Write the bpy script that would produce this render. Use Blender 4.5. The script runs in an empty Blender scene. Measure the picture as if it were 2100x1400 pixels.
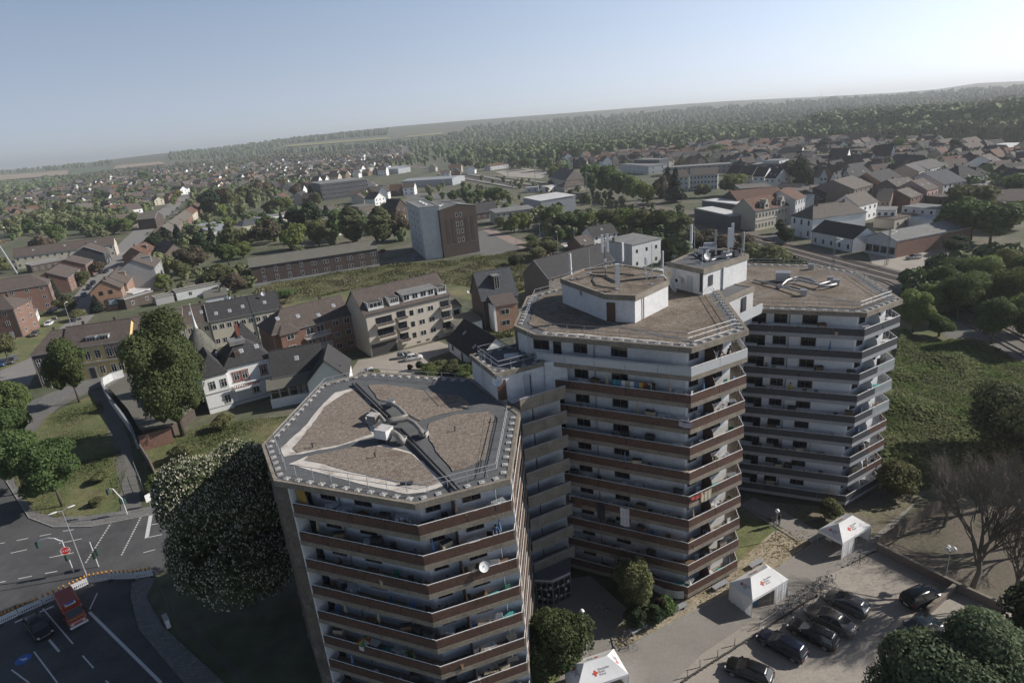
import bpy,math,random
import numpy as np
from mathutils import Vector,Matrix
random.seed(7);rng=np.random.default_rng(7)
R=math.radians
S=bpy.context.scene
COL=S.collection
# ---------------------------------------------------------------- camera (solved from the towers' storeys)
FPX,PITCH,ROLL,CAMH=1259.8,R(19.17),R(4.93),48.72
cF=np.array([0,math.cos(PITCH),-math.sin(PITCH)])
cU0=np.array([0,math.sin(PITCH),math.cos(PITCH)]);cR0=np.array([1.,0,0])
cR=cR0*math.cos(ROLL)-cU0*math.sin(ROLL)
cU=cU0*math.cos(ROLL)+cR0*math.sin(ROLL)
cam_d=bpy.data.cameras.new('camera');cam=bpy.data.objects.new('camera',cam_d);COL.objects.link(cam)
cam_d.sensor_width=36;cam_d.lens=FPX/2100*36;cam_d.clip_start=0.5;cam_d.clip_end=40000
cam.matrix_world=Matrix(((cR[0],cU[0],-cF[0],0),(cR[1],cU[1],-cF[1],0),(cR[2],cU[2],-cF[2],CAMH),(0,0,0,1)))
S.camera=cam
# ---------------------------------------------------------------- daylight
SUN_AZ,SUN_EL=9.0,31.0
W=bpy.data.worlds.new('World');S.world=W;W.use_nodes=True
wn=W.node_tree;wn.nodes.clear()
sky=wn.nodes.new('ShaderNodeTexSky');sky.sky_type='NISHITA';sky.sun_disc=False
sky.sun_elevation=R(SUN_EL);sky.sun_rotation=R(90-SUN_AZ)
sky.altitude=60;sky.air_density=0.35;sky.dust_density=0.6;sky.ozone_density=1.0
bg=wn.nodes.new('ShaderNodeBackground');bg.inputs['Strength'].default_value=0.05
wo=wn.nodes.new('ShaderNodeOutputWorld')
def wm_(op,a,b=None):
    n=wn.nodes.new('ShaderNodeMath');n.operation=op
    for k,v in enumerate((a,b)):
        if v is None:continue
        if isinstance(v,(int,float)):n.inputs[k].default_value=v
        else:wn.links.new(v,n.inputs[k])
    return n.outputs[0]
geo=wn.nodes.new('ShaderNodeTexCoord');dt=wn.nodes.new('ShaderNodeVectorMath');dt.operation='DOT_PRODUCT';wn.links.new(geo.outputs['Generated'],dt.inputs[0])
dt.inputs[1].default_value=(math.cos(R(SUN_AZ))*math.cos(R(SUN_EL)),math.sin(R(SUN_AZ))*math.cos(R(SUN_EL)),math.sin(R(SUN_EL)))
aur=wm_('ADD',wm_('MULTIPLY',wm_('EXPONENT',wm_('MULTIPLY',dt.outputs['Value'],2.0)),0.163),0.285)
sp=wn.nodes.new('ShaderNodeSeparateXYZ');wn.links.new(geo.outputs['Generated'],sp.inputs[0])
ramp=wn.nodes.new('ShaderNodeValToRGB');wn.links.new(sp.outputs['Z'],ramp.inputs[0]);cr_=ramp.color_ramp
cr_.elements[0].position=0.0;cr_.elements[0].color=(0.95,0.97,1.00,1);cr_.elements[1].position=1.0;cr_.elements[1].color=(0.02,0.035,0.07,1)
for p_,c_ in((0.07,(0.84,0.92,1.01)),(0.18,(0.60,0.76,0.96)),(0.28,(0.24,0.36,0.54)),(0.42,(0.07,0.11,0.19))):e_=cr_.elements.new(p_);e_.color=(*c_,1)  # added sky layer, dimmed above the lower band to keep fill light down
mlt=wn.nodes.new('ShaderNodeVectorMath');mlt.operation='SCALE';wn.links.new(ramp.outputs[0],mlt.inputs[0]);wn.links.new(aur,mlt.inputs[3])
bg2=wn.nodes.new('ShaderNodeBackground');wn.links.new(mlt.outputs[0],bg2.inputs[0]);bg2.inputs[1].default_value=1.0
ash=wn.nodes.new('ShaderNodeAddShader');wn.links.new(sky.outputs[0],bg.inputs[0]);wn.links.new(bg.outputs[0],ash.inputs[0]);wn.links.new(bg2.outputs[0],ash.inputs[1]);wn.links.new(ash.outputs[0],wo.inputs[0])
sl=bpy.data.lights.new('sun','SUN');sl.energy=5.0;sl.angle=R(0.55);sl.color=(1.0,0.94,0.86)
so=bpy.data.objects.new('sun',sl);COL.objects.link(so)
sdir=Vector((math.cos(R(SUN_AZ))*math.cos(R(SUN_EL)),math.sin(R(SUN_AZ))*math.cos(R(SUN_EL)),math.sin(R(SUN_EL))))
so.rotation_euler=sdir.to_track_quat('Z','Y').to_euler()
S.view_settings.view_transform='Standard';S.view_settings.look='None'
S.view_settings.exposure=0.05;S.view_settings.gamma=1.0;S.view_settings.use_curve_mapping=False
S.render.engine='CYCLES'
S.cycles.volume_bounces=1;S.cycles.max_bounces=5;S.cycles.diffuse_bounces=2;S.cycles.transparent_max_bounces=12
def G(px,py,z=0.0):
    """ground (or level z) point that a survey of the photograph puts at these picture coordinates"""
    d=cF+(px-1050)/FPX*cR+(700-py)/FPX*cU
    t=(z-CAMH)/d[2]
    return float(d[0]*t),float(d[1]*t)
SKYL=[(-900,-4),(-200,-3),(0,-2),(133,0),(233,4),(350,7),(467,6),(590,15),(700,18),(820,20),(940,20),(1400,15),(1500,13),(1700,6),(1850,2),(1930,2),(2000,6),(2100,3),(2600,8),(3400,0)]
def TZ(x,y):
    """ground height: flat town, land rising slowly towards the horizon"""
    d=math.hypot(x,y)
    if d<1500 or y<200:return 0.0
    v=np.array([x/d*3e5,y/d*3e5,-CAMH]);px=1050+FPX*(v@cR)/(v@cF)
    a=float(np.interp(px,[q[0] for q in SKYL],[q[1] for q in SKYL]))
    t=min(1,(d-1500)/3900);return(47+a*5400/1330)*t*t*(3-2*t)
def GT(px,py):
    """like G, on the rising land"""
    d=cF+(px-1050)/FPX*cR+(700-py)/FPX*cU;d=d/np.linalg.norm(d[:2]);t0=1400.
    if d[2]<0 and-CAMH/d[2]<1450:t=-CAMH/d[2];return float(d[0]*t),float(d[1]*t),0.
    t=1400.
    while t<6500:
        if CAMH+d[2]*t<=TZ(d[0]*t,d[1]*t):break
        t+=20
    return float(d[0]*t),float(d[1]*t),TZ(d[0]*t,d[1]*t)
def H_over(px,py,x,y):
    """height above ground of a picture point standing over (x, y)"""
    lo,hi=0.,90.
    for _ in range(40):
        m=(lo+hi)/2;v=np.array([x,y,m-CAMH]);w=v@cF
        yy=700-FPX*(v@cU)/w
        if yy>py:lo=m
        else:hi=m
    return lo
# ---------------------------------------------------------------- materials
MATS={}
def M(name,col,rough=0.85,var=0.18,scale=1.2,bump=0.0,metal=0.0,pat=None,psize=(0.3,0.3),pcol=None,rnd=0.0,fine=8.0,spec=None,trans=0.0):
    if name in MATS:return MATS[name]
    m=bpy.data.materials.new(name);m.use_nodes=True;nt=m.node_tree;N=nt.nodes;Lk=nt.links
    b=N['Principled BSDF'];b.inputs['Roughness'].default_value=rough;b.inputs['Metallic'].default_value=metal
    if spec is not None:b.inputs['Specular IOR Level'].default_value=spec
    tc=N.new('ShaderNodeTexCoord')
    n1=N.new('ShaderNodeTexNoise');n1.inputs['Scale'].default_value=scale;n1.inputs['Detail'].default_value=6;n1.inputs['Roughness'].default_value=0.65
    n2=N.new('ShaderNodeTexNoise');n2.inputs['Scale'].default_value=scale*fine;n2.inputs['Detail'].default_value=3
    Lk.new(tc.outputs['Object'],n1.inputs['Vector']);Lk.new(tc.outputs['Object'],n2.inputs['Vector'])
    ad=N.new('ShaderNodeMath');ad.operation='ADD';Lk.new(n1.outputs[0],ad.inputs[0]);Lk.new(n2.outputs[0],ad.inputs[1])
    mr=N.new('ShaderNodeMapRange');mr.inputs[1].default_value=0.7;mr.inputs[2].default_value=1.3
    mr.inputs[3].default_value=1-var;mr.inputs[4].default_value=1+var
    Lk.new(ad.outputs[0],mr.inputs[0])
    vm=N.new('ShaderNodeVectorMath');vm.operation='SCALE'
    base=N.new('ShaderNodeRGB');base.outputs[0].default_value=(*col,1)
    src=base.outputs[0];hgt=ad.outputs[0]
    if pat in('brick','tile'):
        bt=N.new('ShaderNodeTexBrick');Lk.new(tc.outputs['UV'],bt.inputs['Vector'])
        bt.inputs['Scale'].default_value=1.0
        bt.inputs['Brick Width'].default_value=psize[0];bt.inputs['Row Height'].default_value=psize[1]
        bt.inputs['Mortar Size'].default_value=min(psize)*(0.09 if pat=='brick' else 0.12);bt.inputs['Mortar Smooth'].default_value=0.3
        bt.offset=0.5 if pat=='brick' else 0.0
        bt.inputs['Color1'].default_value=(*[c*0.85 for c in col],1);bt.inputs['Color2'].default_value=(*[c*1.15 for c in col],1)
        mc=pcol or tuple(c*0.55 for c in col)
        bt.inputs['Mortar'].default_value=(*mc,1)
        src=bt.outputs['Color']
        inv=N.new('ShaderNodeMath');inv.operation='SUBTRACT';inv.inputs[0].default_value=1.0
        Lk.new(bt.outputs['Fac'],inv.inputs[1]);hgt=inv.outputs[0]
    elif pat=='patch':
        n3=N.new('ShaderNodeTexNoise');n3.inputs['Scale'].default_value=psize[0];n3.inputs['Detail'].default_value=8;n3.inputs['Roughness'].default_value=0.7
        Lk.new(tc.outputs['Object'],n3.inputs['Vector'])
        m3=N.new('ShaderNodeMapRange');m3.inputs[1].default_value=psize[1]-0.08;m3.inputs[2].default_value=psize[1]+0.08
        Lk.new(n3.outputs[0],m3.inputs[0])
        mx=N.new('ShaderNodeMix');mx.data_type='RGBA';Lk.new(m3.outputs[0],mx.inputs[0])
        mx.inputs[6].default_value=(*col,1);mx.inputs[7].default_value=(*pcol,1);src=mx.outputs[2]
    Lk.new(src,vm.inputs[0]);Lk.new(mr.outputs[0],vm.inputs[3])
    out=vm.outputs[0]
    if rnd:
        oi=N.new('ShaderNodeObjectInfo');r2=N.new('ShaderNodeMapRange');r2.inputs[3].default_value=1-rnd;r2.inputs[4].default_value=1+rnd
        Lk.new(oi.outputs['Random'],r2.inputs[0]);v2=N.new('ShaderNodeVectorMath');v2.operation='SCALE'
        Lk.new(out,v2.inputs[0]);Lk.new(r2.outputs[0],v2.inputs[3])
        hs=N.new('ShaderNodeHueSaturation');r3=N.new('ShaderNodeMapRange');r3.inputs[3].default_value=0.5-rnd*0.09;r3.inputs[4].default_value=0.5+rnd*0.05
        wn_=N.new('ShaderNodeTexWhiteNoise');wn_.noise_dimensions='1D';Lk.new(oi.outputs['Random'],wn_.inputs['W']);Lk.new(wn_.outputs['Value'],r3.inputs[0])
        Lk.new(r3.outputs[0],hs.inputs['Hue']);Lk.new(v2.outputs[0],hs.inputs['Color']);out=hs.outputs[0]
    Lk.new(out,b.inputs['Base Color'])
    if bump:
        bp=N.new('ShaderNodeBump');bp.inputs['Strength'].default_value=0.9;bp.inputs['Distance'].default_value=bump
        Lk.new(hgt,bp.inputs['Height']);Lk.new(bp.outputs[0],b.inputs['Normal'])
    if trans:
        b.inputs['Transmission Weight'].default_value=0
        tr=N.new('ShaderNodeBsdfTranslucent');Lk.new(out,tr.inputs['Color']);ms=N.new('ShaderNodeMixShader');ms.inputs[0].default_value=trans
        Lk.new(b.outputs[0],ms.inputs[1]);Lk.new(tr.outputs[0],ms.inputs[2]);Lk.new(ms.outputs[0],N['Material Output'].inputs[0])
    MATS[name]=m;return m
def noise_pane():
    m=M('window_glass',(0.02,0.024,0.03),0.12,0.5,0.35,spec=0.6);return m
glass=noise_pane()
glass_rail=M('tinted_balustrade_glass',(0.30,0.33,0.34),0.2,0.1)
concrete=M('weathered_concrete',(0.235,0.205,0.165),0.92,0.4,0.7,0.01,fine=12)
conc_d=M('dark_weathered_concrete',(0.135,0.112,0.09),0.93,0.4,0.6,0.01,pat='patch',psize=(0.5,0.62),pcol=(0.22,0.2,0.18),fine=10)
concrete_g=M('grey_concrete',(0.30,0.31,0.33),0.92,0.18,0.8,0.01,fine=12)
render_w=M('white_render',(0.66,0.66,0.655),0.9,0.12,0.45,fine=6)
render_t3=M('bright_white_render',(0.80,0.81,0.82),0.9,0.08,0.45,fine=6)
render_d=M('stained_render',(0.55,0.54,0.53),0.9,0.12,0.4,fine=10)
panel_b=M('brown_parapet',(0.10,0.055,0.042),0.6,0.3,0.5)
panel_c=M('charcoal_parapet',(0.05,0.052,0.06),0.6,0.12,0.6)
panel_w=M('pale_metal_parapet',(0.50,0.51,0.52),0.5,0.06,0.6)
steel=M('galvanised_steel',(0.42,0.43,0.44),0.55,0.1,2.0,metal=0.4)
steel_w=M('white_painted_steel',(0.70,0.70,0.70),0.45,0.05)
dark_metal=M('dark_metal',(0.045,0.045,0.05),0.55,0.15)
membrane=M('bitumen_membrane',(0.115,0.118,0.122),0.9,0.25,0.7,0.01,fine=9)
gravel=M('roof_gravel',(0.23,0.19,0.155),0.95,0.6,2.6,0.05,pat='patch',psize=(0.3,0.62),pcol=(0.16,0.12,0.09),fine=5)
gravel_m=M('mossy_roof_gravel',(0.20,0.165,0.13),0.95,0.6,2.6,0.05,pat='patch',psize=(0.28,0.52),pcol=(0.135,0.105,0.075),fine=4)
sand=M('bleached_grit',(0.62,0.575,0.52),0.95,0.16,1.5,0.02,pat='patch',psize=(0.6,0.6),pcol=(0.33,0.285,0.245))
plinth=M('pale_concrete_block',(0.44,0.43,0.41),0.9,0.1,3)
door_b=M('brown_door',(0.10,0.055,0.04),0.5,0.3,0.8)
door_g=M('pale_grey_door',(0.46,0.48,0.50),0.5,0.05)
rust=M('rusty_white_sheet',(0.55,0.54,0.52),0.7,0.15,1.5,pat='patch',psize=(1.1,0.55),pcol=(0.30,0.14,0.08))
alum=M('duct_aluminium',(0.40,0.40,0.40),0.45,0.12,2,metal=0.8)
duct=M('dull_duct',(0.25,0.235,0.21),0.55,0.2,2)
white_p=M('white_plastic',(0.74,0.74,0.73),0.4,0.04)
asphalt=M('asphalt',(0.09,0.09,0.092),0.93,0.3,0.35,0.006,pat='patch',psize=(0.11,0.54),pcol=(0.066,0.066,0.068),fine=22)
asphalt_l=M('worn_asphalt',(0.155,0.15,0.14),0.93,0.2,0.3,0.006,fine=25)
paving=M('plaza_paving',(0.27,0.25,0.225),0.9,0.14,0.25,0.006,pat='patch',psize=(0.12,0.6),pcol=(0.22,0.205,0.185),fine=20)
cobble=M('pale_cobble_paving',(0.36,0.325,0.28),0.92,0.2,0.4,0.015,pat='patch',psize=(0.10,0.58),pcol=(0.28,0.25,0.215),fine=14)
dirt=M('bare_dirt',(0.21,0.18,0.14),0.95,0.3,0.3,0.03,pat='patch',psize=(0.15,0.55),pcol=(0.15,0.14,0.08))
paint=M('road_paint',(0.62,0.62,0.60),0.7,0.15,1.5)
grass=M('meadow_grass',(0.11,0.125,0.05),0.95,0.45,0.22,0.1,pat='patch',psize=(0.07,0.53),pcol=(0.20,0.175,0.09),fine=12)
lawn=M('lawn_grass',(0.125,0.145,0.055),0.95,0.45,0.5,0.05,pat='patch',psize=(0.14,0.54),pcol=(0.19,0.165,0.085),fine=10)
landm=M('land',(0.085,0.10,0.05),0.95,0.35,0.03,0.0,pat='patch',psize=(0.035,0.52),pcol=(0.15,0.135,0.10),fine=14)
ballast=M('track_ballast',(0.16,0.135,0.115),0.95,0.25,0.5,0.02,fine=10)
rail_m=M('rail_steel',(0.22,0.19,0.17),0.45,0.2,1,metal=0.5)
bark=M('bark',(0.11,0.09,0.07),0.95,0.3,1.5)
bark_g=M('grey_bark',(0.15,0.135,0.115),0.95,0.25,1.5)
def leafm(n,c,var=0.3):return M(n,c,0.75,var,0.45,rnd=0.22,fine=5,spec=0.25,trans=0.33)
leaf={'oak':leafm('leaf_mid_green',(0.115,0.165,0.058)),'light':leafm('leaf_fresh_green',(0.18,0.225,0.075)),
        'dark':leafm('leaf_dark_green',(0.05,0.078,0.036)),'olive':leafm('leaf_olive',(0.165,0.175,0.08)),
        'brown':leafm('twig_brown',(0.16,0.135,0.09)),'purple':leafm('leaf_copper',(0.075,0.035,0.035)),
        'yellow':leafm('leaf_yellow',(0.22,0.20,0.04)),'conifer':leafm('needle_dark',(0.042,0.06,0.04)),
        'poplar':leafm('leaf_poplar',(0.17,0.18,0.085)),'far':leafm('leaf_far',(0.070,0.105,0.040)),
        'chestnut':leafm('leaf_chestnut',(0.08,0.11,0.05))}
blossom=M('cream_blossom',(0.52,0.49,0.38),0.8,0.15,2)
R_=lambda n,c,**k:M(n,c,0.88,k.pop('var',0.22),0.7,0.03,pat='tile',psize=(0.28,0.34),**k)
roofs={'brown':R_('brown_roof_tiles',(0.125,0.10,0.087)),'dark':R_('anthracite_roof_tiles',(0.058,0.056,0.058)),
         'grey':R_('grey_roof_tiles',(0.135,0.13,0.125)),'tan':R_('weathered_roof_tiles',(0.165,0.145,0.125)),
         'red':R_('orange_red_roof_tiles',(0.22,0.105,0.068)),'rust':R_('rust_brown_roof_tiles',(0.16,0.09,0.063)),
         'slate':R_('slate_roof',(0.085,0.09,0.10)),'flat':M('grey_felt_roof',(0.20,0.20,0.195),0.9,0.25,0.3,fine=8),
         'white':M('white_sheet_roof',(0.62,0.61,0.59),0.7,0.12,0.2),'olive':M('mossy_sheet_roof',(0.145,0.14,0.115),0.9,0.15,0.4,fine=8),
         'black':R_('black_roof_tiles',(0.035,0.036,0.04)),'tin':M('pale_tin_roof',(0.34,0.36,0.38),0.6,0.12,0.3)}
B_=lambda n,c,p:M(n,c,0.92,0.2,0.5,0.01,pat='brick',psize=(0.25,0.08),pcol=p)
walls={'brick':B_('red_brick',(0.20,0.108,0.08),(0.30,0.25,0.21)),'dbrick':B_('dark_brick',(0.085,0.062,0.053),(0.12,0.105,0.095)),
         'obrick':B_('orange_brick',(0.31,0.185,0.125),(0.33,0.22,0.16)),'granary':B_('dark_granary_brick',(0.062,0.045,0.038),(0.085,0.07,0.06)),'beige':M('beige_render',(0.50,0.455,0.385),0.9,0.08,0.3),  # granary brick: darker tone than the other brick walls
         'cream':M('cream_render',(0.52,0.48,0.39),0.9,0.08,0.3),'white':M('white_house_render',(0.82,0.82,0.81),0.9,0.08,0.3),
         'yellow':M('ochre_render',(0.70,0.53,0.24),0.9,0.08,0.3),'grey':M('grey_render',(0.33,0.33,0.325),0.9,0.1,0.3),
         'pgrey':M('pale_grey_render',(0.56,0.57,0.57),0.9,0.14,0.25,fine=5),'brown':M('brown_grey_render',(0.20,0.165,0.14),0.9,0.12,0.3),
         'pink':M('pink_render',(0.45,0.30,0.27),0.9,0.1,0.3),'slate':M('slate_cladding',(0.05,0.052,0.058),0.8,0.3,0.7),
         'anth':M('anthracite_cladding',(0.10,0.105,0.115),0.7,0.2,0.7),'metal':M('profiled_metal_sheet',(0.36,0.38,0.40),0.5,0.06)}
frame_w=M('white_window_frame',(0.66,0.66,0.65),0.5,0.03);frame_b=M('brown_window_frame',(0.12,0.07,0.05),0.5,0.03);frame_d=M('dark_window_frame',(0.05,0.055,0.06),0.5,0.03)
reds=M('red_brick_trim',(0.24,0.08,0.06),0.9,0.15)
# ---------------------------------------------------------------- mesh builder
class MB:
    def __init__(s):s.v=[];s.f=[]
    def add(s,vs,fs):
        o=len(s.v);s.v+=[tuple(map(float,p)) for p in vs];s.f+=[tuple(i+o for i in f) for f in fs];return s
    def box(s,x0,x1,y0,y1,z0,z1):
        return s.add([(x0,y0,z0),(x1,y0,z0),(x1,y1,z0),(x0,y1,z0),(x0,y0,z1),(x1,y0,z1),(x1,y1,z1),(x0,y1,z1)],
                     [(0,3,2,1),(4,5,6,7),(0,1,5,4),(1,2,6,5),(2,3,7,6),(3,0,4,7)])
    def bar(s,a,b,w,h,zoff=0.0):
        """horizontal-ish beam of width w (across) and height h, top face centred on a-b line + zoff"""
        a=np.array(a,float);b=np.array(b,float);d=b-a;n=np.array([-d[1],d[0],0]);n/=(np.linalg.norm(n)+1e-9);n*=w/2
        z=np.array([0,0,h])
        P=[a-n-z,b-n-z,b+n-z,a+n-z,a-n,b-n,b+n,a+n]
        P=[p+np.array([0,0,zoff]) for p in P]
        return s.add(P,[(0,3,2,1),(4,5,6,7),(0,1,5,4),(1,2,6,5),(2,3,7,6),(3,0,4,7)])
    def prism(s,poly,z0,z1):
        n=len(poly);A=0
        for i in range(n):
            x0,y0=poly[i][:2];x1,y1=poly[(i+1)%n][:2];A+=x0*y1-x1*y0
        if A<0:poly=list(poly)[::-1]
        vs=[(p[0],p[1],z0) for p in poly]+[(p[0],p[1],z1) for p in poly]
        fs=[tuple(range(n))[::-1],tuple(range(n,2*n))]+[(i,(i+1)%n,n+(i+1)%n,n+i) for i in range(n)]
        return s.add(vs,fs)
    def slab(s,pts,t):
        """thick sheet: polygon of 3D points, thickness t downwards"""
        n=len(pts);vs=[tuple(p) for p in pts]+[(p[0],p[1],p[2]-t) for p in pts]
        fs=[tuple(range(n)),tuple(range(n,2*n))[::-1]]+[(i,n+i,n+(i+1)%n,(i+1)%n) for i in range(n)]
        return s.add(vs,fs)
    def tube(s,pts,r,k=6,r1=None,caps=True):
        pts=[np.array(p,float) for p in pts];n=len(pts);base=len(s.v)
        rr=[r+(r1-r)*i/(n-1) if r1 is not None else r for i in range(n)] if not isinstance(r,(list,tuple)) else r
        up=None
        for i,p in enumerate(pts):
            d=(pts[min(i+1,n-1)]-pts[max(i-1,0)]);d/=(np.linalg.norm(d)+1e-9)
            if up is None:up=np.array([0,0,1.]) if abs(d[2])<.9 else np.array([1.,0,0])
            u=np.cross(d,up);u/=(np.linalg.norm(u)+1e-9);w=np.cross(u,d);up=w
            for j in range(k):
                a=2*math.pi*j/k;s.v.append(tuple(p+rr[i]*(math.cos(a)*u+math.sin(a)*w)))
        for i in range(n-1):
            for j in range(k):
                a=base+i*k+j;b=base+i*k+(j+1)%k;s.f.append((a,b,b+k,a+k))
        if caps:s.f.append(tuple(base+j for j in range(k))[::-1]);s.f.append(tuple(base+(n-1)*k+j for j in range(k)))
        return s
    def lathe(s,prof,k=12,c=(0,0,0),axis='z'):
        b=len(s.v)
        for r,h in prof:
            for j in range(k):
                a=2*math.pi*j/k;x,y=r*math.cos(a),r*math.sin(a)
                p=(x,y,h) if axis=='z' else((h,x,y) if axis=='x' else(x,h,y))
                s.v.append((p[0]+c[0],p[1]+c[1],p[2]+c[2]))
        for i in range(len(prof)-1):
            for j in range(k):
                q=b+i*k+j;w=b+i*k+(j+1)%k;s.f.append((q,w,w+k,q+k))
        s.f.append(tuple(b+j for j in range(k))[::-1]);s.f.append(tuple(b+(len(prof)-1)*k+j for j in range(k)))
        return s
    def mesh(s,name,mats,smooth=False,fm=None):
        me=bpy.data.meshes.new(name);me.from_pydata(s.v,[],s.f)
        for m in(mats if isinstance(mats,(list,tuple)) else[mats]):me.materials.append(m)
        if fm is not None:me.polygons.foreach_set('material_index',fm)
        if smooth:me.polygons.foreach_set('use_smooth',[True]*len(me.polygons))
        uv=me.uv_layers.new(name='UVMap').data
        co=s.v
        for p in me.polygons:
            n=p.normal
            if abs(n.z)>0.98:u=Vector((1,0,0));w=Vector((0,1,0))
            else:u=Vector((-n.y,n.x,0)).normalized();w=n.cross(u)
            for li in p.loop_indices:
                c=co[me.loops[li].vertex_index]
                uv[li].uv=(c[0]*u.x+c[1]*u.y+c[2]*u.z,c[0]*w.x+c[1]*w.y+c[2]*w.z)
        return me
    def build(s,name,mats,parent=None,org=None,smooth=False,fm=None):
        if org is not None:s.v=[(p[0]-org[0],p[1]-org[1],p[2]-org[2]) for p in s.v]
        me=s.mesh(name,mats,smooth,fm)
        return put(name,me,parent)
def put(name,me,parent=None,loc=None,rz=None,rot=None,sc=None):
    o=bpy.data.objects.new(name,me);COL.objects.link(o)
    if parent is not None:o.parent=parent
    if loc is not None:o.location=loc
    if rz is not None:o.rotation_euler=(0,0,rz)
    if rot is not None:o.rotation_euler=rot
    if sc is not None:o.scale=sc
    return o
def tag(o,label,cat,group=None,kind=None):
    if label is not None:o['label']=label
    if cat:o['category']=cat
    if group:o['group']=group
    if kind:o['kind']=kind
    return o
def thing(name,label,cat,loc=(0,0,0),rz=0.0,group=None):
    o=put(name,None,None,loc,rz);o.empty_display_size=0.3
    return tag(o,label,cat,group)
def struct(o):o['kind']='structure';return o
def stuff(o):o['kind']='stuff';return o
KIDS={}
def children(o):
    return[c for c in bpy.data.objects if c.parent==o]
def snapshot(o):
    """remember a thing's parts once, so that copying is quick"""
    KIDS[o.name]=[(c,[g for g in c.children]) for c in o.children]
def dup(root,loc,rz,label,group=None,sc=None):
    r=root.copy();COL.objects.link(r);r.location=loc;r.rotation_euler=(0,0,rz)
    if sc:r.scale=(sc,)*3 if not isinstance(sc,tuple) else sc
    r['label']=label
    if group:r['group']=group
    for c,gs in KIDS[root.name]:
        d=c.copy();COL.objects.link(d);d.parent=r
        for g in gs:
            e=g.copy();COL.objects.link(e);e.parent=d
    return r
def inset(poly,ds):
    """offset a counter-clockwise polygon inwards, one distance per edge"""
    n=len(poly);L=[]
    for i in range(n):
        p=np.array(poly[i],float);q=np.array(poly[(i+1)%n],float);d=(q-p)/np.linalg.norm(q-p)
        nn=np.array([-d[1],d[0]]);L.append((p+nn*ds[i],d))
    out=[]
    for i in range(n):
        p,d=L[i-1];q,e=L[i];A=np.array([[d[0],-e[0]],[d[1],-e[1]]])
        t=np.linalg.solve(A,q-p);out.append(tuple(p+d*t[0]))
    return out
ORD=['first','second','third','fourth','fifth','sixth','seventh','eighth','ninth','tenth','eleventh','twelfth']
# ================================================================ GROUND
def sheet(name,pix,mat,z,z1=None,world=False):
    pts=[p if world else G(*p) for p in pix]
    A=sum(pts[i][0]*pts[(i+1)%len(pts)][1]-pts[(i+1)%len(pts)][0]*pts[i][1] for i in range(len(pts)))
    if A<0:pts=pts[::-1]
    mb=MB()
    if z1 is None:
        mb.add([(x,y,z) for x,y in pts],[tuple(range(len(pts)))])
    else:mb.prism(pts,z,z1)
    return struct(mb.build(name,mat))
mb=MB();vs=[];brs=[R(-88+176*i/150) for i in range(151)];dst=[0,200,600,1000,1400,1700,2000,2400,2800,3200,3600,4000,4400,4900,5400,7000,12000,20000]
for b_ in brs:
    for d_ in dst:x,y=math.sin(b_)*d_,math.cos(b_)*d_-60;vs.append((x,y,TZ(x,y) if d_<8000 else TZ(x,y)*.8))
nd=len(dst);mb.add(vs,[(i*nd+j,(i+1)*nd+j,(i+1)*nd+j+1,i*nd+j+1) for i in range(150) for j in range(1 if 0 else 0,nd-1)])
mb.add([(-3000,-60,0),(-3000,-900,0),(3000,-900,0),(3000,-60,0)],[(0,1,2,3)])
struct(mb.build('ground',landm,smooth=False))
ycrop=M('rapeseed_field',(0.30,0.28,0.09),0.95,0.1,0.01);wheat=M('green_wheat_field',(0.11,0.15,0.08),0.95,0.12,0.01);tanf=M('tilled_field',(0.34,0.27,0.19),0.95,0.1,0.01)
def field(a,b,c,d,m,nm,up):
    n,k=24,4;mb=MB();vs=[]
    for i in range(n+1):
        for j in range(k+1):
            u,v=i/n,j/k;p=[(a[q]*(1-u)+b[q]*u)*(1-v)+(d[q]*(1-u)+c[q]*u)*v for q in(0,1)];x,y,z=GT(*p);vs.append((x,y,z+up))
    mb.add(vs,[(i*(k+1)+j,(i+1)*(k+1)+j,(i+1)*(k+1)+j+1,i*(k+1)+j+1) for i in range(n) for j in range(k)]);struct(mb.build(nm,m))
field((585,303),(800,286.5),(800,283.5),(590,299.5),ycrop,'rapeseed_field',4);field((830,284),(910,276.5),(908,274),(830,281.5),ycrop,'rapeseed_field',4)
field((640,307),(800,296),(800,291),(640,301),wheat,'wheat_field',3)
field((-80,378),(140,360),(140,351),(-60,365),tanf,'tilled_field',3)
field((230,349),(340,338),(330,333),(240,341),tanf,'tilled_field',3)
field((140,362),(230,350),(225,343),(150,352),wheat,'meadow',3)
sheet('meadow',[(520,600),(570,575),(780,545),(860,540),(985,528),(1085,510),(1100,545),(1090,600),(1060,640),(900,600),(740,610),(560,650)],grass,0.02)
sheet('lawn',[(20,965),(60,900),(100,850),(200,805),(238,838),(262,900),(270,960),(262,1020),(235,1050),(130,1062),(60,1050)],lawn,0.05)
sheet('lawn',[(290,920),(420,870),(620,850),(760,840),(700,960),(520,1100),(360,1080),(320,1010)],lawn,0.024)
sheet('park_meadow',[(1700,1010),(1760,900),(1800,640),(2300,640),(2300,950),(2100,960),(1960,1000),(1830,1020)],grass,0.02)
sheet('lawn',[(1450,1230),(1430,1130),(1520,1060),(1640,1090),(1600,1130),(1545,1165)],lawn,0.024)
sheet('lawn',[(1040,1500),(1060,1300),(1180,1320),(1245,1345),(1180,1390),(1120,1480)],lawn,0.024)
sheet('verge',[(0,700),(50,670),(110,630),(150,650),(90,700),(60,735),(0,760)],lawn,0.024)
sheet('dry_planting_bed',[(1262,1330),(1255,1290),(1300,1270),(1400,1225),(1500,1165),(1585,1090),(1650,1075),(1690,1092),(1600,1160),(1440,1243),(1290,1322)],M('sandy_soil',(0.36,0.31,0.225),.95,.3,.6,.02,pat='patch',psize=(.5,.56),pcol=(.24,.2,.12)),0.035)
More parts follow.
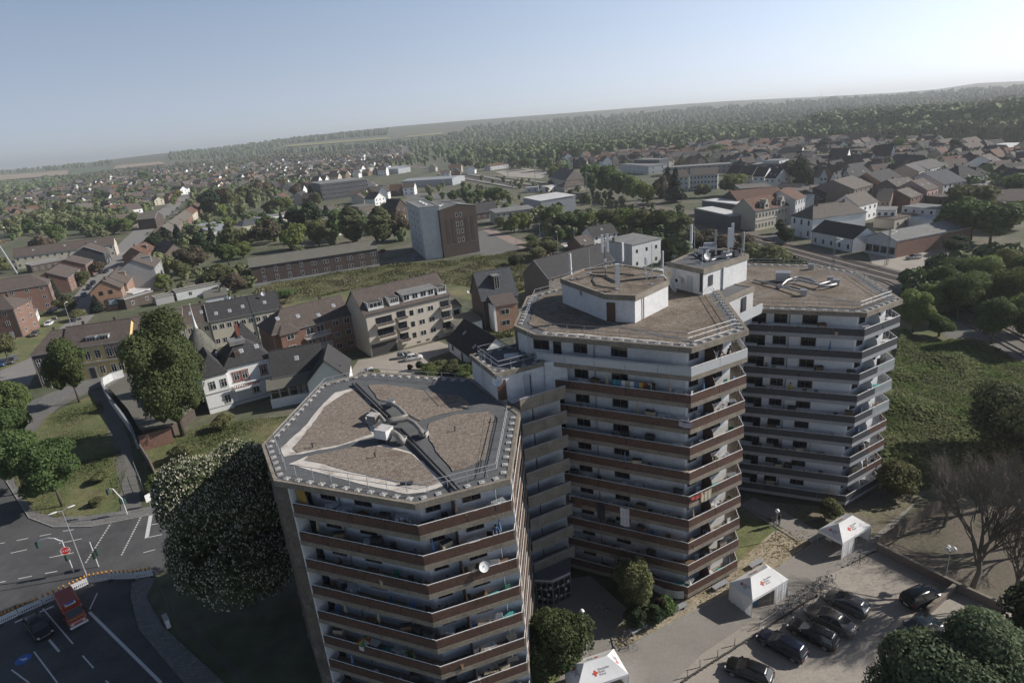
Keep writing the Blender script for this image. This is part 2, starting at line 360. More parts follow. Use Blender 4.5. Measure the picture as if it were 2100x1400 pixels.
sheet('playground',[(1800,1128),(1880,1040),(1960,1000),(2300,960),(2300,1350),(2060,1240)],M('shade_toned_playground_soil',(0.155,0.13,0.10),.95,.3,.4,.02,pat='patch',psize=(.2,.55),pcol=(.10,.095,.06)),0.03)  # soil colour darkened in place of the bare trees' mottled shade
sheet('park_path',[(1900,650),(1945,697),(1990,697),(2110,745),(2300,800),(2300,760),(2110,715),(1990,668),(1925,640)],asphalt_l,0.045)
sheet('tower_forecourt_soil',[(1480,1020),(1700,1040),(1860,985),(1900,1010),(1790,1100),(1700,1060),(1620,1075),(1540,1060)],dirt,0.03)
road=sheet('road',[(-700,1900),(-700,900),(-80,868),(-10,893),(0,915),(12,985),(60,1062),(110,1081),(190,1080),(330,1052),(420,1020),(520,985),(560,1010),(430,1105),(335,1172),(290,1190),(268,1225),(285,1290),(420,1450),(700,1900)],asphalt,0.02)
sheet('road',[(-300,980),(-300,900),(-10,850),(80,815),(190,776),(262,766),(330,742),(420,700),(440,720),(330,775),(250,800),(200,795),(120,835),(70,885),(20,930),(0,1000)],asphalt_l,0.016)
sheet('street',[(0,800),(0,760),(60,725),(105,690),(140,655),(180,610),(205,570),(236,528),(262,498),(280,480),(300,462),(345,425),(400,385),(410,385),(362,428),(318,467),(300,486),(283,512),(250,560),(222,600),(190,650),(140,700),(85,740),(60,790)],M('pale_street_asphalt',(0.24,0.23,0.215),.93,.15,.3,fine=20),0.012)
sheet('side_street',[(238,522),(262,498),(300,490),(420,470),(430,476),(300,500),(275,520)],asphalt_l,0.01)
sheet('courtyard',[(700,790),(735,738),(760,735),(900,700),(940,715),(880,735),(890,780),(830,800)],cobble,0.03)
sheet('silo_road',[(780,540),(840,520),(975,480),(990,470),(1060,500),(1230,590),(1180,605),(1060,560),(985,520),(860,535)],asphalt_l,0.012)
sheet('pavement_strip',[(985,470),(1000,465),(1085,500),(1240,585),(1225,592),(1075,512)],M('reddish_paving',(0.30,0.235,0.20),0.9,0.1,0.3),0.03)
sheet('yard',[(1085,500),(1120,465),(1180,470),(1240,500),(1180,520),(1130,490)],cobble,0.014)
sheet('back_road',[(1060,580),(1060,560),(1290,575),(1400,520),(1420,530),(1300,600),(1100,660),(1000,650)],asphalt_l,0.012)
sheet('station_square',[(820,395),(1000,400),(1120,440),(1100,470),(1000,455),(900,430),(840,410)],asphalt_l,0.012)
sheet('station_yard',[(1015,352),(1075,345),(1130,352),(1110,366),(1040,362)],cobble,0.016)
sheet('town_road',[(1540,500),(1600,470),(1640,450),(1700,440),(1640,480),(1560,512)],asphalt_l,0.012)
sheet('hall_yard',[(1780,520),(1836,527),(1935,503),(1990,510),(1900,560),(1840,570),(1790,545)],cobble,0.02)
def strip(name,pts,w,mat,z,z1=None):
    P=[np.array(G(*p) if len(p)==2 else p[:2]) for p in pts];L=[];Rr=[]
    for i,p in enumerate(P):
        d=P[min(i+1,len(P)-1)]-P[max(i-1,0)];d/=np.linalg.norm(d);n=np.array([-d[1],d[0]])*w/2
        L.append(p+n);Rr.append(p-n)
    mb=MB()
    vs=[(*a,z) for a in L]+[(*a,z) for a in Rr];n=len(P)
    if z1 is None:mb.add(vs,[(i,n+i,n+i+1,i+1) for i in range(n-1)])
    else:
        for i in range(n-1):mb.prism([L[i],Rr[i],Rr[i+1],L[i+1]],z,z1)
    o=mb.build(name,mat);return struct(o)
STRP=[(60,728),(140,655),(205,572),(236,528),(262,498),(300,460),(345,425),(405,383),(440,362),(480,340)]
strip('street',STRP,9.5,MATS['pale_street_asphalt'],0.02)
strip('track_bed',[(2260,780),(1990,640),(1850,575),(1600,508),(1400,455),(1200,405),(1000,368),(870,345),(790,330)],15,ballast,0.03)
strip('track_bed',[(1600,508),(1500,470),(1420,440),(1300,418),(1200,405)],12,ballast,0.034)
for off in(-4.5,0.0,4.5):
    P=[np.array(G(*p)) for p in[(2260,780),(1990,640),(1850,575),(1600,508),(1400,455),(1200,405),(1000,368),(870,345)]]
    for g in(-0.72,0.72):
        mb=MB()
        for i in range(len(P)-1):
            def o_(k):
                d=P[min(k+1,len(P)-1)]-P[max(k-1,0)];d/=np.linalg.norm(d);return P[k]+np.array([-d[1],d[0]])*(off+g)
            mb.bar((*o_(i),0.22),(*o_(i+1),0.22),0.16,0.17)
        o=mb.build('rail',rail_m);struct(o)
for a,b,w in(((1058,386),(900,358),5),((1105,383),(960,358),5),((1160,383),(1020,362),4)):
    o=strip('platform',[a,b],w,paving,0.0,0.7)
kerb=M('kerb_stone',(0.30,0.29,0.27),0.9,0.15,2)
pav_side=M('concrete_slab_paving',(0.185,0.18,0.172),0.92,0.15,0.4,0.004,pat='brick',psize=(0.6,0.4),pcol=(0.13,0.13,0.125))
sheet('pavement',[(0,915),(12,985),(60,1062),(110,1081),(190,1080),(330,1052),(332,1036),(240,1050),(180,1058),(110,1062),(66,1046),(30,990),(20,930)],pav_side,0.0,0.12)
sheet('pavement',[(270,1196),(268,1225),(285,1290),(420,1450),(500,1560),(560,1500),(470,1410),(335,1285),(300,1225),(318,1186),(300,1186)],pav_side,0.0,0.12)
sheet('pavement',[(90,835),(190,797),(240,790),(262,770),(330,742),(330,734),(250,764),(180,776),(90,812),(60,850)],pav_side,0.0,0.10)
strip('footpath',[(272,1062),(262,985),(250,910),(225,845),(200,800)],2.6,asphalt_l,0.055)
plz=sheet('plaza',[(1180,1338),(1090,1480),(1090,1700),(1500,1700),(1380,1400),(1440,1340),(1560,1260),(1700,1178),(1800,1125),(1850,1060),(1900,1010),(1870,1000),(1790,1060),(1735,1065),(1690,1095),(1600,1160),(1440,1243),(1292,1325),(1255,1292),(1300,1260),(1210,1180),(1150,1190),(1120,1232),(1185,1290)],paving,0.028)
sheet('parking_area',[(1380,1400),(1440,1340),(1560,1260),(1700,1178),(1800,1130),(2070,1250),(2300,1420),(2300,1700),(1500,1700)],cobble,0.032)
sheet('tower_footpath',[(1690,1097),(1640,1108),(1575,1062),(1520,1035),(1545,1020),(1610,1050)],paving,0.05)
def kerbline(pts,name='kerb',w=0.14,h=0.13,m=kerb):
    P=[G(*p) for p in pts];mb=MB()
    for a,b in zip(P[:-1],P[1:]):mb.bar((*a,h),(*b,h),w,h)
    return struct(mb.build(name,m))
kerbline([(1262,1334),(1290,1326),(1440,1246),(1600,1163),(1692,1096)])
kerbline([(1692,1096),(1636,1110),(1520,1036)])
kerbline([(1290,1326),(1250,1288),(1262,1334)])
kerbline([(0,915),(12,985),(60,1062),(110,1081),(190,1080),(330,1052)],h=0.14)
# ---- painted markings, 4 mm sheets above the asphalt
def dash(a,b,w=0.14,name='lane_marking',z=0.026):
    A,B=np.array(G(*a)),np.array(G(*b));d=(B-A)/np.linalg.norm(B-A);n=np.array([-d[1],d[0]])*w/2
    mb=MB();mb.add([(*(A-n),z),(*(B-n),z),(*(B+n),z),(*(A+n),z)],[(0,1,2,3)]);return struct(mb.build(name,paint))
Zf=lambda x,y:(x/2.9786,930+y/2.9786)
for a,b in[((0,548),(30,543)),((102,530),(172,516)),((242,503),(313,489)),((384,473),(452,463)),((65,607),(165,585)),((360,548),(500,519)),((302,634),(452,604)),
             ((876,604),(948,585)),((112,764),(195,747)),((275,731),(350,717)),((0,785),(35,779)),((925,434),(975,424)),((900,512),(990,493))]:
    dash(Zf(*a),Zf(*b))
dash(Zf(922,372),Zf(896,514),0.5,'stop_line')
dash(Zf(262,945),Zf(446,1160),0.14);dash(Zf(208,1208),Zf(352,1400),0.14);dash(Zf(505,1232),Zf(572,1308),0.14);dash(Zf(300,1135),Zf(362,1208),0.22)
dash(Zf(70,1318),Zf(180,1400),0.14);dash(Zf(545,965),Zf(985,1400),0.30);dash(Zf(595,850),Zf(548,950),0.16);dash(Zf(90,1030),Zf(330,930),0.3);dash(Zf(645,1385),Zf(665,1400),0.14)
for(x0,y0,x1,y1,n) in((680,420,520,672,17),(860,388,740,625,17)):
    for k in range(n):
        t0,t1=k/n,(k+0.55)/n
        dash(Zf(x0+(x1-x0)*t0,y0+(y1-y0)*t0),Zf(x0+(x1-x0)*t1,y0+(y1-y0)*t1),0.22,'crossing_marking')
bx,by=G(*Zf(142,1255));blue=M('blue_paint',(0.04,0.14,0.42),0.6,0.1)
mb=MB();mb.lathe([(0.75,0.024),(0.75,0.027)],20,(bx,by,0));struct(mb.build('blue_road_roundel',blue))
mb=MB();mb.add([(bx-.35,by-.1,.032),(bx+.1,by-.1,.032),(bx+.1,by-.3,.032),(bx+.45,by,.032),(bx+.1,by+.3,.032),(bx+.1,by+.1,.032),(bx-.35,by+.1,.032)],[tuple(range(7))]);struct(mb.build('roundel_arrow',paint))
# ================================================================ THE THREE TOWERS
ZF=lambda k:0.95+2.75*k
T1P=[(-23.72,50.79),(-20.37,44.24),(-8.18,39.06),(-1.04,41.39),(0.19,52.74),(-4.79,62.49),(-16.79,67.08),(-22.14,64.64)]
T2P=[(0.34,62.89),(2.37,59.22),(16.11,51.71),(22.68,55.21),(24.93,70.22),(22.3,75.8),(13.0,79.9),(7.24,77.62),(2.30,74.36)]
T3P=[(27.3,74.5),(28.2,70.5),(39.93,64.96),(46.26,68.55),(48.77,82.22),(46.17,88.09),(37.67,92.74),(29.0,89.0)]
PANE={}
def win_mesh(w,h,fr,mull=1,tr=False):
    key=(round(w,2),round(h,2),fr.name,mull,tr)
    if key in PANE:return PANE[key]
    f=MB();t=0.07
    f.box(0,w,-0.05,0.0,0,t);f.box(0,w,-0.05,0.0,h-t,h);f.box(0,t,-0.049,0.0,t,h-t);f.box(w-t,w,-0.049,0.0,t,h-t)
    for i in range(mull):x=w*(i+1)/(mull+1);f.box(x-t/2,x+t/2,-0.048,0,t,h-t)
    if tr:f.box(t,w-t,-0.047,0,h*0.68,h*0.68+t*.8)
    p=MB();p.box(t*.5,w-t*.5,-0.02,0.002,t*.5,h-t*.5)
    PANE[key]=(f.mesh('window',fr),p.mesh('pane',glass));return PANE[key]
def window(parent,x,y,z,ang,w,h,fr=frame_w,mull=1,tr=False,name='window',pane=True):
    a,b=win_mesh(w,h,fr,mull,tr)
    o=put(name,a,parent,(x,y,z),ang)
    if pane:put('pane',b,o)
    return o
def tower(name,label,P,n,cfg):
    """P: counter-clockwise outline (edge 0 solid gable, 1 long front, 2 short right front, 3 long right); n storeys"""
    c=(sum(p[0] for p in P)/len(P),sum(p[1] for p in P)/len(P),0)
    T=thing(name,label,'apartment tower',c,0)
    org=c;N=len(P)
    ball=cfg['balc']
    ds=[1.45 if i in ball else 0.28 for i in range(N)]
    core=inset(P,ds);rim=inset(P,[0.05]*N)
    top=ZF(n)
    mb=MB();mb.prism(core,0,top-0.31);mb.build('wall',cfg.get('wm',render_w),T,org)
    for k in range(n+1):
        z=ZF(k)
        if k<n:mb=MB();mb.prism(inset(P,[0.16]*N),z-0.28,z);mb.build('floor_slab',cfg['conc'],T,org)
        for i in range(N):
            a=np.array(P[i]);b=np.array(P[(i+1)%N]);L=np.linalg.norm(b-a);d=(b-a)/L;nn=np.array([-d[1],d[0]])
            if k==n:break
            if i in ball:
                s0=cfg['start'].get(i,0.0)
                A=a+d*s0
                mb=MB();mb.bar((*(A+nn*0.08),z+0.13),(*(b+nn*0.08),z+0.13),0.16,0.46);mb.build('edge_beam',cfg['conc'],T,org)
                Lp=L-s0;m=max(1,round(Lp/3.3));
                for q in range(m):
                    p0=A+d*(Lp*q/m+0.02);p1=A+d*(Lp*(q+1)/m-0.02)
                    pm=cfg['panel'](k,i,q/m)
                    mb=MB();mb.bar((*(p0+nn*0.05),z+0.93),(*(p1+nn*0.05),z+0.93),0.05,0.795);mb.build('parapet_panel',pm,T,org)
                mb=MB();mb.tube([(*(A+nn*0.1),z+1.0),(*(b+nn*0.1),z+1.0)],0.035,5)
                for q in range(int(Lp/1.1)+1):pp=A+d*min(q*1.1,Lp)+nn*0.1;mb.box(pp[0]-.02,pp[0]+.02,pp[1]-.02,pp[1]+.02,z+0.1,z+1.0)
                mb.build('handrail',steel_w,T,org)
    for(i,s0,s1,dep,m) in cfg['pil']:
        a=np.array(P[i]);b=np.array(P[(i+1)%N]);L=np.linalg.norm(b-a);d=(b-a)/L;nn=np.array([-d[1],d[0]])
        p=a+d*s0;q=a+d*s1
        mb=MB();mb.prism([tuple(p+nn*0.02),tuple(q+nn*0.02),tuple(q+nn*dep),tuple(p+nn*dep)],0,top-0.3);mb.build('pilaster',m,T,org)
    for i in cfg['solid']:
        a=np.array(P[i]);b=np.array(P[(i+1)%N]);L=np.linalg.norm(b-a);d=(b-a)/L;nn=np.array([-d[1],d[0]])
        for k in range(n):
            A0=a+d*0.05;B0=b-d*0.05
            mb=MB();mb.prism([tuple(A0+nn*0.06),tuple(B0+nn*0.06),tuple(B0+nn*0.4),tuple(A0+nn*0.4)],ZF(k)-0.3,ZF(k)+2.42);mb.build('concrete_panel',conc_d,T,org)
    for(i,s) in cfg['fins']:
        a=np.array(P[i]);b=np.array(P[(i+1)%N]);L=np.linalg.norm(b-a);d=(b-a)/L;nn=np.array([-d[1],d[0]])
        p=a+d*s*L
        for k in range(n):
            mb=MB();mb.prism([tuple(p+nn*0.22),tuple(p+d*0.12+nn*0.22),tuple(p+d*0.12+nn*1.5),tuple(p+nn*1.5)],ZF(k),ZF(k)+2.47);mb.build('balcony_divider',render_w,T,org)
    mb=MB();mb.prism(rim,top-0.30,top-0.02);mb.build('roof_slab',cfg['conc'],T,org)
    mb=MB()
    r0=P;r1=inset(P,[0.35]*N)
    for i in range(N):
        mb.add([(*r0[i],top-0.34),(*r0[(i+1)%N],top-0.34),(*r0[(i+1)%N],top+0.20),(*r0[i],top+0.20),(*r1[i],top-0.34),(*r1[(i+1)%N],top-0.34),(*r1[(i+1)%N],top+0.16),(*r1[i],top+0.16)],
               [(0,1,2,3),(3,2,6,7),(5,4,7,6),(0,4,5,1)])
    mb.build('roof_fascia',concrete,T,org)
    mb=MB();mb.prism(inset(P,[0.33]*N),top-0.02,top+0.10);mb.build('roof_membrane',membrane,T,org)
    core_l=core
    def onface(i,f,off=0.0):
        a=np.array(core_l[i]);b=np.array(core_l[(i+1)%N]);d=(b-a)/np.linalg.norm(b-a);nn=np.array([-d[1],d[0]])
        return a+d*f*np.linalg.norm(b-a)-nn*off,math.atan2(d[1],d[0])
    for(i,items) in cfg['face'].items():
        for k in range(n):
            z=ZF(k)
            for(kind,f,w,z0,h) in items:
                p,ang=onface(i,f,0.0);lx,ly=p[0]-org[0],p[1]-org[1]
                if kind=='win':window(T,lx,ly,z+z0,ang,w,h,frame_b,1 if w>1.1 else 0)
                elif kind=='door':
                    o=put('balcony_door',win_mesh(w,h,frame_d,0,True)[0],T,(lx,ly,z+z0),ang);put('pane',win_mesh(w,h,frame_d,0,True)[1],o)
            for(kind,f,w,z0,h) in items:
                if kind=='part':
                    p,ang=onface(i,f);lx,ly=p[0]-org[0],p[1]-org[1]
                    mb=MB();pr=[(0,0),(-1.35,0),(-1.35,1.2),(-1.25,1.6),(-1.0,1.95),(-0.6,2.15),(0,2.25)]
                    v=[(0.0,y,zz) for y,zz in pr]+[(0.06,y,zz) for y,zz in pr];m_=len(pr)
                    mb.add(v,[tuple(range(m_)),tuple(range(m_,2*m_))[::-1]]+[(q,m_+q,m_+(q+1)%m_,(q+1)%m_) for q in range(m_)])
                    o=mb.build('partition',cfg.get('partm',door_b),T);o.location=(lx,ly,z);o.rotation_euler=(0,0,ang)
        for(kind,f,w,z0,h) in items:
            if kind=='pipe':
                p,ang=onface(i,f,0.08);mb=MB();mb.tube([(*p,0.3),(*p,top-0.35)],0.06,6);mb.build('downpipe',M('grey_pipe',(0.28,0.29,0.31),0.6),T,org)
    return T,core,top
FRONT=[('win',0.05,1.8,0.85,1.4),('door',0.185,0.9,0.02,2.18),('win',0.32,1.5,0.85,1.4),('pipe',0.455,0,0,0),('win',0.56,1.65,0.85,1.4)]
RIGHT=[('win',0.06,1.2,1.0,1.15),('part',0.40,0,0,0),('win',0.55,1.5,1.0,1.15)]
SIDE=[('win',0.08,1.3,1.0,1.15),('door',0.25,0.85,0.02,2.15),('win',0.42,1.3,1.0,1.15),('win',0.70,1.6,1.0,1.15)]
tower1,core1,top1=tower('apartment_tower','nearest octagonal apartment tower with brown balcony parapets and gravel quarters on its roof',T1P,8,
    dict(balc=[1,2,3,5,7],start={1:1.32},conc=concrete,panel=lambda k,i,f:panel_b,pil=[(1,0.0,1.25,1.7,conc_d),(1,1.26,1.4,1.5,render_w),(3,0.9,1.15,1.4,render_w)],solid=[0,4,6],
         fins=[(3,0.36),(3,0.70),(7,0.33),(7,0.66)],face={1:FRONT,2:RIGHT,3:SIDE}))
tower2,core2,top2=tower('apartment_tower','tallest middle apartment tower with brown parapets and antennas on its roof hut',T2P,10,
    dict(balc=[1,2,3,5],start={1:0.0},conc=concrete,panel=lambda k,i,f:panel_w if k==9 else panel_b,pil=[],solid=[8,4],fins=[(3,0.30),(3,0.7)],face={1:FRONT,2:RIGHT,3:SIDE}))
def p3(k,i,f):
    if i in(2,3) and(i==3 or f>=0.45):
        if k in(4,5,6):return glass_rail
        if k in(1,2,3):return panel_b
    return panel_c
tower3,core3,top3=tower('apartment_tower','farthest right apartment tower with white walls and charcoal balcony parapets',T3P,9,
    dict(balc=[1,2,3,5],start={1:0.0},conc=concrete_g,panel=p3,pil=[(1,0.0,0.25,1.6,render_w)],wm=render_t3,solid=[7,4],fins=[(3,0.33),(3,0.7)],face={1:FRONT,2:RIGHT,3:SIDE},partm=render_w))
a=np.array(T1P[1]);b=np.array(T1P[2]);d1=(b-a)/np.linalg.norm(b-a);n1=np.array([-d1[1],d1[0]])
mb=MB();p=a+d1*1.6+n1*0.5;q=a+d1*2.7+n1*0.35
for j in range(9):
    t0=j/9;t1_=(j+1)/9;w0=0.06*(-1)**j
    A_=p+(q-p)*t0+n1*w0;B_=p+(q-p)*t1_-n1*w0;mb.add([(*A_,ZF(7)+0.4),(*B_,ZF(7)+0.4),(*B_,ZF(8)-0.35),(*A_,ZF(8)-0.35),(*(A_+n1*.02),ZF(7)+0.4),(*(B_+n1*.02),ZF(7)+0.4),(*(B_+n1*.02),ZF(8)-0.35),(*(A_+n1*.02),ZF(8)-0.35)],[(0,1,2,3),(5,4,7,6),(3,2,6,7),(0,4,5,1)])
tag(mb.build('curtain',M('mustard_cloth',(0.40,0.26,0.07),0.9,0.15)),'mustard yellow curtain at the left end of the nearest tower top balcony','curtain')
# ---- roof beds of the nearest tower
zt=top1+0.10
z5=lambda pts,z:[G(500+x/3,560+y/3,z) for x,y in pts]
def bed(pts,z0,z1,mat,name='gravel_bed',jig=0.16):
    P=[np.array(p) for p in z5(pts,z1)];out=[]
    for i in range(len(P)):
        a,b=P[i],P[(i+1)%len(P)];L=np.linalg.norm(b-a);m=max(1,int(L/0.7))
        for q in range(m):
            out.append(tuple(a+(b-a)*q/m+rng.normal(0,jig*0.3,2)))
    mb=MB();mb.prism(out,z0,z1);me=mb.build(name,mat,tower1,(tower1.location.x,tower1.location.y,0));return me
bed([(690,700),(560,735),(490,800),(375,945),(225,1075),(245,1128),(560,1070),(800,1000),(800,900),(780,790)],zt,zt+0.03,sand,'grit_border',0.15)
bed([(280,1170),(380,1130),(860,1050),(1030,1100),(1250,1290),(1130,1345),(1000,1355),(700,1290),(370,1200)],zt,zt+0.03,sand,'grit_border',0.15)
bed([(615,740),(690,712),(735,760),(790,830),(745,890),(790,985),(600,1050),(330,1100),(300,1075),(400,960),(500,820)],zt+0.02,zt+0.065,gravel)
bed([(760,690),(850,680),(1000,700),(1200,740),(1330,755),(1390,800),(1340,840),(1200,870),(1080,905),(1000,860),(900,790),(830,780),(790,720)],zt+0.002,zt+0.065,gravel)
bed([(1140,920),(1300,870),(1500,850),(1540,880),(1520,960),(1480,1140),(1350,1200),(1290,1215),(1180,1090),(1120,980)],zt+0.002,zt+0.065,gravel)
bed([(400,1125),(700,1060),(860,1065),(1030,1110),(1100,1170),(1200,1280),(1150,1305),(950,1285),(800,1250),(640,1215),(500,1170),(370,1145)],zt+0.02,zt+0.065,gravel)
for Tn,P,top in((tower2,T2P,top2),(tower3,T3P,top3)):
    mb=MB();q=inset(P,[1.5]*len(P));pts=[]
    for i in range(len(q)):
        a=np.array(q[i]);b=np.array(q[(i+1)%len(q)]);m=max(2,int(np.linalg.norm(b-a)/0.8))
        for j in range(m):pts.append(tuple(a+(b-a)*j/m+rng.normal(0,0.09,2)))
    mb.prism(pts,top+0.10,top+0.17);mb.build('gravel_bed',gravel_m,Tn,(Tn.location.x,Tn.location.y,0))
q=inset(T2P,[1.15]*9);mb=MB()
for i in(1,2):
    w_=inset(T2P,[1.75]*9);mb.prism([q[i],q[(i+1)%9],w_[(i+1)%9],w_[i]],top2+0.101,top2+0.13)
mb.build('grit_border',sand,tower2,(tower2.location.x,tower2.location.y,0))
# ---- roof edge rails with weighted feet
foot_me=MB().box(-.22,.22,-.22,.22,0,.09).box(-.1,.1,-.1,.1,.09,.13).mesh('ballast_block',plinth)
def roof_rail(T,P,top,edges,off=1.15,step=0.95,double=True):
    N=len(P);ring=inset(P,[off]*N);org=T.location;feet=inset(P,[0.62]*N)
    for i in edges:
        a=np.array(ring[i]);b=np.array(ring[(i+1)%N]);L=np.linalg.norm(b-a);d=(b-a)/L;nn=np.array([-d[1],d[0]]);ang=math.atan2(d[1],d[0])
        mb=MB()
        for zz in((0.6,1.05)):mb.tube([(*a,top+0.1+zz),(*b,top+0.1+zz)],0.028,5)
        m=max(2,int(round(L/1.75)))
        mb.build('roof_rail',steel,T,org)
        for k in range(m):
            p=a+d*(L*(k+0.5)/m)
            mb=MB();mb.tube([(*p,top+0.1),(*p,top+1.16)],0.028,5);mb.build('rail_post',steel,T,org)
        fa=np.array(feet[i]);fb=np.array(feet[(i+1)%N]);fL=np.linalg.norm(fb-fa);m=int(round(fL/1.15))
        for k in range(m):
            p=fa+(fb-fa)*((k+0.5)/m);o=put('ballast_block',foot_me,T,(p[0]-org.x,p[1]-org.y,top+0.1),ang+random.uniform(-.08,.08))
roof_rail(tower1,T1P,top1,[0,1,2,3,5,6,7])
roof_rail(tower2,T2P,top2,[1,2,3,7,8])
roof_rail(tower3,T3P,top3,[0,1,2,3,4,5,6])
# ================================================================ STAIR BLOCKS, ROOF HUTS AND ROOF EQUIPMENT
def v2(p):return np.array(p,float)
def block(name,label,cat,foot,z0,z1,wall_m,fascia=0.5,roof_m=None,wi=0.14):
    c=(sum(p[0] for p in foot)/len(foot),sum(p[1] for p in foot)/len(foot),z0)
    A=sum(foot[i][0]*foot[(i+1)%len(foot)][1]-foot[(i+1)%len(foot)][0]*foot[i][1] for i in range(len(foot)))
    if A<0:foot=foot[::-1]
    T=thing(name,label,cat,c);n=len(foot)
    inn=inset(foot,[wi]*n)
    mb=MB();mb.prism(inn,z0,z1-fascia+0.1);mb.build('wall',wall_m,T,c)
    mb=MB();r1=inset(foot,[0.32]*n)
    for i in range(n):
        j=(i+1)%n
        mb.add([(*foot[i],z1-fascia),(*foot[j],z1-fascia),(*foot[j],z1),(*foot[i],z1),(*r1[i],z1-fascia),(*r1[j],z1-fascia),(*r1[j],z1-.04),(*r1[i],z1-.04)],[(0,1,2,3),(3,2,6,7),(5,4,7,6),(0,4,5,1)])
    mb.build('roof_fascia',concrete,T,c)
    mb=MB();mb.prism(inset(foot,[0.31]*n),z1-0.36,z1-0.13);mb.build('roof_deck',roof_m or membrane,T,c)
    return T,foot
def on_edge(T,p,q,f,w,z0,h,name,mat,depth=0.06):
    """a flat door-like leaf on the wall line p-q (outside on the right of p->q)"""
    p,q=v2(p),v2(q);d=(q-p)/np.linalg.norm(q-p);nn=np.array([-d[1],d[0]]);a=p+d*f*np.linalg.norm(q-p);b=a+d*w
    mb=MB();mb.prism([tuple(a-nn*depth),tuple(b-nn*depth),tuple(b+nn*.05),tuple(a+nn*.05)],z0,z0+h)
    return mb.build(name,mat,T,tuple(T.location))
zr=top1+0.02
b1=[(-1.95,56.0),(3.25,58.4),(0.4,64.6),(-4.72,62.3)]
SB,b1=block('stair_tower','stair and gallery block with beige parapets joining the nearest and the middle tower','stair block',b1,0.0,26.0,render_w)
on_edge(SB,b1[0],b1[1],0.03,0.95,23.0,2.15,'door',door_b,-0.10)
on_edge(SB,b1[0],b1[1],0.55,0.9,23.0,2.1,'door',door_g,-0.10)
ga,gb=v2((0.28,54.0)),v2((4.95,56.35));gd=(gb-ga)/np.linalg.norm(gb-ga);gn=np.array([-gd[1],gd[0]])
o3=tuple(SB.location)
mb=MB();mb.prism([tuple(ga+gn*1.75),tuple(gb+gn*1.75+gd*.3),tuple(gb+gn*5+gd*.3),tuple(ga+gn*5)],0.2,22.9);mb.build('wall',render_d,SB,o3)
mb=MB();mb.prism([(3.1,58.25),(5.4,58.4),(4.9,61.5),(1.8,61.2)],22.9,25.9);mb.build('wall',render_w,SB,o3)
for k in range(1,9):
    z=ZF(k)
    mb=MB();mb.prism([tuple(ga+gn*.2),tuple(gb+gn*.2),tuple(gb+gn*1.75),tuple(ga+gn*1.75)],z-0.2,z);mb.build('gallery_floor',concrete,SB,o3)
    Lg=np.linalg.norm(gb-ga)
    for q in range(2):
        p0=ga+gd*(Lg*q/2+.01);p1=ga+gd*(Lg*(q+1)/2-.01)
        mb=MB();mb.bar((*(p0+gn*.1),z+0.98),(*(p1+gn*.1),z+0.98),0.14,1.30);mb.build('gallery_parapet',concrete,SB,o3)
    mb=MB();mb.bar((*(ga+gn*.1),z+1.05),(*(gb+gn*.1),z+1.05),0.2,0.06);mb.build('coping',steel,SB,o3)
    if k<8:on_edge(SB,ga+gn*1.75,gb+gn*1.75,0.16,0.9,z,2.05,'door',door_g,0.04)
    on_edge(SB,ga+gn*1.75,gb+gn*1.75,0.42,0.08,z,2.4,'downpipe',dark_metal,0.06)
rr=inset(b1,[0.75]*4);ff=inset(b1,[0.45]*4)
for i in range(4):
    a,b=v2(rr[i]),v2(rr[(i+1)%4]);mb=MB()
    if i!=1:
        for zz in(0.55,1.05):mb.tube([(*a,25.9+zz),(*b,25.9+zz)],0.028,5)
        for t in(0,.33,.66,1):mb.tube([(*(a+(b-a)*t),25.87),(*(a+(b-a)*t),26.95)],0.022,5)
        mb.build('roof_rail',steel,SB,o3)
    a,b=v2(ff[i]),v2(ff[(i+1)%4])
    for k in range(4):
        p=a+(b-a)*((k+.5)/4);put('ballast_block',foot_me,SB,(p[0]-o3[0],p[1]-o3[1],25.87),math.atan2(*(b-a)[::-1]))
mb=MB();m_=(v2(b1[0])+v2(b1[2]))/2;mb.box(m_[0]-.7+.5,m_[0]+.9+.5,m_[1]-.6,m_[1]+.6,25.87,26.25);mb.build('roof_hatch',alum,SB,o3)
def ladder(name,label,p,n,z0,z1,w=0.45):
    p=v2(p);n=v2(n)/np.linalg.norm(n);t=np.array([-n[1],n[0]]);L=thing(name,label,'ladder',(*p,z0))
    mb=MB()
    for s in(-w/2,w/2):mb.tube([(*(p+t*s+n*.15),z0),(*(p+t*s+n*.15),z1),(*(p+t*s-n*.4),z1+.0)],0.022,5)
    mb.build('stile',steel,L,(*p,z0));mb=MB()
    for k in range(int((z1-z0)/0.3)):zz=z0+.3+k*.3;mb.tube([(*(p-t*w/2+n*.15),zz),(*(p+t*w/2+n*.15),zz)],0.014,4)
    mb.build('rung',steel,L,(*p,z0))
    return L
ladder('ladder','steel wall ladder up the left side of the stair block above the nearest roof',(-3.2,58.9),(-0.92,-0.40),23.1,27.0)
ladder('ladder','steel wall ladder rising from the stair block roof to the middle tower roof',(1.9,60.0),(-0.87,-0.49),25.9,29.5)
cp=[G(1097,1185,3.6),G(1132,1187,3.6),G(1169,1170,3.6),G(1181,1147,3.6),G(1100,1168,3.6)]
PO=thing('entrance_porch','glazed entrance porch with a slanted grey roof at the foot of the stair block','porch',(*G(1137,1222),0));po=tuple(PO.location)
q0,q1,q2=v2(cp[0]),v2(cp[1]),v2(cp[2])
mb=MB();mb.prism([tuple(p) for p in(q0,q1,q2,v2(cp[3])+gn*1.0,gb+gn*1.6,ga+gn*1.6)],3.25,3.6);mb.build('porch_roof',M('porch_zinc',(0.12,0.125,0.135),0.7),PO,po)
